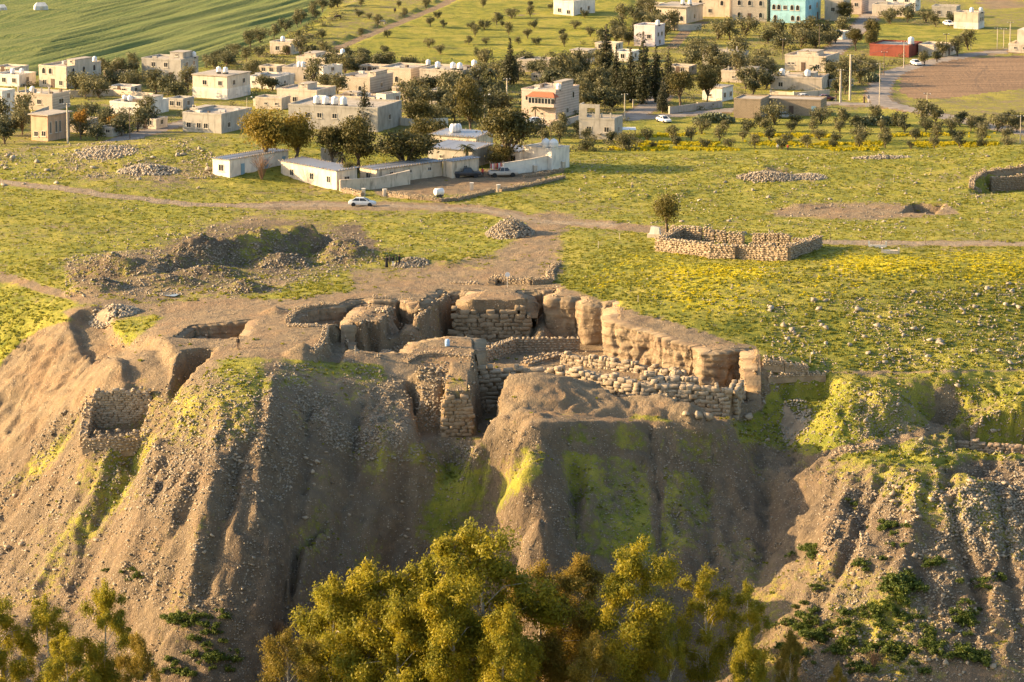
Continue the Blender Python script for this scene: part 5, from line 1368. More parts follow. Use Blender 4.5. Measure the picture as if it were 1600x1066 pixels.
# pale kerbed grave
g = G(1391, 396)
t = thing('grave', 'pale concrete grave with upright ends in the yellow flowers', 'grave', g, -.12)
MB().box(-1.1, 1.1, -.45, .45, -.2, .5).build('slab', PL['cream'], t)
for sx in (-1, 1): MB().box(sx * 1.25 - .13, sx * 1.25 + .13, -.4, .4, -.2, .85).build('headstone', PL['cream'], t)
g = G(1371, 386)
t = thing('grave', 'low white railed grave behind the pale concrete one', 'grave', g, -.12)
for sy in (-.6, .6): MB().box(-1.3, 1.3, sy - .08, sy + .08, -.1, .25).build('kerb_stone', PL['white'], t)
for sx in (-1.3, 1.3): MB().box(sx - .1, sx + .1, -.1, .1, -.1, .9).build('headstone', PL['white'], t)
# white tents at the top left
for px, py, s_, lb in [(64, 15, 1.0, 'white canvas tent at the top edge of the wheat field'), (2, 16, .8, 'white tent at the top left corner')]:
    g = G(px, py, 790)
    t = thing('tent', lb, 'tent', g, .25, 'white tents'); t.scale = (s_,) * 3
    M_TENT = PL['white']
    MB().add([(-2, -1.6, 0), (2, -1.6, 0), (2, 1.6, 0), (-2, 1.6, 0), (-1.9, -1.4, 1.1), (1.9, -1.4, 1.1), (1.9, 1.4, 1.1), (-1.9, 1.4, 1.1), (-1.2, 0, 2.1), (1.2, 0, 2.1)],
             [[0, 1, 5, 4], [1, 2, 6, 5], [2, 3, 7, 6], [3, 0, 4, 7], [4, 5, 9, 8], [5, 6, 9], [6, 7, 8, 9], [7, 4, 8]]).build('canvas', M_TENT, t)
    MB().box(-.5, .5, -1.62, -1.56, 0, .95).build('door_flap', PL['cream'], t)
# ================================================================= VEHICLES
M_TYRE = simple('tyre_rubber', (.025, .025, .025), .8)
M_RIM = simple('wheel_rim', (.45, .45, .46), .35, .5, .6)
M_HEADL = simple('headlight_glass', (.75, .75, .72), .15, .5)
M_TAILL = simple('tail_light', (.35, .02, .015), .25, .5)
M_CARGLASS = simple('car_glass', (.03, .035, .04), .08, .6, 0, .1)
def paint_m(name, c, metal=.0):
    m = simple(name, c, .3, .5, metal, .12); return m
M_SILVER = paint_m('silver_car_paint', (.58, .60, .60)); M_WHITEP = paint_m('white_car_paint', (.78, .76, .72)); M_BLACKP = paint_m('black_car_paint', (.03, .03, .033))
M_GREYP = paint_m('grey_beige_car_paint', (.42, .38, .32)); M_REDP = paint_m('dark_red_car_paint', (.14, .03, .025)); M_DUSTP = paint_m('dusty_grey_car_paint', (.32, .31, .29))

def loft(sections, cap=True):
    """sections: lists of equal numbers of points; returns V, F"""
    V, F = [], []; n = len(sections[0])
    for s in sections: V += list(s)
    for k in range(len(sections) - 1):
        for i in range(n):
            j = (i + 1) % n
            F.append([k * n + i, k * n + j, (k + 1) * n + j, (k + 1) * n + i])
    if cap: F += [list(range(n))[::-1], list(range((len(sections) - 1) * n, len(sections) * n))]
    return V, F

def vehicle(name, label, cat, loc, rz, paint_mat, pickup=False, group=None, L=4.5, W=1.72):
    t = thing(name, label, cat, loc, rz, group)
    hw = W / 2
    if pickup: L, prof = 5.2, [(-2.6, .55, .98, .93), (-2.5, .5, 1.02, 1), (-1.6, .42, 1.04, 1), (-.6, .40, 1.04, 1), (1.0, .40, 1.05, 1), (1.3, .42, 1.04, 1), (2.2, .45, .95, .97), (2.5, .5, .86, .9), (2.6, .55, .78, .82)]
    else: prof = [(-2.25, .50, .82, .80), (-2.15, .36, .94, .9), (-1.55, .30, .98, 1), (-.6, .27, .95, 1), (.7, .27, .93, 1), (1.35, .30, .90, 1), (1.95, .34, .80, .95), (2.18, .38, .70, .86), (2.25, .46, .62, .76)]
    sec = []
    for x, z0, z1, k in prof:
        y = hw * k
        sec.append([(x, -y * .92, z0), (x, -y, z0 + .16), (x, -y, (z0 + z1) / 2 + .08), (x, -y * .93, z1), (x, y * .93, z1), (x, y, (z0 + z1) / 2 + .08), (x, y, z0 + .16), (x, y * .92, z0)])
    b = MB(); b.add(*loft(sec))
    # cabin: pillars and roof skin
    if pickup: cab = (-.75, -.45, .75, 1.25, 1.03, 1.66)
    else: cab = (-1.75, -1.05, .35, 1.20, .93, 1.42)
    xb0, xb1, xf1, xf0, zb, zt = cab
    yb, yt = hw * .90, hw * .70
    b.hexa([(xb1, -yt, zt - .03), (xf1, -yt, zt - .03), (xf1, yt, zt - .03), (xb1, yt, zt - .03)], [(xb1 + .08, -yt * .9, zt + .04), (xf1 - .08, -yt * .9, zt + .04), (xf1 - .08, yt * .9, zt + .04), (xb1 + .08, yt * .9, zt + .04)])
    body = b.build('body', paint_mat, t, smooth=False)
    def bar(p, q, r=.035): MB().tube(p, q, r, r, 5).build('pillar', paint_mat, body)
    mids = [((xb0 + xf0) / 2 - .1, (xb1 + xf1) / 2)]
    for s in (-1, 1):
        bar((xb0, s * yb, zb), (xb1, s * yt, zt)); bar((xf0, s * yb, zb), (xf1, s * yt, zt))
        for a, c in mids: bar((a, s * (yb + .005), zb), (c, s * (yt + .005), zt))
    # glass
    gz = zt - .035
    MB().add([(xf0 - .02, -yb + .05, zb), (xf0 - .02, yb - .05, zb), (xf1, yt - .03, gz), (xf1, -yt + .03, gz)], [[0, 1, 2, 3]]).build('windscreen', M_CARGLASS, t)
    MB().add([(xb0 + .02, yb - .05, zb), (xb0 + .02, -yb + .05, zb), (xb1, -yt + .03, gz), (xb1, yt - .03, gz)], [[0, 1, 2, 3]]).build('rear_window', M_CARGLASS, t)
    for s in (-1, 1):
        MB().add([(xb0 + .08, s * yb, zb), (xf0 - .08, s * yb, zb), (xf1 - .02, s * yt, gz), (xb1 + .02, s * yt, gz)], [[0, 1, 2, 3] if s < 0 else [3, 2, 1, 0]]).build('side_window', M_CARGLASS, t)
    wr = .36 if pickup else .31
    for x in ((-1.65, 1.6) if pickup else (-1.38, 1.38)):
        for s in (-1, 1):
            q = bpy.data.objects.new('wheel', None); q.location = (x, s * (hw - .09), wr); link(q, t)
            MB().lathe([(wr * .62, -.1), (wr * .95, -.1), (wr, -.05), (wr, .05), (wr * .95, .1), (wr * .62, .1)], 16, (0, 0, 0), 'y').build('tyre', M_TYRE, q)
            MB().lathe([(.05, -.105), (wr * .6, -.09), (wr * .6, .09), (.05, .105)], 12, (0, 0, 0), 'y').build('rim', M_RIM, q)
            MB().lathe([(wr * 1.16, -.12 if s < 0 else -.30), (wr * 1.16, .30 if s < 0 else .12)], 16, (x, s * (hw - .09), wr + .02), 'y').build('wheel_arch', M_TYRE, body)
    xe, xr = prof[-1][0], prof[0][0]
    for s in (-1, 1):
        MB().box(xe - .12, xe + .01, s * hw * .66 - .16, s * hw * .66 + .16, .60, .72).build('headlight', M_HEADL, t)
        MB().box(xr - .01, xr + .1, s * hw * .62 - .14, s * hw * .62 + .14, .66, .84).build('tail_light', M_TAILL, t)
        MB().box(xf0 - .35, xf0 - .2, s * (hw + .02) - .07, s * (hw + .02) + .07, zb + .02, zb + .16).build('mirror', paint_mat, t)
    MB().box(xe - .1, xe + .05, -hw * .8, hw * .8, .34 if not pickup else .45, .5 if not pickup else .6).build('bumper', M_DARKM if pickup else paint_mat, t)
    MB().box(xr - .06, xr + .1, -hw * .75, hw * .75, .40, .54).build('bumper', M_DARKM if pickup else paint_mat, t)
    for s in (-1, 1): MB().box(.1 if not pickup else .15, .2 if not pickup else .3, s * (hw + .004) - .012, s * (hw + .004) + .012, .78, .82).build('door_handle', M_DARKM, t)
    if pickup:
        bed = MB().box(-2.45, -.85, -hw * .93, -hw * .84, 1.03, 1.14).box(-2.45, -.85, hw * .84, hw * .93, 1.03, 1.14).box(-2.5, -2.4, -hw * .84, hw * .84, 1.03, 1.14)
        bed.build('cargo_bed', paint_mat, t)
        MB().box(-2.4, -.85, -hw * .83, hw * .83, 1.035, 1.05).build('bed_liner', M_TYRE, t)
        for s in (-1, 1): MB().tube((-.95, s * hw * .8, 1.05), (-1.05, s * hw * .8, 1.62), .03).build('roll_bar', M_DARKM, t)
        MB().tube((-1.05, -hw * .8, 1.62), (-1.05, hw * .8, 1.62), .03).build('roll_bar', M_DARKM, t)
    return t
D = math.radians
vehicle('car', 'silver saloon car parked alone on the bare track', 'car', G(566, 322), D(-6), M_SILVER)
vehicle('pickup_truck', 'black pickup truck parked against the stained hut', 'pickup', G(729, 277), D(6), M_BLACKP, True)
vehicle('pickup_truck', 'beige grey pickup truck parked before the compound gate', 'pickup', G(786, 276), D(10), M_GREYP, True)
vehicle('car', 'white car on the road near the dark cypress grove', 'car', G(1037, 191, 790), D(-62), M_WHITEP)
vehicle('car', 'white car parked at the bend beside the red brown building', 'car', G(1431, 102, 790), D(-75), M_WHITEP)
vehicle('car', 'dusty car parked before the old stone row house', 'car', G(1226, 185, 790), D(5), M_DUSTP)
vehicle('car', 'dark red car standing behind the old stone row house', 'car', G(1290, 157, 790), D(10), M_REDP)
vehicle('car', 'small white car just showing over the old stone barn roof', 'car', G(1257, 156, 790), D(20), M_WHITEP)
vehicle('car', 'white car under trees by the twin tank house', 'car', G(1482, 40, 790), D(-70), M_WHITEP)
vehicle('car', 'white car in the shade below the veranda house', 'car', G(838, 193, 790), D(15), M_WHITEP)

# ================================================================= PEOPLE AND ANIMALS
M_BLACKCLOTH = simple('black_cloth', (.022, .02, .022), .9); M_SKIN = simple('skin', (.42, .25, .16), .6, .3, 0, .1); M_WHITECLOTH = simple('white_cloth', (.7, .66, .6), .9)
M_REDCLOTH = simple('red_cloth', (.45, .05, .05), .9); M_BLUECLOTH = simple('blue_grey_cloth', (.12, .15, .20), .9); M_BROWNCLOTH = simple('brown_cloth', (.16, .10, .06), .9); M_HAIR = simple('dark_hair', (.02, .015, .012), .8)
def skinned(name, verts, edges, radii, mats, parent, root=0, sub=1, matfn=None):
    me = bpy.data.meshes.new(name); me.from_pydata(verts, edges, []); me.update()
    o = bpy.data.objects.new(name, me); link(o)
    sk = o.modifiers.new('skin', 'SKIN'); sk.use_smooth_shade = True
    for i, v in enumerate(me.skin_vertices[0].data):
        v.radius = (radii[i], radii[i]) if not isinstance(radii[i], tuple) else radii[i]
        v.use_root = i == root
    if sub:
        s = o.modifiers.new('sub', 'SUBSURF'); s.levels = sub; s.render_levels = sub
    dg = bpy.context.evaluated_depsgraph_get(); dg.update()
    m2 = bpy.data.meshes.new_from_object(o.evaluated_get(dg))
    bpy.data.objects.remove(o); bpy.data.meshes.remove(me)
    for m in mats: m2.materials.append(m)
    if matfn:
        for p in m2.polygons: p.material_index = matfn(p.center)
    return put(name, m2, parent)

def person(label, loc, rz, cloth, robe=None, walk=0.0, trousers=None, group=None, h=1.72, scarf=None):
    t = thing('person', label, 'person', loc, rz, group)
    k = h / 1.75; st = .22 * walk
    V = [(0, 0, .95), (0, 0, 1.15), (0, .01, 1.36), (0, 0, 1.50), (0, -.02, 1.58), (0, -.03, 1.68),
         (-.19, 0, 1.40), (-.25, .02 + st * .5, 1.14), (-.25, -.08 + st, .90), (-.245, -.10 + st, .80), (.19, 0, 1.40), (.25, .02 - st * .5, 1.14), (.25, -.08 - st, .90), (.245, -.10 - st, .80),
         (-.10, 0, .90), (-.11, -st * .6, .50), (-.11, .02 - st * 1.2 + (.1 if walk else 0), .09), (-.12, -.15 - st * 1.2, .04), (.10, 0, .90), (.11, st * .3, .50), (.11, .02 + st * 1.2, .09), (.12, -.14 + st * 1.2, .04)]
    E = [(0, 1), (1, 2), (2, 3), (3, 4), (4, 5), (2, 6), (6, 7), (7, 8), (8, 9), (2, 10), (10, 11), (11, 12), (12, 13), (0, 14), (14, 15), (15, 16), (16, 17), (0, 18), (18, 19), (19, 20), (20, 21)]
    R = [(.15, .11), (.14, .10), (.16, .11), .06, .10, .095, .07, .055, .042, .035, .07, .055, .042, .035, .10, .075, .05, .04, .10, .075, .05, .04]
    tro = trousers or cloth
    def mf(c):
        if c.z > 1.50: return 0
        if abs(c.x) > .19 and c.z < .88: return 0
        return 1 if c.z > .92 else 2
    b = skinned('body', V, E, R, [M_SKIN, cloth, tro], t, 0, 1, mf)
    b.scale = (k,) * 3
    n = 10
    hair = MB().lathe([(.02, .13), (.07, .12), (.115, .06), (.125, 0), (.115, -.06), (.09, -.1)], n, (0, .012, 1.66)).build('headscarf' if scarf else 'hair', scarf or M_HAIR, t, smooth=True); hair.scale = (k,) * 3
    hair.location = (0, .02, 0)
    for s in (-1, 1): MB().box(s * .035 - .012, s * .035 + .012, -.127, -.115, 1.655, 1.672).build('eye', M_HAIR, t).scale = (k,) * 3
    MB().hexa([(-.018, -.15, 1.60), (.018, -.15, 1.60), (.015, -.11, 1.60), (-.015, -.11, 1.60)], [(-.008, -.128, 1.655), (.008, -.128, 1.655), (.008, -.11, 1.655), (-.008, -.11, 1.655)]).build('nose', M_SKIN, t).scale = (k,) * 3
    if robe:
        q = MB().lathe([(.27, .06), (.25, .4), (.20, .8), (.17, 1.0), (.19, 1.25), (.21, 1.40), (.10, 1.49)], 12, (0, 0, 0)).build('robe', robe, t, smooth=True); q.scale = (k, k * .8, k)
    return t
gp = 'group of people in black standing by the soil heap'
for i, (px, py, rz, lb, rb, sc_) in enumerate([
    (604, 418, 180, 'person in a long black robe, tallest and leftmost of the black clad group', M_BLACKCLOTH, M_BLACKCLOTH), (609, 416, 150, 'person in black beside the tall robed one, second of the group', None, None), (614, 417, 200, 'person with white bag like cloth over dark clothes, middle of the group', M_WHITECLOTH, M_BLACKCLOTH),
    (619, 416, 90, 'person in black second from the right of the group', None, None), (624, 415, 240, 'person in dark clothes at the right end of the black clad group', M_BLACKCLOTH, None)]):
    person(lb, G(px, py), D(rz), M_BLACKCLOTH, rb if i != 2 else None, 0, M_WHITECLOTH if i == 2 else M_BLACKCLOTH, gp, 1.75 - .06 * (i % 3), sc_)
person('person in dark clothes standing at the rim of the rectangular pit', G(372, 546), D(160), M_BLACKCLOTH, None, .3, M_BROWNCLOTH)
person('person in brown robe walking on the road, left of two', G(1350, 161, 790), D(200), M_BROWNCLOTH, M_BROWNCLOTH, .6, None, 'walkers on the road', 1.7, M_BROWNCLOTH)
person('person in blue and white walking on the road, right of two', G(1357, 160, 790), D(190), M_BLUECLOTH, None, .8, M_WHITECLOTH, 'walkers on the road')
person('person in brown standing at the roadside near the tall concrete poles', G(1306, 159, 790), D(170), M_BROWNCLOTH, None, .4, M_BLUECLOTH, 'walkers on the road')
person('person in a bright red top in the compound gateway', G(754, 277), D(180), M_REDCLOTH, None, .2, M_BLACKCLOTH)
person('person in red seated among flowers behind the grassy crest', PY(1231, 236, 726), D(170), M_REDCLOTH, None, 0, M_BLACKCLOTH, None, 1.3)
person('person in pale clothes among flowers behind the grassy crest', PY(1215, 236, 727), D(190), M_WHITECLOTH, None, .3, M_BROWNCLOTH, None, 1.4)

def cow(label, loc, rz, c, group, s=1.0):
    t = thing('cow', label, 'cow', loc, rz, group); t.scale = (s, s, s)
    V = [(-.75, 0, 1.12), (-.3, 0, 1.10), (.3, 0, 1.10), (.65, 0, 1.16), (.95, 0, 1.02), (1.22, 0, .62), (1.42, 0, .38),
         (-.72, -.18, .85), (-.82, -.2, .48), (-.74, -.2, .05), (-.72, .18, .85), (-.82, .2, .48), (-.74, .2, .05),
         (.58, -.18, .80), (.60, -.19, .42), (.60, -.19, .05), (.58, .18, .80), (.60, .19, .42), (.60, .19, .05), (-.93, 0, 1.0), (-.98, 0, .5)]
    E = [(0, 1), (1, 2), (2, 3), (3, 4), (4, 5), (5, 6), (0, 7), (7, 8), (8, 9), (0, 10), (10, 11), (11, 12), (3, 13), (13, 14), (14, 15), (3, 16), (16, 17), (17, 18), (0, 19), (19, 20)]
    R = [.26, .33, .33, .28, .17, .13, .09, .14, .07, .06, .14, .07, .06, .12, .065, .055, .12, .065, .055, .04, .03]
    skinned('body', V, E, R, [c], t, 1, 1)
    for q in (-1, 1):
        MB().tube((1.12, q * .1, .78), (1.05, q * .26, .80), .05, .02, 6).build('ear', c, t)
        MB().tube((1.08, q * .06, .86), (1.12, q * .16, .98), .03, .01, 6).build('horn', M_CONC, t)
    return t
M_COWB = simple('black_hide', (.03, .022, .018), .9); M_COWW = simple('white_brown_hide', (.55, .45, .36), .9, .2, 0, .9)
cow('black cow grazing left in the terraced orchard', G(528, 31, 790), D(170), M_COWB, 'cows in the terraced orchard')
cow('black cow grazing higher up near the orchard track', G(617, 20, 790), D(100), M_COWB, 'cows in the terraced orchard')
cow('pale brown cow standing beside the orchard track', G(597, 39, 790), D(20), M_COWW, 'cows in the terraced orchard')

# ================================================================= POLES, SIGN, SMALL THINGS
def pole(label, px, top, base, r=.12, mat=M_WOOD, ymin=790, lamp=False, bars=1, group='utility poles along the village roads', Y=None):
    g = PY(px, base, Y) if Y else G(px, base, ymin)
    h = (base - top) / px_per_m(g[1], g[2])
    t = thing('utility_pole' if not lamp else 'street_lamp', label, 'pole' if not lamp else 'street lamp', g, random.uniform(-.4, .4), group)
    MB().tube((0, 0, -1), (0, 0, h), r, r * .7, 8).build('shaft', mat, t)
    for b in range(bars):
        z = h - .35 - b * .7
        MB().box(-.8, .8, -.06, .06, z, z + .1).build('crossarm', M_DARKM, t)
        for x in (-.7, 0, .7): MB().lathe([(.05, 0), (.07, .06), (.05, .16), (.02, .2)], 6, (x, 0, z + .103)).build('insulator', M_TANK, t)
    if lamp:
        MB().tube((0, 0, h - .3), (1.1, 0, h + .15), .05, .04, 6).build('lamp_arm', M_DARKM, t)
        MB().lathe([(.02, .12), (.15, .08), (.25, 0), (.2, -.06), (.02, -.08)], 8, (1.2, 0, h + .12)).build('lamp_head', M_TANK, t)
    return (g[0], g[1], g[2] + h - .2)
pt = {}
for key, a in dict(
    a=('stout pale pole rising from the crest beside the apricot house', 106, 161, 224, .22, M_CONC), b=('thin dark pole at the crest by the little road', 203, 168, 217, .13), c=('dark pole between the golden tree and the grey house', 488, 190, 216, .13), d=('pale pole left of the dark cypress row', 792, 122, 168, .2, M_CONC),
    e=('thin pole beside the grey date palms', 922, 92, 118), f=('pole beside the unfinished house at the junction', 976, 146, 188, .16, M_CONC), g=('short pale post at the mouth of the cypress lane', 989, 155, 168, .15, M_CONC), h=('thin pole in the hedge below the veranda house', 847, 193, 220), i=('second thin pole in the hedge, nearer the unfinished house', 861, 196, 220),
    j=('thin pole among olives below the blue house', 1223, 60, 92), k=('tall thin pole among olives right of the blue house', 1280, 38, 79), l=('thick concrete pole, left of the pair behind the stone row', 1313, 108, 160, .3, M_CONC), m=('thick tall concrete pole, right of the pair behind the stone row', 1328, 85, 157, .3, M_CONC),
    n=('slender pole at the road fork', 1374, 98, 168, .12, M_CONC), o=('pole beside the road behind the slender one', 1381, 80, 118, .12), p=('pole before the red brown building', 1412, 64, 106, .13, M_CONC), q=('leaning pole at the left of the sunlit bank below the road', 1448, 145, 184, .12, M_CONC),
    r=('pole right of the low pale house', 1478, 52, 88, .11), s=('pole in the dark green meadow', 1517, 50, 78, .11, M_CONC), t=('left of three poles before the cream house at the right edge', 1558, 43, 77, .11, M_CONC), u=('middle of three poles before the cream house at the right edge', 1568, 44, 75, .11, M_CONC), v=('tallest of three poles before the cream house at the right edge', 1578, 34, 72, .14, M_CONC),
    w=('pole rising from the grassy crest at the right edge', 1594, 180, 224, .12, M_CONC)).items():
    pt[key] = pole(*a)
pole('street lamp right of the white house with the streaked wall', 386, 152, 182, .08, M_CONC, 790, True, 0, 'street lamps')
pole('street lamp behind the dark pines, lamp to the right', 757, 148, 186, .1, M_CONC, 790, True, 0, 'street lamps')
def wire(label, a, b, sag=.8, r=.03, n=10):
    a, b = Vector(a), Vector(b); mb = MB()
    pts = [a.lerp(b, i / n) - Vector((0, 0, sag * 4 * (i / n) * (1 - i / n))) for i in range(n + 1)]
    for p, q in zip(pts[:-1], pts[1:]): mb.tube(p, q, r, r, 4, cap=False)
    tag(mb.build('overhead_wire', M_DARKM), label, 'wire', 'overhead wires between the village poles')
for a, b, lb in [('l', 'n', 'wire from the left thick pole to the pole at the fork'), ('m', 'p', 'wire from the tall thick pole to the red brown building'), ('m', 'n', 'wire from the tall thick pole down to the pole at the fork'), ('n', 'q', 'wire from the fork pole toward the sunlit bank'), ('p', 'r', 'wire passing before the red brown building to the right'), ('r', 's', 'wire over the dark green meadow'), ('s', 't', 'wire from the dark meadow to the three poles'), ('q', 'w', 'long low wire over the sunlit bank to the right edge')]:
    wire(lb, pt[a], pt[b])
g = G(793, 449)
t = thing('road_sign', 'round white sign on a thin post by the low stone wall', 'sign', g, .1)
MB().tube((0, 0, -.3), (0, 0, 2.0), .04, .04, 6).build('post', M_METAL, t); MB().lathe([(.0, -.02), (.36, -.02), (.36, .02), (0, .02)], 16, (0, -.03, 1.9), 'y').build('sign_disc', M_TANK, t)
M_BARREL = simple('pale_blue_plastic', (.30, .45, .62), .5)
g = G(699, 541)
t = thing('barrel', 'pale blue barrel standing on the baulk above the deep pit', 'barrel', g)
MB().lathe([(0, 0), (.3, .0), (.33, .1), (.33, .75), (.28, .9), (.16, .98), (0, .98)], 14).build('barrel_body', M_BARREL, t, smooth=True); MB().lathe([(.335, .3), (.36, .32), (.36, .36), (.335, .38)], 14).build('hoop', M_BARREL, t)
for k, (px, py, lb) in enumerate([(335, 528, 'larger white sack lying in the rectangular pit'), (345, 531, 'flat white sack beside the larger one in the rectangular pit'), (351, 531, 'small white sack at the right in the rectangular pit')]):
    g = G(px, py)
    o = put('sack', mesh_np('sack', ROCKS[k][0], ROCKS[k][1], M_WHITECLOTH, True), None, (g[0], g[1], g[2] + .25), k, [(1.1, .7, .9), (1.0, .7, .4), (.7, .5, .4)][k]); tag(o, lb, 'sack', 'white sacks in the rectangular pit')
for px, py, h_, lb in [(1297, 378, 1.3, 'thin dark fence post, leftmost of three along the meadow track'), (1377, 381, 1.4, 'thin dark fence post, middle of three along the meadow track'), (1446, 382, 1.2, 'thin dark fence post, rightmost of three along the meadow track'),
                       (968, 374, 1.0, 'pale stake right of the track bend in green meadow'), (935, 388, 1.1, 'pale stake left in the green meadow above the dig'), (997, 472, 1.0, 'stake in the grass above the bright earth cliff'), (1266, 568, 1.3, 'stake by the pile of stones right of the earth cliff'), (1581, 266, 1.4, 'dark rod on the rim of the niche at the right edge'), (555, 553, 1.1, 'thin stake on the earth mound before the square pit')]:
    g = G(px, py)
    t = thing('fence_post', lb, 'post', g, 0, 'stakes and fence posts on the site')
    MB().tube((0, 0, -.3), (0, 0, h_), .05, .04, 6).build('shaft', M_WOOD if 'dark' in lb else M_CONC, t); MB().tube((0, 0, h_ + .002), (0, 0, h_ + .05), .055, .055, 6).build('cap', M_WOOD, t)
M_CLOTHES = [M_REDCLOTH, M_WHITECLOTH, simple('pink_cloth', (.6, .25, .25), .9), simple('orange_cloth', (.6, .3, .12), .9)]
a_, b_ = Vector(PY(766, 256, 671)), Vector(PY(786, 254, 674))
t = thing('washing_line', 'washing line of red and white clothes beside the gate', 'washing line', a_)
MB().tube((0, 0, 0), b_ - a_, .02).build('line', M_DARKM, t)
for k in range(8):
    p = (b_ - a_) * ((k + .5) / 8)
    MB().box(p.x - .14, p.x + .14, p.y - .02, p.y + .02, p.z - .75 - .2 * (k % 3), p.z - .02).build('garment', M_CLOTHES[k % 4], t)
for q in (a_ - a_, b_ - a_): MB().tube((q.x, q.y, -2.4), (q.x, q.y, .1), .04).build('line_post', M_METAL, t)
# puddle
m = NT('still_water'); m.b.inputs['Roughness'].default_value = .05; m.b.inputs['Specular IOR Level'].default_value = .5; M_WATER = m.done((.16, .15, .13), .04)
g = G(266, 461)
pts = [(1.5 * math.cos(a) * (1 + .2 * math.sin(3 * a)), 1.9 * math.sin(a) * (1 + .25 * math.cos(2 * a + 1)), .12) for a in np.linspace(0, 2 * PI, 20)[:-1]]
tag(MB().add(pts, [list(range(len(pts)))]).build('puddle', M_WATER, None, g), 'shallow puddle of bright water on churned soil', 'puddle')
# shed roof panels and stone block by the unfinished house
g = G(980, 214, 760)
t = thing('lean_to', 'white sheet roofed lean to right of the unfinished house', 'shed', (g[0], g[1], g[2]), .05)
MB().hexa([(-2, 0, 1.5), (2, 0, 1.5), (2, 2.5, 1.8), (-2, 2.5, 1.8)], [(-2, 0, 1.56), (2, 0, 1.56), (2, 2.5, 1.86), (-2, 2.5, 1.86)]).build('roof_sheet', M_TANK, t)
for x in (-1.9, 1.8):
    for y in (.1, 2.3): MB().box(x, x + .1, y, y + .1, -2.5, 1.5).build('post', M_WOOD, t)
# ================================================================= VEGETATION
def leaf_material(name, a, b, c, trans=.35, sc=.5):
    m = NT(name); p = m.pos()
    n = m.noise(p, sc, 3); n2 = m.noise(p, 3.5, 2); r = m.rand()
    col = m.mix(m.ss(n, .36, .64), a, b)
    col = m.mix(m.ss(n2, .5, .72), col, c)
    col = m.mix(m.math('MULTIPLY', r, .35), col, b)
    m.put(m.b.inputs['Base Color'], col); m.b.inputs['Roughness'].default_value = .6
    m.b.inputs['Specular IOR Level'].default_value = .25
    t = m.n('ShaderNodeBsdfTranslucent'); m.put(t.inputs[0], col)
    x = m.n('ShaderNodeMixShader'); x.inputs[0].default_value = trans
    m.t.links.new(m.b.outputs[0], x.inputs[1]); m.t.links.new(t.outputs[0], x.inputs[2]); m.t.links.new(x.outputs[0], m.out.inputs[0])
    return m.m
M_EUC = leaf_material('golden_eucalyptus_leaves', (.36, .285, .016), (.19, .185, .017), (.46, .335, .022), .42, .35)
M_EUCB = leaf_material('brownish_eucalyptus_leaves', (.31, .215, .028), (.18, .14, .02), (.42, .27, .040), .42, .35)
M_OLIVE = leaf_material('olive_leaves', (.165, .145, .060), (.110, .105, .040), (.235, .195, .088), .25, .8)
M_CYP = leaf_material('cypress_needles', (.060, .058, .022), (.036, .040, .014), (.095, .080, .030), .15, .8)
M_PINE = leaf_material('pine_needles', (.130, .105, .024), (.062, .062, .018), (.20, .14, .032), .25, .5)
M_GOLD = leaf_material('golden_acacia_leaves', (.28, .195, .026), (.17, .135, .022), (.36, .23, .036), .38, .5)
M_ORANGE = leaf_material('autumn_leaves', (.34, .18, .03), (.22, .12, .02), (.42, .24, .05), .35, .8)
M_SHRUB = leaf_material('dark_green_shrub_leaves', (.115, .145, .022), (.070, .100, .015), (.20, .195, .032), .35, 1.2)
M_PALM = leaf_material('palm_fronds', (.085, .085, .03), (.06, .06, .02), (.12, .11, .04), .2)
M_CACT = leaf_material('cactus_pads', (.15, .16, .075), (.10, .115, .05), (.22, .21, .12), .05, 1.0)
M_TWIG = simple('dry_twigs', (.22, .13, .07), .9)
def bark(name, c):
    m = NT(name); p = m.pos(); n = m.noise(m.scale(p, (3, 3, .6)), 1.5, 4)
    m.bump(n, .4, .05); return m.done(m.mix(m.ss(n, .4, .65), c, tuple(x * .45 for x in c)), .9)
M_PALEBARK = bark('pale_eucalyptus_bark', (.50, .43, .33)); M_BARK = bark('grey_brown_bark', (.17, .125, .085))

def leaves(rg, C, R, n, size, shell=.55, droop=0.0, aspect=.55):
    """n leaf faces spread through the clumps (centres C, radii R)"""
    C = np.asarray(C, float); R = np.asarray(R, float)
    wgt = (R[:, 0] * R[:, 1] + R[:, 1] * R[:, 2] + R[:, 0] * R[:, 2]); wgt /= wgt.sum()
    k = rg.choice(len(C), n, p=wgt)
    d = rg.normal(size=(n, 3)); d /= np.linalg.norm(d, axis=1)[:, None]
    rad = shell + (1.08 - shell) * rg.random(n) ** .7
    rad *= 1 + .24 * rg.normal(size=n)
    pos = C[k] + d * R[k] * rad[:, None]
    nrm = d + .8 * rg.normal(size=(n, 3)) + np.array([0, 0, .25]); nrm /= np.linalg.norm(nrm, axis=1)[:, None]
    up = rg.normal(size=(n, 3)) + np.array([0, 0, -droop])
    a = np.cross(nrm, up); a /= np.linalg.norm(a, axis=1)[:, None] + 1e-9
    b = np.cross(nrm, a)
    s = size * (.6 + .8 * rg.random(n))[:, None]
    a, b = a * s * aspect * .5, b * s * .5
    V = np.stack([pos - b, pos + a + .1 * b, pos + b, pos - a - .1 * b], 1).reshape(-1, 3)
    F = np.arange(n * 4).reshape(n, 4)
    return V, F

def limbs(mb, pts, r0, r1, n=7):
    for i in range(len(pts) - 1):
        t0, t1 = i / (len(pts) - 1), (i + 1) / (len(pts) - 1)
        mb.tube(pts[i], pts[i + 1], r0 + (r1 - r0) * t0, r0 + (r1 - r0) * t1, n, cap=(i == len(pts) - 2))

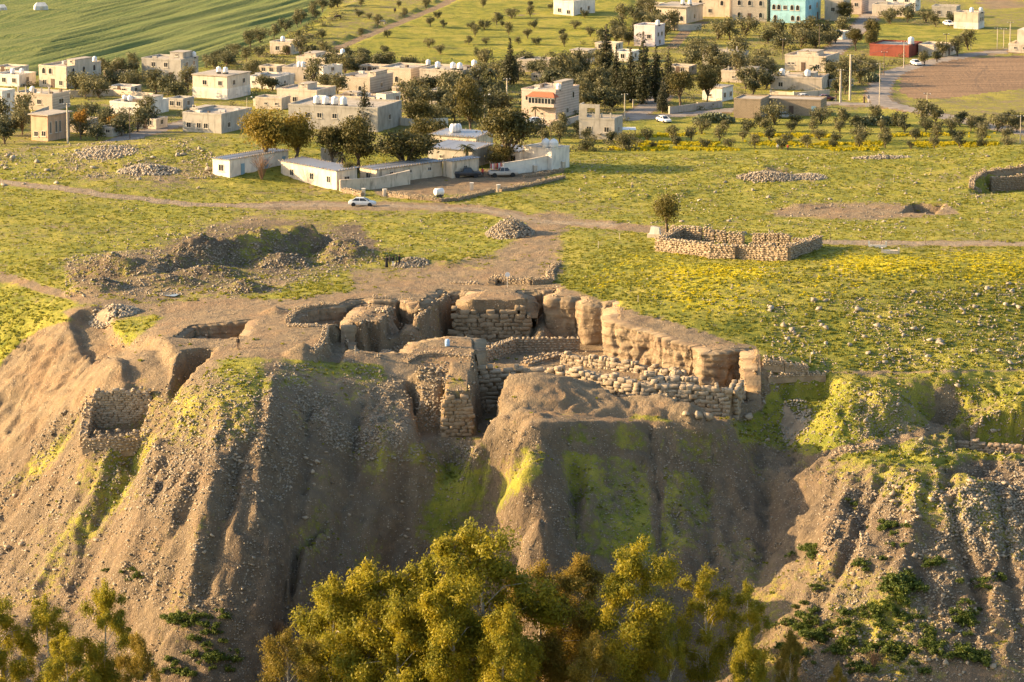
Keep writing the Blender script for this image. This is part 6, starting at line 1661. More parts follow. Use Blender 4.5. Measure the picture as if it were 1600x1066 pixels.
def make_eucalyptus(seed, h=20.0, wd=7.0, n=13000, bare=.30, mat=None, leaf=.34, dense=1.0):
    """tall open crown: a leaning trunk, rising limbs, drooping clumps at their ends"""
    rd = random.Random(seed); rg = np.random.default_rng(seed)
    mb = MB(); C, R = [], []
    lean = rd.uniform(-.06, .06)
    tr = [Vector((lean * h * t + .25 * math.sin(4 * t + seed), .2 * math.sin(3 * t + 2 * seed), h * t)) for t in np.linspace(0, .93, 9)]
    limbs(mb, [tr[0] - Vector((0, 0, 1))] + tr, .34, .06)
    nb = int(20 * dense)
    for i in range(nb):
        t = bare + (.95 - bare) * (i + rd.random() * .6) / nb
        f = (t - bare) / (1 - bare)
        prof = (1 - f) ** .55 * (.45 + 1.1 * min(1, f * 2.4)) if f > 0 else .4
        rr = wd / 2 * prof * rd.uniform(.45, 1.0) * .9
        k = t / .93 * 8; j = min(7, int(k)); base = tr[j].lerp(tr[j + 1], min(1, k - j))
        a = i * 2.399 + rd.uniform(-.5, .5)
        end = base + Vector((rr * math.cos(a), rr * math.sin(a), rd.uniform(.3, .9) * rr + .4))
        mid = base.lerp(end, .5) + Vector((0, 0, .25 * rr))
        limbs(mb, [base, mid, end], .10 * (1.2 - t), .03, 5)
        for q in range(rd.choice([3, 4, 5])):
            cr = wd * rd.uniform(.07, .16) * (1.15 - .35 * f)
            C.append(end + Vector((rd.gauss(0, .8) * cr, rd.gauss(0, .8) * cr, rd.uniform(-1.3, .7) * cr))); R.append((cr, cr, cr * rd.uniform(.8, 1.5)))
    for q in range(4):
        cr = wd * .12
        C.append(tr[-1] + Vector((rd.gauss(0, .5) * cr, rd.gauss(0, .5) * cr, (q - 1.3) * cr * .9 + .4))); R.append((cr * (1 - .12 * q), cr * (1 - .12 * q), cr))
    V, F = leaves(rg, [c[:] for c in C], R, n, leaf, .1, 1.2, .42)
    return (mesh_np('crown', V, F, mat or M_EUC), mb.mesh('trunk', M_PALEBARK, True))

def make_round(seed, h, wd, n, leaf, mat, trunk=.25, clumps=16, flat=.8, barkm=None, shell=.45, spread=.62):
    rd = random.Random(seed); rg = np.random.default_rng(seed)
    mb = MB(); C, R = [], []
    zc = h * (trunk + 1) / 2; rz = h * (1 - trunk) / 2
    fork = Vector((rd.gauss(0, .03) * h, rd.gauss(0, .03) * h, h * trunk))
    limbs(mb, [Vector((0, 0, -.6)), Vector((0, 0, h * trunk * .5)), fork], wd * .045, wd * .03, 7)
    for i in range(clumps):
        v = Vector((rd.gauss(0, 1), rd.gauss(0, 1), rd.gauss(0, 1))).normalized()
        rr = rd.uniform(.35, 1.0) * spread
        c = Vector((v.x * wd / 2 * rr, v.y * wd / 2 * rr, zc + v.z * rz * rr))
        cr = wd / 2 * rd.uniform(.30, .46)
        C.append(c); R.append((cr, cr, cr * flat))
        if i % 2 == 0: limbs(mb, [fork, fork.lerp(c, .55) + Vector((0, 0, .05 * h)), c], wd * .02, wd * .006, 5)
    V, F = leaves(rg, [c[:] for c in C], R, n, leaf, shell, .2, .6)
    return (mesh_np('crown', V, F, mat), mb.mesh('trunk', barkm or M_BARK, True))

def make_conifer(seed, h, wd, n, leaf, mat, narrow=True):
    rd = random.Random(seed); rg = np.random.default_rng(seed)
    mb = MB(); limbs(mb, [Vector((0, 0, -.8)), Vector((0, 0, h * .5)), Vector((rd.gauss(0, .1), 0, h * .97))], wd * .07, .03, 7)
    C, R = [], []
    m = 26 if narrow else 34
    for i in range(m):
        t = .10 + .88 * (i / m)
        prof = ((1 - t) ** .75 * min(1, .55 + 2 * t)) if narrow else (1 - t) ** .9
        rr = wd / 2 * prof
        a = i * 2.399 + rd.uniform(-.3, .3)
        off = rr * rd.uniform(.3, .75)
        c = (off * math.cos(a), off * math.sin(a), h * t)
        cr = max(.18, rr * rd.uniform(.42, .65))
        C.append(c); R.append((cr, cr, cr * (1.8 if narrow else .6)))
        if not narrow: limbs(mb, [Vector((0, 0, h * t - .1)), Vector(c)], .05, .02, 4)
    V, F = leaves(rg, C, R, n, leaf, .5, -1.0, .45)
    return (mesh_np('crown', V, F, mat), mb.mesh('trunk', M_BARK, True))

def make_palm(seed, h):
    rd = random.Random(seed); mb = MB(); limbs(mb, [Vector((0, 0, -.5)), Vector((.1, 0, h * .5)), Vector((0, .1, h))], .22, .18, 8)
    V, F = [], []
    for i in range(30):
        a = i * 2.399; el = rd.uniform(-.3, 1.2); L = rd.uniform(1.6, 2.3)
        prev = None
        for k in range(6):
            t = k / 5
            r_ = L * t * math.cos(el * (1 - .3 * t)); z = h + L * t * math.sin(el) - 1.3 * t * t * L * .5
            wdt = .28 * (1 - t) ** .5 * (.35 + t) + .02
            p = Vector((r_ * math.cos(a), r_ * math.sin(a), z)); s = Vector((-math.sin(a), math.cos(a), 0)) * wdt
            V += [tuple(p - s + Vector((0, 0, -.06))), tuple(p), tuple(p + s + Vector((0, 0, -.06)))]
            if k:
                o = len(V) - 6
                F += [[o, o + 1, o + 4, o + 3], [o + 1, o + 2, o + 5, o + 4]]
    return (mesh_np('crown', V, F, M_PALM), mb.mesh('trunk', M_BARK, True))

def plant(name, label, cat, me, loc, group, sc=(1, 1, 1), rz=None):
    t = thing(name, label, cat, loc, random.uniform(0, 6.28) if rz is None else rz, group)
    t.scale = sc
    put('crown', me[0], t); put('trunk', me[1], t)
    return t

# ---- eucalyptus trees along the foot of the slope
EUC = [make_eucalyptus(200 + i, 20, 8.4, 42000, .2, None, .31) for i in range(3)]
EUCN = [make_eucalyptus(230 + i, 20, 7.0, 20000, .26, None, .30, .8) for i in range(2)]
EUCB = [make_eucalyptus(240 + i, 20, 9.5, 40000, .15, M_EUCB, .31) for i in range(2)]
front_trees = [
 (765, 818, 446, 0, 1.05, 'tallest golden eucalyptus, its pointed top highest in the middle of the front row'),
 (985, 838, 444, 1, 1.0, 'broad columnar golden eucalyptus standing a little apart right of centre'),
 (845, 880, 452, 'b0', 1.0, 'brownish eucalyptus with a dark shaded right side between the two tallest'),
 (905, 868, 455, 'b1', .92, 'brownish rounded eucalyptus just left of the columnar one'),
 (662, 868, 448, 2, .9, 'golden eucalyptus with a knobbed top left of the tallest'),
 (577, 884, 447, 3, 1.0, 'golden eucalyptus with twin small peaks in the left of the central clump'),
 (520, 905, 446, 0, .95, 'golden eucalyptus on the upper left shoulder of the central clump'),
 (450, 985, 440, 'b0', .85, 'low brownish eucalyptus at the lower left end of the central clump'),
 (618, 930, 440, 1, 1.0, 'green gold eucalyptus in front of the twin peaked one'),
 (716, 905, 440, 3, .95, 'yellow green eucalyptus filling the clump before the tallest tree'),
 (790, 945, 436, 2, .9, 'shaded eucalyptus in front of the tallest tree, near the bottom edge'),
 (1108, 880, 447, 'n0', 1.0, 'slender eucalyptus with a bare white trunk right of centre'),
 (1177, 905, 445, 'n1', .9, 'thin eucalyptus with small tufts right of the white trunked one'),
 (1052, 965, 440, 'n1', .8, 'small dim eucalyptus between the columnar one and the white trunk'),
 (1165, 985, 436, 2, .75, 'bushy eucalyptus at the bottom edge below the thin tufted one'),
 (1235, 985, 442, 'b1', .62, 'dark olive eucalyptus low at the right end of the front row'),
 (160, 910, 447, 1, .85, 'golden topped eucalyptus, rightmost of the group at the lower left'),
 (75, 922, 446, 'n0', 1.0, 'slim eucalyptus in the middle of the group at the lower left'),
 (2, 928, 445, 3, .9, 'eucalyptus cut off by the left edge at the bottom'),
 (108, 990, 438, 0, .9, 'wide yellow green eucalyptus low in the corner group at the left'),
 (215, 990, 441, 'b1', .7, 'dark low eucalyptus at the right foot of the corner group'),
 (930, 990, 436, 'b0', .8, 'deep shaded eucalyptus at the bottom below the columnar one'),
 (1310, 1035, 440, 'b0', .6, 'lowest dark treetop poking in at the bottom right of the front row'),
]
for px, top, Y, k, ws, lb in front_trees:
    x, y, z = PY(px, top, Y)
    g = float(H(x, y)); h = z - g
    me = EUCB[int(k[1])] if isinstance(k, str) and k[0] == 'b' else EUCN[int(k[1])] if isinstance(k, str) else EUC[k % 3]
    s = h / 21.2
    plant('eucalyptus_tree', lb, 'tree', me, (x, y, g), 'eucalyptus trees along the foot of the slope', (s * ws * (1.14 if 430 < px < 950 else .98), s * ws * (1.14 if 430 < px < 950 else .98), s))

# ---- trees round the compound on the plateau
def fit(px, top, base, me, h0, w0, wpx, name, label, cat, group, ymin=0, Y=None):
    g = PY(px, base, Y) if Y else G(px, base, ymin)
    s = px_per_m(g[1], g[2]); h = (base - top) / s; w = wpx / s
    return plant(name, label, cat, me, g, group, (w / w0, w / w0, h / h0))
GOLD = make_round(301, 8, 9, 7000, .36, M_GOLD, .18, 26)
PINES = [make_round(310 + i, 8, 8, 6000, .34, M_PINE, .2, 24, .6, None, .35, .8) for i in range(3)]
cg = 'trees sheltering the compound on the plateau'
fit(412, 166, 258, GOLD, 8, 9, 95, 'acacia_tree', 'large golden acacia rising left behind the white hut', 'tree', cg)
fit(462, 172, 256, GOLD, 8, 9, 80, 'acacia_tree', 'olive gold acacia merged with the right of the largest one', 'tree', cg)
fit(560, 178, 268, PINES[0], 8, 8, 80, 'pine_tree', 'dark pine in the compound right of the golden acacia', 'tree', cg)
fit(634, 196, 272, PINES[1], 8, 8, 104, 'pine_tree', 'broad golden lit pine in the middle of the compound', 'tree', cg)
fit(795, 157, 262, PINES[2], 8, 8, 96, 'pine_tree', 'tall layered pine above the compound gate', 'tree', cg)
fit(780, 226, 262, PINES[0], 8, 8, 60, 'pine_tree', 'low golden pine bough over the gateway', 'tree', cg)
fit(520, 188, 266, PINES[2], 8, 8, 56, 'pine_tree', 'thin brownish pine between the golden acacia and the dark pine', 'tree', cg)
fit(668, 172, 262, PINES[1], 8, 8, 70, 'pine_tree', 'rust tinted pine top behind the broad lit pine', 'tree', cg, 0, 712)
fit(548, 252, 292, PINES[0], 8, 8, 36, 'pine_tree', 'small feathery pine beside the end of the cream hut', 'tree', cg)
PALMS = [make_palm(330 + i, 4.5) for i in range(2)]
fit(728, 222, 262, PALMS[0], 5.6, 4.4, 38, 'palm_tree', 'small palm showing over the shed roof in the compound', 'palm tree', 'palm trees')
fit(535, 238, 275, PALMS[1], 5.6, 4.4, 34, 'palm_tree', 'low palm in front of the grey end wall', 'palm tree', 'palm trees')
fit(767, 104, 150, PALMS[0], 5.6, 4.4, 36, 'palm_tree', 'grey date palm right of the broad four tank house', 'palm tree', 'palm trees', 790)
fit(862, 108, 140, PALMS[1], 5.6, 4.4, 38, 'palm_tree', 'fan of palm fronds above the red roofed veranda house', 'palm tree', 'palm trees', 790)
fit(836, 164, 190, PALMS[1], 5.6, 4.4, 20, 'palm_tree', 'little palm at the foot of the veranda house', 'palm tree', 'palm trees', 790)
fit(1272, 100, 126, PALMS[0], 5.6, 4.4, 24, 'palm_tree', 'small palm before the house above the junction', 'palm tree', 'palm trees', 790)
RT = make_round(340, 5.5, 6.5, 3400, .26, leaf_material('dry_olive_leaves', (.13, .105, .018), (.085, .075, .014), (.20, .15, .03), .3, .8), .25, 18)
fit(1042, 301, 366, RT, 5.5, 6.5, 74, 'fig_tree', 'lone round olive gold tree beside the square ruin', 'tree', None)
# bare twiggy bush in front of the white hut
def make_twigs(seed, h, wd, n):
    rd = random.Random(seed); mb = MB()
    for i in range(n):
        a = rd.uniform(0, 6.28); r = rd.uniform(.1, 1) * wd / 2; e = Vector((r * math.cos(a), r * math.sin(a), h * rd.uniform(.6, 1)))
        m = Vector((e.x * .4, e.y * .4, e.z * .6))
        limbs(mb, [Vector((0, 0, -.2)), m, e], .035, .012, 4)
        for q in range(3):
            mb.tube(m.lerp(e, rd.uniform(.2, .8)), e + Vector((rd.gauss(0, .3), rd.gauss(0, .3), rd.gauss(0, .25))), .014, .008, 3, cap=False)
    return mb
for px, py, hh, lb in [(409, 281, 4.6, 'leafless rust brown bush before the white hut with blue doors'), (436, 1000, 2.4, 'rust red dry bush at the lower end of the crack in the slope'), (950, 1062, 2.2, 'pale dry twigs at the bottom edge between the dark eucalyptus'), (1365, 1046, 2.2, 'pale dry bush among green shrubs at the bottom right')]:
    g = G(px, py)
    tag(make_twigs(px, hh, hh * .95, 60).build('dry_bush', M_TWIG, None, g), lb, 'bush', 'leafless bushes')

# ---- conifers of the village
CYP = [make_conifer(350 + i, 12, 3.6, 2600, .42, M_CYP) for i in range(3)]
FIR = make_conifer(360, 12, 6, 2600, .42, M_CYP, False)
cy = 'dark cypresses in the middle of the village'
for px, top, base, wpx, k, lb in [(797, 55, 132, 30, 0, 'lone dark cypress left of the cypress grove, beside a pale pole'), (947, 35, 122, 34, 1, 'tallest dark cypress, its tip above the rose white house'), (963, 68, 150, 26, 2, 'slim cypress just right of the tallest one'), (985, 70, 160, 34, 0, 'dense cypress in the middle of the grove'),
                                  (1005, 46, 162, 36, 1, 'cypress with a pointed tip in front of the rose white house'), (1024, 66, 160, 32, 2, 'cypress right of the one before the rose white house'), (1044, 70, 152, 30, 0, 'stout cypress at the right side of the grove'), (973, 90, 158, 22, 2, 'short narrow cypress in the front of the grove'), (1117, 64, 116, 26, 1, 'isolated cypress right of the grove among grey houses'),
                                  (1035, 120, 176, 24, 0, 'small cypress at the right foot of the grove by the lane'), (1181, 112, 140, 10, 1, 'tiny dark cypress beside the flat grey roofed house'), (905, 72, 124, 20, 2, 'thin dark cypress left of the tallest, by the tin roofed hut')]:
    fit(px, top, base, CYP[k], 12, 3.6, wpx, 'cypress_tree', lb, 'tree', cy, 790)
fit(570, 124, 205, FIR, 12, 6, 46, 'fir_tree', 'spiky dark fir before the paired arch white house', 'tree', None, 790)
fit(735, 116, 212, PINES[0], 8, 8, 62, 'pine_tree', 'tall dark pine behind the compound, right of the four tank house wall', 'tree', None, 790)
fit(655, 150, 205, PINES[1], 8, 8, 50, 'pine_tree', 'reddish pine in the village right of the tall narrow house', 'tree', None, 790)
fit(1063, 104, 166, PINES[2], 8, 8, 50, 'pine_tree', 'brown green broadleaf tree beside the cypress lane', 'tree', 'brownish trees by the cypress lane', 790)
fit(1105, 100, 164, PINES[1], 8, 8, 36, 'pine_tree', 'narrow brownish tree before the small white house', 'tree', 'brownish trees by the cypress lane', 790)
fit(1362, 28, 84, PINES[0], 8, 8, 34, 'pine_tree', 'taller of two dark trees behind the red brown building', 'tree', 'two trees behind the red brown building', 790)
fit(1337, 40, 80, PINES[2], 8, 8, 30, 'pine_tree', 'shorter bushy one of two trees behind the red brown building', 'tree', 'two trees behind the red brown building', 790)
fit(1322, 2, 34, PINES[0], 8, 8, 34, 'pine_tree', 'dark tree right of the sandy block house at the top', 'tree', None, 790)
ORG = make_round(370, 6, 4.5, 1200, .34, M_ORANGE, .3, 12)
fit(126, 164, 218, ORG, 6, 4.5, 30, 'poplar_tree', 'orange leaved tree beside the apricot house', 'tree', 'trees in orange leaf', 790)
fit(177, 175, 208, ORG, 6, 4.5, 26, 'poplar_tree', 'small orange tree before the low white house', 'tree', 'trees in orange leaf', 790)

# ---- olives and bushes
M_OLIVED = leaf_material('dark_olive_leaves', (.105, .100, .040), (.070, .072, .028), (.16, .14, .06), .22, .8)
OLV = [make_round(400 + i, (4.2, 3.6, 4.8, 3.3, 4.4, 3.9, 5.2)[i], (4.8, 5.2, 4.4, 4.6, 5.6, 4.2, 4.6)[i], 1100, .34, (M_OLIVE, M_OLIVED)[i % 2], .06, (10, 15, 12, 9, 17, 11, 13)[i], .85, None, .3, (.62, .8, .7, .75, .85, .66, .78)[i]) for i in range(7)]
count_ol = [0]
def by_house(px, py, word='olive tree'):
    hx, hb, hl = min(HOUSES[:-1], key=lambda q: (q[0] - px) ** 2 + 4 * (q[1] - 10 - py) ** 2)
    rel = 'in front of' if py > hb + 3 and abs(px - hx) < 30 else 'behind' if py < hb - 4 and abs(px - hx) < 30 else 'left of' if px < hx else 'right of'
    if rel[-2:] == 'of' and abs(px - hx) > 45: rel = 'well ' + rel
    return '%s %s the %s' % (word, rel, ' '.join(hl.split()[:9]))
def olive(px, py, label, group, s=1.0, ymin=790):
    if 'house' in label and ymin == 790: label, group = by_house(px, py, 'bush' if 'bush' in label else 'olive tree'), 'olive trees and bushes among the village houses'
    g = G(px, py, ymin)
    k = s * random.uniform(.8, 1.2)
    plant('olive_tree', label, 'olive tree', OLV[(count_ol[0] * 3 + count_ol[0] // 5) % 7], g, group, (k * random.uniform(.9, 1.15), k * random.uniform(.9, 1.15), k))
    count_ol[0] += 1
def fill(poly, spacing, label, group, s=1.0, asp=.45, jitter=.35):
    poly = np.array(poly, float)
    x0, y0 = poly.min(0); x1, y1 = poly.max(0)
    yy = y0; row = 0; spacing *= 1.36; s *= 1.25
    while yy <= y1:
        xx = x0 + (row % 2) * spacing * .5
        while xx <= x1:
            qx, qy = xx + random.uniform(-1, 1) * jitter * spacing, yy + random.uniform(-1, 1) * jitter * spacing * asp
            if poly_sd(np.array([qx]), np.array([qy]), poly)[0] > 0: olive(qx, qy, label, group, s)
            xx += spacing
        yy += spacing * asp; row += 1
def edge_row(pts, spacing, label, group, s=1.0, n=1):
    for (a, b), (c, d) in zip(pts[:-1], pts[1:]):
        m = max(1, int(math.hypot(c - a, d - b) / spacing / 1.2))
        for i in range(m):
            t = (i + random.random() * .6) / m
            olive(a + (c - a) * t + random.uniform(-4, 4), b + (d - b) * t + random.uniform(-3, 3), label, group, s)
G1 = 'olive trees among the left houses'; L1 = 'grey green olive tree among the houses in the left part of the village'
fill([(-10, 190), (46, 190), (60, 222), (-10, 232)], 19, L1, G1, 1.1)
fill([(104, 132), (150, 132), (160, 155), (104, 160)], 17, L1, G1)
fill([(150, 112), (218, 108), (218, 140), (152, 142)], 15, L1, G1, .95)
fill([(205, 135), (300, 135), (300, 158), (262, 170), (250, 150), (205, 150)], 18, L1, G1, 1.1)
fill([(140, 188), (250, 186), (284, 190), (240, 204), (150, 222), (104, 226)], 19, L1, G1)
fill([(390, 132), (440, 130), (440, 150), (395, 150)], 18, L1, G1)
G2 = 'bushy olive trees along the edge of the wheat field'; L2 = 'bushy olive tree in the dark hedge edging the green wheat field'
edge_row([(312, 106), (352, 92), (400, 70), (425, 60), (455, 44), (500, 22), (540, 4)], 12, L2, G2, 1.0)
edge_row([(330, 112), (380, 96), (416, 86)], 11, L2, G2, 1.1)
G3 = 'olive trees below the terraced orchard'; L3 = 'olive tree in the dark belt between terraced orchard and houses'
fill([(470, 88), (540, 94), (640, 100), (640, 112), (530, 120), (470, 92)], 15, L3, G3, 1.0)
fill([(750, 108), (815, 96), (815, 130), (760, 130)], 17, L3, G3, .9)
G4 = 'small scattered trees of the terraced orchard'; L4 = 'small olive tree standing alone on the striped green orchard terraces'
for r_ in range(6):
    for c_ in range(11):
        qy = 14 + r_ * 14.5 + random.uniform(-3, 3); qx = 430 + (92 - qy) * 1.2 + c_ * 44 + random.uniform(-16, 16)
        if qx > 950 or random.random() < .25: continue
        olive(qx, qy, 'small tree in the striped orchard, %s terrace, %s part' % (['highest', 'second', 'third', 'fourth', 'fifth', 'lowest'][r_], 'left' if c_ < 4 else 'middle' if c_ < 8 else 'right'), G4, .66)
edge_row([(800, 30), (760, 45), (730, 60)], 12, L4, G4, .8)
G5 = 'olive trees between the houses in the village centre'; L5 = 'dark olive tree between houses in the centre of the village'
fill([(626, 138), (780, 138), (800, 190), (700, 200), (630, 185)], 22, L5, G5, 1.15)
fill([(478, 128), (530, 128), (530, 160), (480, 150)], 18, L5, G5)
fill([(820, 108), (950, 108), (975, 150), (910, 160), (820, 135)], 20, L5, G5, 1.1)
fill([(905, 150), (975, 155), (968, 182), (908, 185)], 18, L5, G5, 1.1)
G6 = 'olive trees on the rise below the blue house'; L6 = 'olive tree near a house on the rise'
fill([(1100, 56), (1205, 54), (1330, 56), (1300, 82), (1230, 80), (1180, 60), (1090, 66)], 17, L6, G6, 1.05)
fill([(960, 40), (1010, 20), (1060, 44), (1050, 62), (980, 76), (930, 72)], 17, L6, G6, 1.0)
G7 = 'olive trees right of the cypress grove'; L7 = 'olive tree near the houses between the cypress grove and stone row'
fill([(1060, 90), (1100, 84), (1210, 110), (1228, 150), (1180, 152), (1120, 130), (1060, 110)], 18, L7, G7, 1.05)
fill([(1290, 112), (1390, 112), (1380, 116), (1370, 122), (1330, 150), (1290, 148)], 18, L7, G7, 1.0)
G8 = 'olive trees behind the houses at the upper right'; L8 = 'olive tree near the houses in the upper right corner'
fill([(1370, 26), (1500, 28), (1490, 44), (1390, 40)], 20, L8, G8, .9)
fill([(1440, 96), (1520, 76), (1530, 84), (1440, 104)], 18, L8, G8, .8)
G9 = 'olive trees in rows over yellow flowers'; L9 = 'round olive tree in the rows growing over yellow flowers below the road'
for r_, (yy, x0, x1, sp, s_) in enumerate([(196, 1180, 1600, 32, 1.0), (207, 1090, 1610, 35, .92), (221, 990, 1600, 38, .8), (233, 950, 1600, 40, .66)]):
    xx = x0 + r_ * 9
    while xx < x1:
        part_ = 'left' if xx < x0 + (x1 - x0) * .33 else 'middle' if xx < x0 + (x1 - x0) * .66 else 'right'
        olive(xx + random.uniform(-7, 7), yy + random.uniform(-2.5, 2.5), 'round olive tree in the %s row over yellow flowers, %s third of the row' % (['back', 'second', 'third', 'front'][r_], part_), G9, s_ * random.uniform(.8, 1.25), 742)
        xx += sp
G10 = 'bushes round the unfinished house'; L10 = 'low dark bush in the hedge below the unfinished house'
fill([(800, 205), (905, 200), (905, 222), (985, 222), (985, 238), (880, 236), (820, 218)], 20, L10, G10, .72)
print('olives', count_ol[0])

# prickly pear thickets
def prickly(label, px, py, wpx, n, seed):
    rd = random.Random(seed); g = G(px, py, 742); s = px_per_m(g[1], g[2]); wd = wpx / s
    t = thing('prickly_pear', label, 'cactus', g, 0, 'prickly pear thickets')
    mb = MB(); n_ = 8
    for i in range(n):
        x = rd.uniform(-.5, .5) * wd; y = rd.gauss(0, .8); zz = rd.uniform(.2, 2.2) * (1 - (2 * x / wd) ** 2 * .6)
        a, b = rd.uniform(0, 6.28), rd.gauss(0, .5)
        M = Matrix.Translation((x, y, zz)) @ Matrix.Rotation(a, 4, 'Z') @ Matrix.Rotation(b, 4, 'X')
        V = [M @ Vector((.2 * math.cos(q), sgn * .04, .28 * math.sin(q))) for sgn in (-1, 1) for q in np.linspace(0, 2 * PI, n_ + 1)[:-1]]
        mb.add(V, [list(range(n_)), list(range(n_, 2 * n_))[::-1]] + [[k, n_ + k, n_ + (k + 1) % n_, (k + 1) % n_] for k in range(n_)])
    tag(mb.build('pads', M_CACT, t), kind='stuff')
    MB().tube((-wd * .2, 0, -.3), (-wd * .1, 0, 1.2), .15, .1, 6).tube((wd * .2, 0, -.3), (wd * .15, 0, 1.2), .15, .1, 6).build('stem', M_BARK, t)
prickly('pale prickly pear thicket left of the old stone barn', 1115, 192, 66, 700, 1)
prickly('prickly pear thicket below the old stone row house', 1368, 196, 80, 800, 2)
prickly('small prickly pear thicket behind the slender pole at the fork', 1362, 128, 26, 260, 3)
prickly('prickly pear clump beside the unfinished house', 874, 205, 22, 260, 4)

# ---- leafy shrubs on the front slope
SHR = []
for i in range(5):
    rd = random.Random(500 + i); rg = np.random.default_rng(500 + i)
    C = [(rd.gauss(0, .38), rd.gauss(0, .38), rd.uniform(.1, .45)) for _ in range(9)]; R = [(rd.uniform(.2, .34),) * 2 + (rd.uniform(.18, .3),) for _ in range(9)]
    V, F = leaves(rg, C, R, 420, .20, .3, 0, .6)
    SHR.append(mesh_np('leafy_shrub', V, F, M_SHRUB))
def shrubs(poly, n, smin, smax, label, group):
    poly = np.array(poly, float); pts = []
    cl = [(random.uniform(*poly[:, 0][[poly[:, 0].argmin(), poly[:, 0].argmax()]]), random.uniform(poly[:, 1].min(), poly[:, 1].max())) for _ in range(max(2, n // 4))]
    tries = 0
    while len(pts) < n and tries < n * 60:
        tries += 1
        c = random.choice(cl); q = (c[0] + random.gauss(0, 16), c[1] + random.gauss(0, 8))
        if poly_sd(np.array([q[0]]), np.array([q[1]]), poly)[0] > 0: pts.append(q)
    for x, y, z in G_many(pts):
        s = random.uniform(smin, smax)
        u_, v_, _q = project(x, y, z)
        if '%s' in label: lb = label % ('highest' if v_ < 900 else 'upper' if v_ < 940 else 'middle' if v_ < 985 else 'lower' if v_ < 1020 else 'lowest', 'far left' if u_ < 1270 else 'left' if u_ < 1350 else 'middle' if u_ < 1430 else 'right' if u_ < 1500 else 'far right')
        else:
            a_, b_ = (v_ - poly[:, 1].min()) / np.ptp(poly[:, 1]), (u_ - poly[:, 0].min()) / np.ptp(poly[:, 0])
            lb = '%s, %s %s side' % (label, 'upper' if a_ < .33 else 'middle' if a_ < .66 else 'lower', 'left' if b_ < .33 else 'middle' if b_ < .66 else 'right')
        tag(put('shrub', random.choice(SHR), None, (x, y, z - .05), random.uniform(0, 6), (s, s, s * random.uniform(.7, 1))), lb, 'shrub', group)
shrubs([(1180, 860), (1300, 850), (1480, 880), (1560, 900), (1590, 1000), (1500, 1060), (1240, 1060), (1210, 980), (1250, 920)], 150, .8, 1.7, 'leafy green shrub on the stony lower right slope, %s rows, %s side', 'leafy shrubs on the lower right slope')
shrubs([(1370, 910), (1450, 890), (1480, 930), (1400, 950)], 14, 1.5, 2.2, 'large leafy shrub in the thickest green patch at the lower right', 'large shrubs on the lower right slope')
shrubs([(205, 965), (340, 950), (390, 960), (370, 1050), (210, 1060)], 60, .7, 1.4, 'leafy green shrub on the bare ground at the lower left', 'leafy shrubs at the lower left')
shrubs([(100, 880), (200, 840), (280, 900), (220, 960), (130, 930)], 9, .6, 1.1, 'small isolated green shrub on the sunlit left slope', 'single shrubs on the left slope')
shrubs([(1290, 780), (1450, 770), (1460, 850), (1400, 870), (1300, 850)], 12, .7, 1.2, 'dark shrub on the shaded slope right of centre', 'single shrubs on the shaded right slope')

# undergrowth between the houses: one mass of low bushes
up = []
for poly, n in [([(0, 120), (300, 110), (420, 70), (560, 90), (800, 100), (1000, 40), (1200, 30), (1320, 60), (1300, 150), (1000, 190), (820, 210), (640, 200), (300, 200), (0, 230)], 1500), ([(310, 110), (420, 70), (520, 20), (560, 10), (470, 80), (400, 112)], 260), ([(880, 210), (1000, 195), (1000, 236), (880, 238)], 160), ([(1290, 90), (1420, 90), (1380, 130), (1300, 150)], 160)]:
    poly = np.array(poly, float)
    q = np.c_[rng.uniform(poly[:, 0].min(), poly[:, 0].max(), n * 3), rng.uniform(poly[:, 1].min(), poly[:, 1].max(), n * 3)]
    q = q[poly_sd(q[:, 0], q[:, 1], poly) > 0][:n]
    up.append(G_many(q, 790))
up = np.concatenate(up)
bad = np.zeros(len(up), bool)
for r_ in roads + tracks_far: bad |= line_d(up[:, 0], up[:, 1], r_) < 4
up = up[~bad & (fbm(up[:, 0] / 14, up[:, 1] / 14, 2, 19) > -.08)]
rg = np.random.default_rng(77)
nb = len(up); sc_ = rg.uniform(.35, 1.1, nb)
V, F = leaves(rg, np.c_[up[:, 0], up[:, 1], up[:, 2] + sc_ * .5], np.c_[sc_ * 1.3, sc_ * 1.3, sc_ * .8], nb * 42, .36, .4, 0, .6)
tag(put('undergrowth', mesh_np('undergrowth', V, F, M_OLIVE)), kind='stuff')
# ================================================================= LOOSE STONES AND GRASS
small_p, small_s, big = [], [], []
def strew(poly, n, smin, smax, clump=0.0, seed=0, power=2.6):
    poly = np.array(poly, float)
    m = int(n * 3 + 50)
    q = np.c_[rng.uniform(poly[:, 0].min(), poly[:, 0].max(), m), rng.uniform(poly[:, 1].min(), poly[:, 1].max(), m)]
    q = q[poly_sd(q[:, 0], q[:, 1], poly) > 0]
    p = G_many(q)
    if clump:
        k = fbm(p[:, 0] / 3.5, p[:, 1] / 6, 3, 900 + seed) + .5
        p = p[k + .12 * rng.normal(size=len(p)) > clump]
    p = p[:n]
    s = smin + (smax - smin) * rng.random(len(p)) ** power
    small_p.append(p); small_s.append(s)

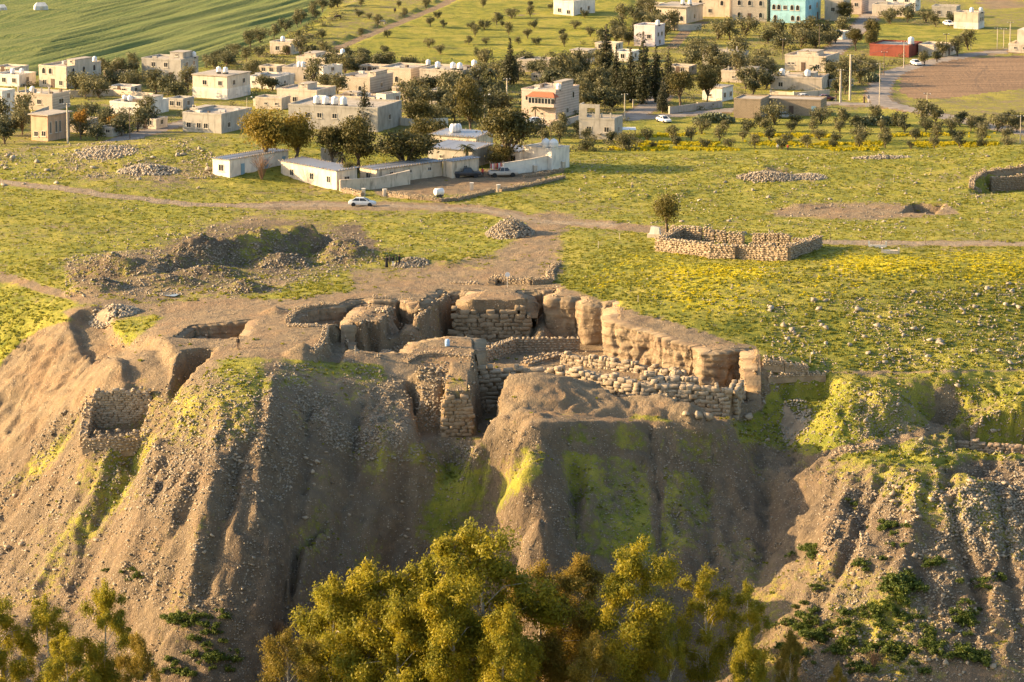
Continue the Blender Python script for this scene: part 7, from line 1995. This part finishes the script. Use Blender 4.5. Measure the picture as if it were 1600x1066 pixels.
def rocks(poly, n, smin, smax, label, group, mats=None):
    poly = np.array(poly, float)
    q = np.c_[rng.uniform(poly[:, 0].min(), poly[:, 0].max(), n * 5), rng.uniform(poly[:, 1].min(), poly[:, 1].max(), n * 5)]
    q = q[poly_sd(q[:, 0], q[:, 1], poly) > 0][:n]
    for x, y, z in G_many(q):
        s = random.uniform(smin, smax)
        o = put('rock', random.choice(mats or FIELD_ME), None, (x, y, z + s * .16), random.uniform(0, 6), (s * random.uniform(.9, 1.4), s * random.uniform(.8, 1.1), s * random.uniform(.5, .85)))
        o.rotation_euler = (random.gauss(0, .2), random.gauss(0, .2), random.uniform(0, 6))
        u_, v_, _q = project(x, y, z)
        h_, w__ = np.ptp(poly[:, 1]), np.ptp(poly[:, 0]); a_, b_ = (v_ - poly[:, 1].min()) / h_, (u_ - poly[:, 0].min()) / w__
        tag(o, '%s, %s %s part' % (label, 'upper' if a_ < .33 else 'middle' if a_ < .66 else 'lower', 'left' if b_ < .25 else 'centre left' if b_ < .5 else 'centre right' if b_ < .75 else 'right'), 'rock', group)

def heap(label, px, py, rx, ry, h, n, smin, smax, mat=M_FIELDSTONE):
    """a pile of loose stones, one heap"""
    g = G(px, py)
    r = np.sqrt(rng.random(n)); a = rng.random(n) * 2 * PI
    x, y = g[0] + rx * r * np.cos(a), g[1] + ry * r * np.sin(a)
    z = H(x, y) + h * np.clip(1 - r, 0, 1) ** .8 * (.75 + .5 * rng.random(n))
    s = rng.uniform(smin, smax, n)
    t = thing('stone_heap', label, 'stone heap', g, 0, 'stone heaps on the plateau')
    me = scatter_mesh('stones', ROCKS, np.c_[x - g[0], y - g[1], z - g[2]], np.c_[s * 1.2, s, s * .8], rng.random(n) * 6.28, .5, mat)
    tag(put('stones', me, t), kind='stuff')
    V = [(0, 0, h * .8)] + [(rx * .95 * math.cos(b), ry * .95 * math.sin(b), float(H(g[0] + rx * .95 * math.cos(b), g[1] + ry * .95 * math.sin(b))) - g[2] - .1) for b in np.linspace(0, 2 * PI, 17)[:-1]]
    MB().add(V, [[0, i, i % 16 + 1] for i in range(1, 17)]).build('earth_core', M_EARTH, t)

heap('loose cone of pale stones beside the bend of the track', 797, 366, 3.9, 5.5, 2.4, 900, .22, .5)
heap('long low heap of stones in the meadow behind the square ruin', 1200, 278, 5.6, 4.5, .9, 600, .25, .55)
heap('flat heap of stones trailing right of the meadow heap', 1262, 277, 3.4, 3.0, .5, 260, .22, .45)
heap('grey stone ridge left on the plateau above the track', 232, 268, 5.5, 4.0, 1.0, 600, .25, .6)
heap('scattered stone mound at the back of the left plateau', 165, 240, 6.0, 6.0, .5, 420, .25, .6)
heap('line of pale stones on the far crest at the right', 1375, 247, 5.6, 1.6, .5, 260, .25, .5)
heap('stone tip below the corner of the bare scarp', 178, 488, 3.6, 3.0, .9, 420, .3, .7)
heap('grey stones on the soil ridge right of the long soil heaps', 640, 412, 3.0, 2.4, .6, 260, .22, .5)
heap('stones lying in the earth cut between the two ridges', 612, 505, 2.2, 2.4, .7, 260, .25, .6, M_STONE)
heap('pale stones tumbled down the gully right of the dig', 1245, 660, 2.2, 5.0, .4, 300, .2, .45)

FRONT_SLOPE = [(-5, 740), (130, 640), (260, 600), (430, 562), (640, 690), (840, 660), (1000, 668), (1140, 668), (1290, 700), (1605, 720), (1605, 1066), (-5, 1066)]
strew(FRONT_SLOPE, 13000, .07, .42, .42, 1)
strew(FRONT_SLOPE, 5000, .05, .22, 0, 2)
strew([(-5, 780), (150, 690), (330, 640), (430, 600), (420, 800), (380, 960), (-5, 940)], 3600, .1, .6, .44, 22)
strew([(260, 600), (430, 562), (640, 690), (500, 720), (420, 800), (260, 820), (160, 760)], 3800, .1, .6, .46, 3)
strew([(490, 650), (640, 690), (760, 700), (740, 725), (560, 720), (500, 690)], 1200, .14, .6, .4, 4)
strew([(430, 570), (560, 560), (640, 600), (640, 690), (480, 660)], 2200, .1, .5, .4, 5)
strew([(650, 570), (700, 565), (700, 670), (650, 670)], 700, .12, .6, 0, 6)
strew([(1290, 740), (1605, 720), (1605, 1066), (1250, 1066), (1280, 860)], 7500, .1, .55, .45, 7)
strew([(1455, 770), (1605, 740), (1605, 880), (1500, 860)], 2600, .15, .7, .40, 8)
strew([(1180, 480), (1605, 440), (1605, 580), (1200, 575)], 3000, .12, .55, .50, 9)
strew([(880, 430), (1600, 400), (1600, 450), (1180, 500), (1000, 470)], 1500, .1, .42, .53, 10)
strew([(1150, 600), (1605, 590), (1605, 720), (1160, 700)], 3200, .1, .5, .46, 11)
strew([(-5, 230), (330, 215), (340, 280), (-5, 280)], 1800, .2, .6, .52, 12)
strew([(-5, 285), (420, 330), (780, 340), (760, 400), (300, 400), (-5, 430)], 1500, .15, .5, .56, 13)
strew([(890, 245), (1605, 235), (1605, 375), (1080, 370), (900, 330)], 2800, .15, .55, .55, 14)
strew([(100, 400), (560, 365), (600, 412), (430, 460), (100, 465)], 3800, .12, .5, .44, 15)
strew([(180, 470), (560, 455), (900, 450), (960, 480), (560, 560), (200, 540)], 1800, .08, .3, .40, 16)
strew([(541, 480), (1170, 540), (1170, 640), (980, 600), (760, 570), (560, 545)], 1500, .1, .4, .35, 17)
strew([(820, 650), (1140, 660), (1130, 900), (840, 840)], 1600, .07, .35, .44, 18)
strew([(870, 690), (1260, 700), (1260, 900), (1000, 960), (860, 860)], 2200, .08, .45, .42, 23)
strew([(100, 400), (330, 352), (600, 365), (610, 412), (430, 460), (100, 465)], 1500, .2, .65, .40, 24)
strew([(140, 620), (60, 760), (0, 800), (0, 740), (100, 640)], 1200, .12, .6, .42, 19)
strew([(1340, 605), (1410, 610), (1410, 680), (1340, 690)], 900, .12, .45, .3, 20)
sp = np.concatenate(small_p); ss_ = np.concatenate(small_s)
fs = np.c_[ss_ * rng.uniform(.9, 1.4, len(ss_)), ss_ * rng.uniform(.8, 1.1, len(ss_)), ss_ * rng.uniform(.45, .8, len(ss_))]
sp[:, 2] += ss_ * .12
small = [rock_variant(700 + i, 8) for i in range(7)]
tag(put('rubble', scatter_mesh('rubble', small, sp, fs, rng.random(len(sp)) * 6.28, .35, M_FIELDSTONE)), kind='stuff')
print('rubble', len(sp))
rocks([(-5, 760), (160, 700), (400, 620), (420, 780), (300, 900), (0, 950)], 46, .5, 1.0, 'large loose stone on the sunlit left face of the slope', 'large stones on the sunlit left slope', ROCK_ME)
rocks([(440, 700), (640, 700), (720, 860), (560, 880), (460, 840)], 22, .5, .9, 'pale loose stone on the shaded middle of the slope', 'loose stones on the shaded slope', ROCK_ME)
rocks([(1300, 760), (1600, 740), (1600, 1060), (1260, 1050), (1290, 880)], 60, .5, 1.2, 'large stone among shrubs on the lower right slope', 'large stones on the lower right slope', ROCK_ME)
rocks([(1200, 470), (1600, 440), (1600, 575), (1220, 570)], 60, .6, 1.2, 'weathered stone half sunk in the grassy right hillside', 'large stones on the right hillside')
rocks([(890, 250), (1600, 240), (1600, 370), (1080, 365)], 44, .5, 1.0, 'pale field stone lying in the meadow behind the square ruin', 'field stones behind the square ruin')
rocks([(-5, 240), (330, 225), (330, 300), (-5, 290)], 28, .7, 1.3, 'grey field stone on the left plateau near the crest', 'field stones on the left plateau')
rocks([(1150, 600), (1600, 600), (1600, 700), (1180, 690)], 24, .5, 1.0, 'loose stone in the gullies right of the dig', 'loose stones in the right gullies')

# stones showing in the steep cut faces
js, is_ = np.where((PIT > .3) & (steep > .6) & (YY < 560))
k_ = rng.choice(len(js), min(len(js), 4200), replace=False)
ep = np.stack([XD[js[k_], is_[k_]], YD[js[k_], is_[k_]], Z[js[k_], is_[k_]]], -1) + rng.normal(size=(len(k_), 3)) * [.12, .1, .15]
es = .10 + .42 * rng.random(len(k_)) ** 2.4
fv = np.concatenate(FV); fv = fv[rng.choice(len(fv), 2600)] ; ep = np.concatenate([ep, fv]); es = np.concatenate([es, .08 + .3 * rng.random(len(fv)) ** 2.2])
k_ = np.arange(len(ep))
tag(put('embedded_stones', scatter_mesh('embedded_stones', small, ep, np.c_[es * 1.3, es, es * .75], rng.random(len(k_)) * 6.28, .4, M_STONE)), kind='stuff')
# ---- tufts of grass, thick where the ground is green
nt = 42000
tx = rng.uniform(-100, 104, nt * 2); ty = np.where(rng.random(nt * 2) < .55, rng.uniform(448, 585, nt * 2), rng.uniform(540, 706, nt * 2))
gi = np.clip(np.searchsorted(GX, tx), 0, NX - 1); gj = np.clip(np.searchsorted(GY, ty), 0, NY - 1)
gv = grass[gj, gi] + 1.2 * fbm(tx / 2.2, ty / 2.2, 3, 333); stp = steep[gj, gi]
keep = (gv + .15 * rng.normal(size=len(tx)) > .62) & (stp < .5)
tx, ty, fl = tx[keep][:nt], ty[keep][:nt], flower[gj, gi][keep][:nt]
hgt = rng.uniform(.05, .17, len(tx)) * (1 + .5 * (ty < 560)); wd_ = rng.uniform(.16, .36, len(tx)); tz = H(tx, ty)
ang = rng.random(len(tx)) * PI
isf = rng.random(len(tx)) < np.clip(fl * 1.1 - .18, 0, .8)
def tufts(name, m, mat):
    x, y, z, h, w_, a = tx[m], ty[m], tz[m], hgt[m], wd_[m], ang[m]
    n = len(x); Vs = []
    for k in range(3):
        b = a + k * PI / 3 * 1.05; c, s = np.cos(b), np.sin(b); l = rng.normal(size=n) * .12
        Vs.append(np.stack([np.c_[x - c * w_, y - s * w_, z - .05], np.c_[x + c * w_, y + s * w_, z - .05], np.c_[x + l + c * w_ * .6, y + s * w_ * .6, z + h], np.c_[x + l - c * w_ * .6, y - s * w_ * .6, z + h * .8]], 1))
    V = np.concatenate(Vs, 1).reshape(-1, 3)
    tag(put(name, mesh_np(name, V, np.arange(len(V)).reshape(-1, 4), mat)), kind='stuff')
M_TUFT = leaf_material('meadow_grass', (.270, .248, .034), (.195, .195, .027), (.32, .27, .05), .45, .3)
M_FLOW = leaf_material('yellow_wildflowers', (.54, .44, .014), (.45, .37, .014), (.62, .50, .03), .3, .5)
tufts('grass_tufts', ~isf, M_TUFT)
tufts('yellow_wildflowers', isf, M_FLOW)
# flowers under the olive rows
fx = rng.uniform(950, 1560, 5200); fy = np.choose(rng.integers(0, 3, 5200), [np.full(5200, v) for v in (212., 225., 233.)]) + rng.normal(size=5200) * 1.5
fp = G_many(np.c_[fx, fy], 742)
tx, ty, tz = fp[:, 0], fp[:, 1], fp[:, 2]; k_ = fbm(tx / 7, ty / 7, 3, 71) > .0
n_ = len(tx); hgt = rng.uniform(.2, .5, n_); wd_ = rng.uniform(.2, .45, n_); ang = rng.random(n_) * PI
tufts('orchard_flowers', k_, M_FLOW)
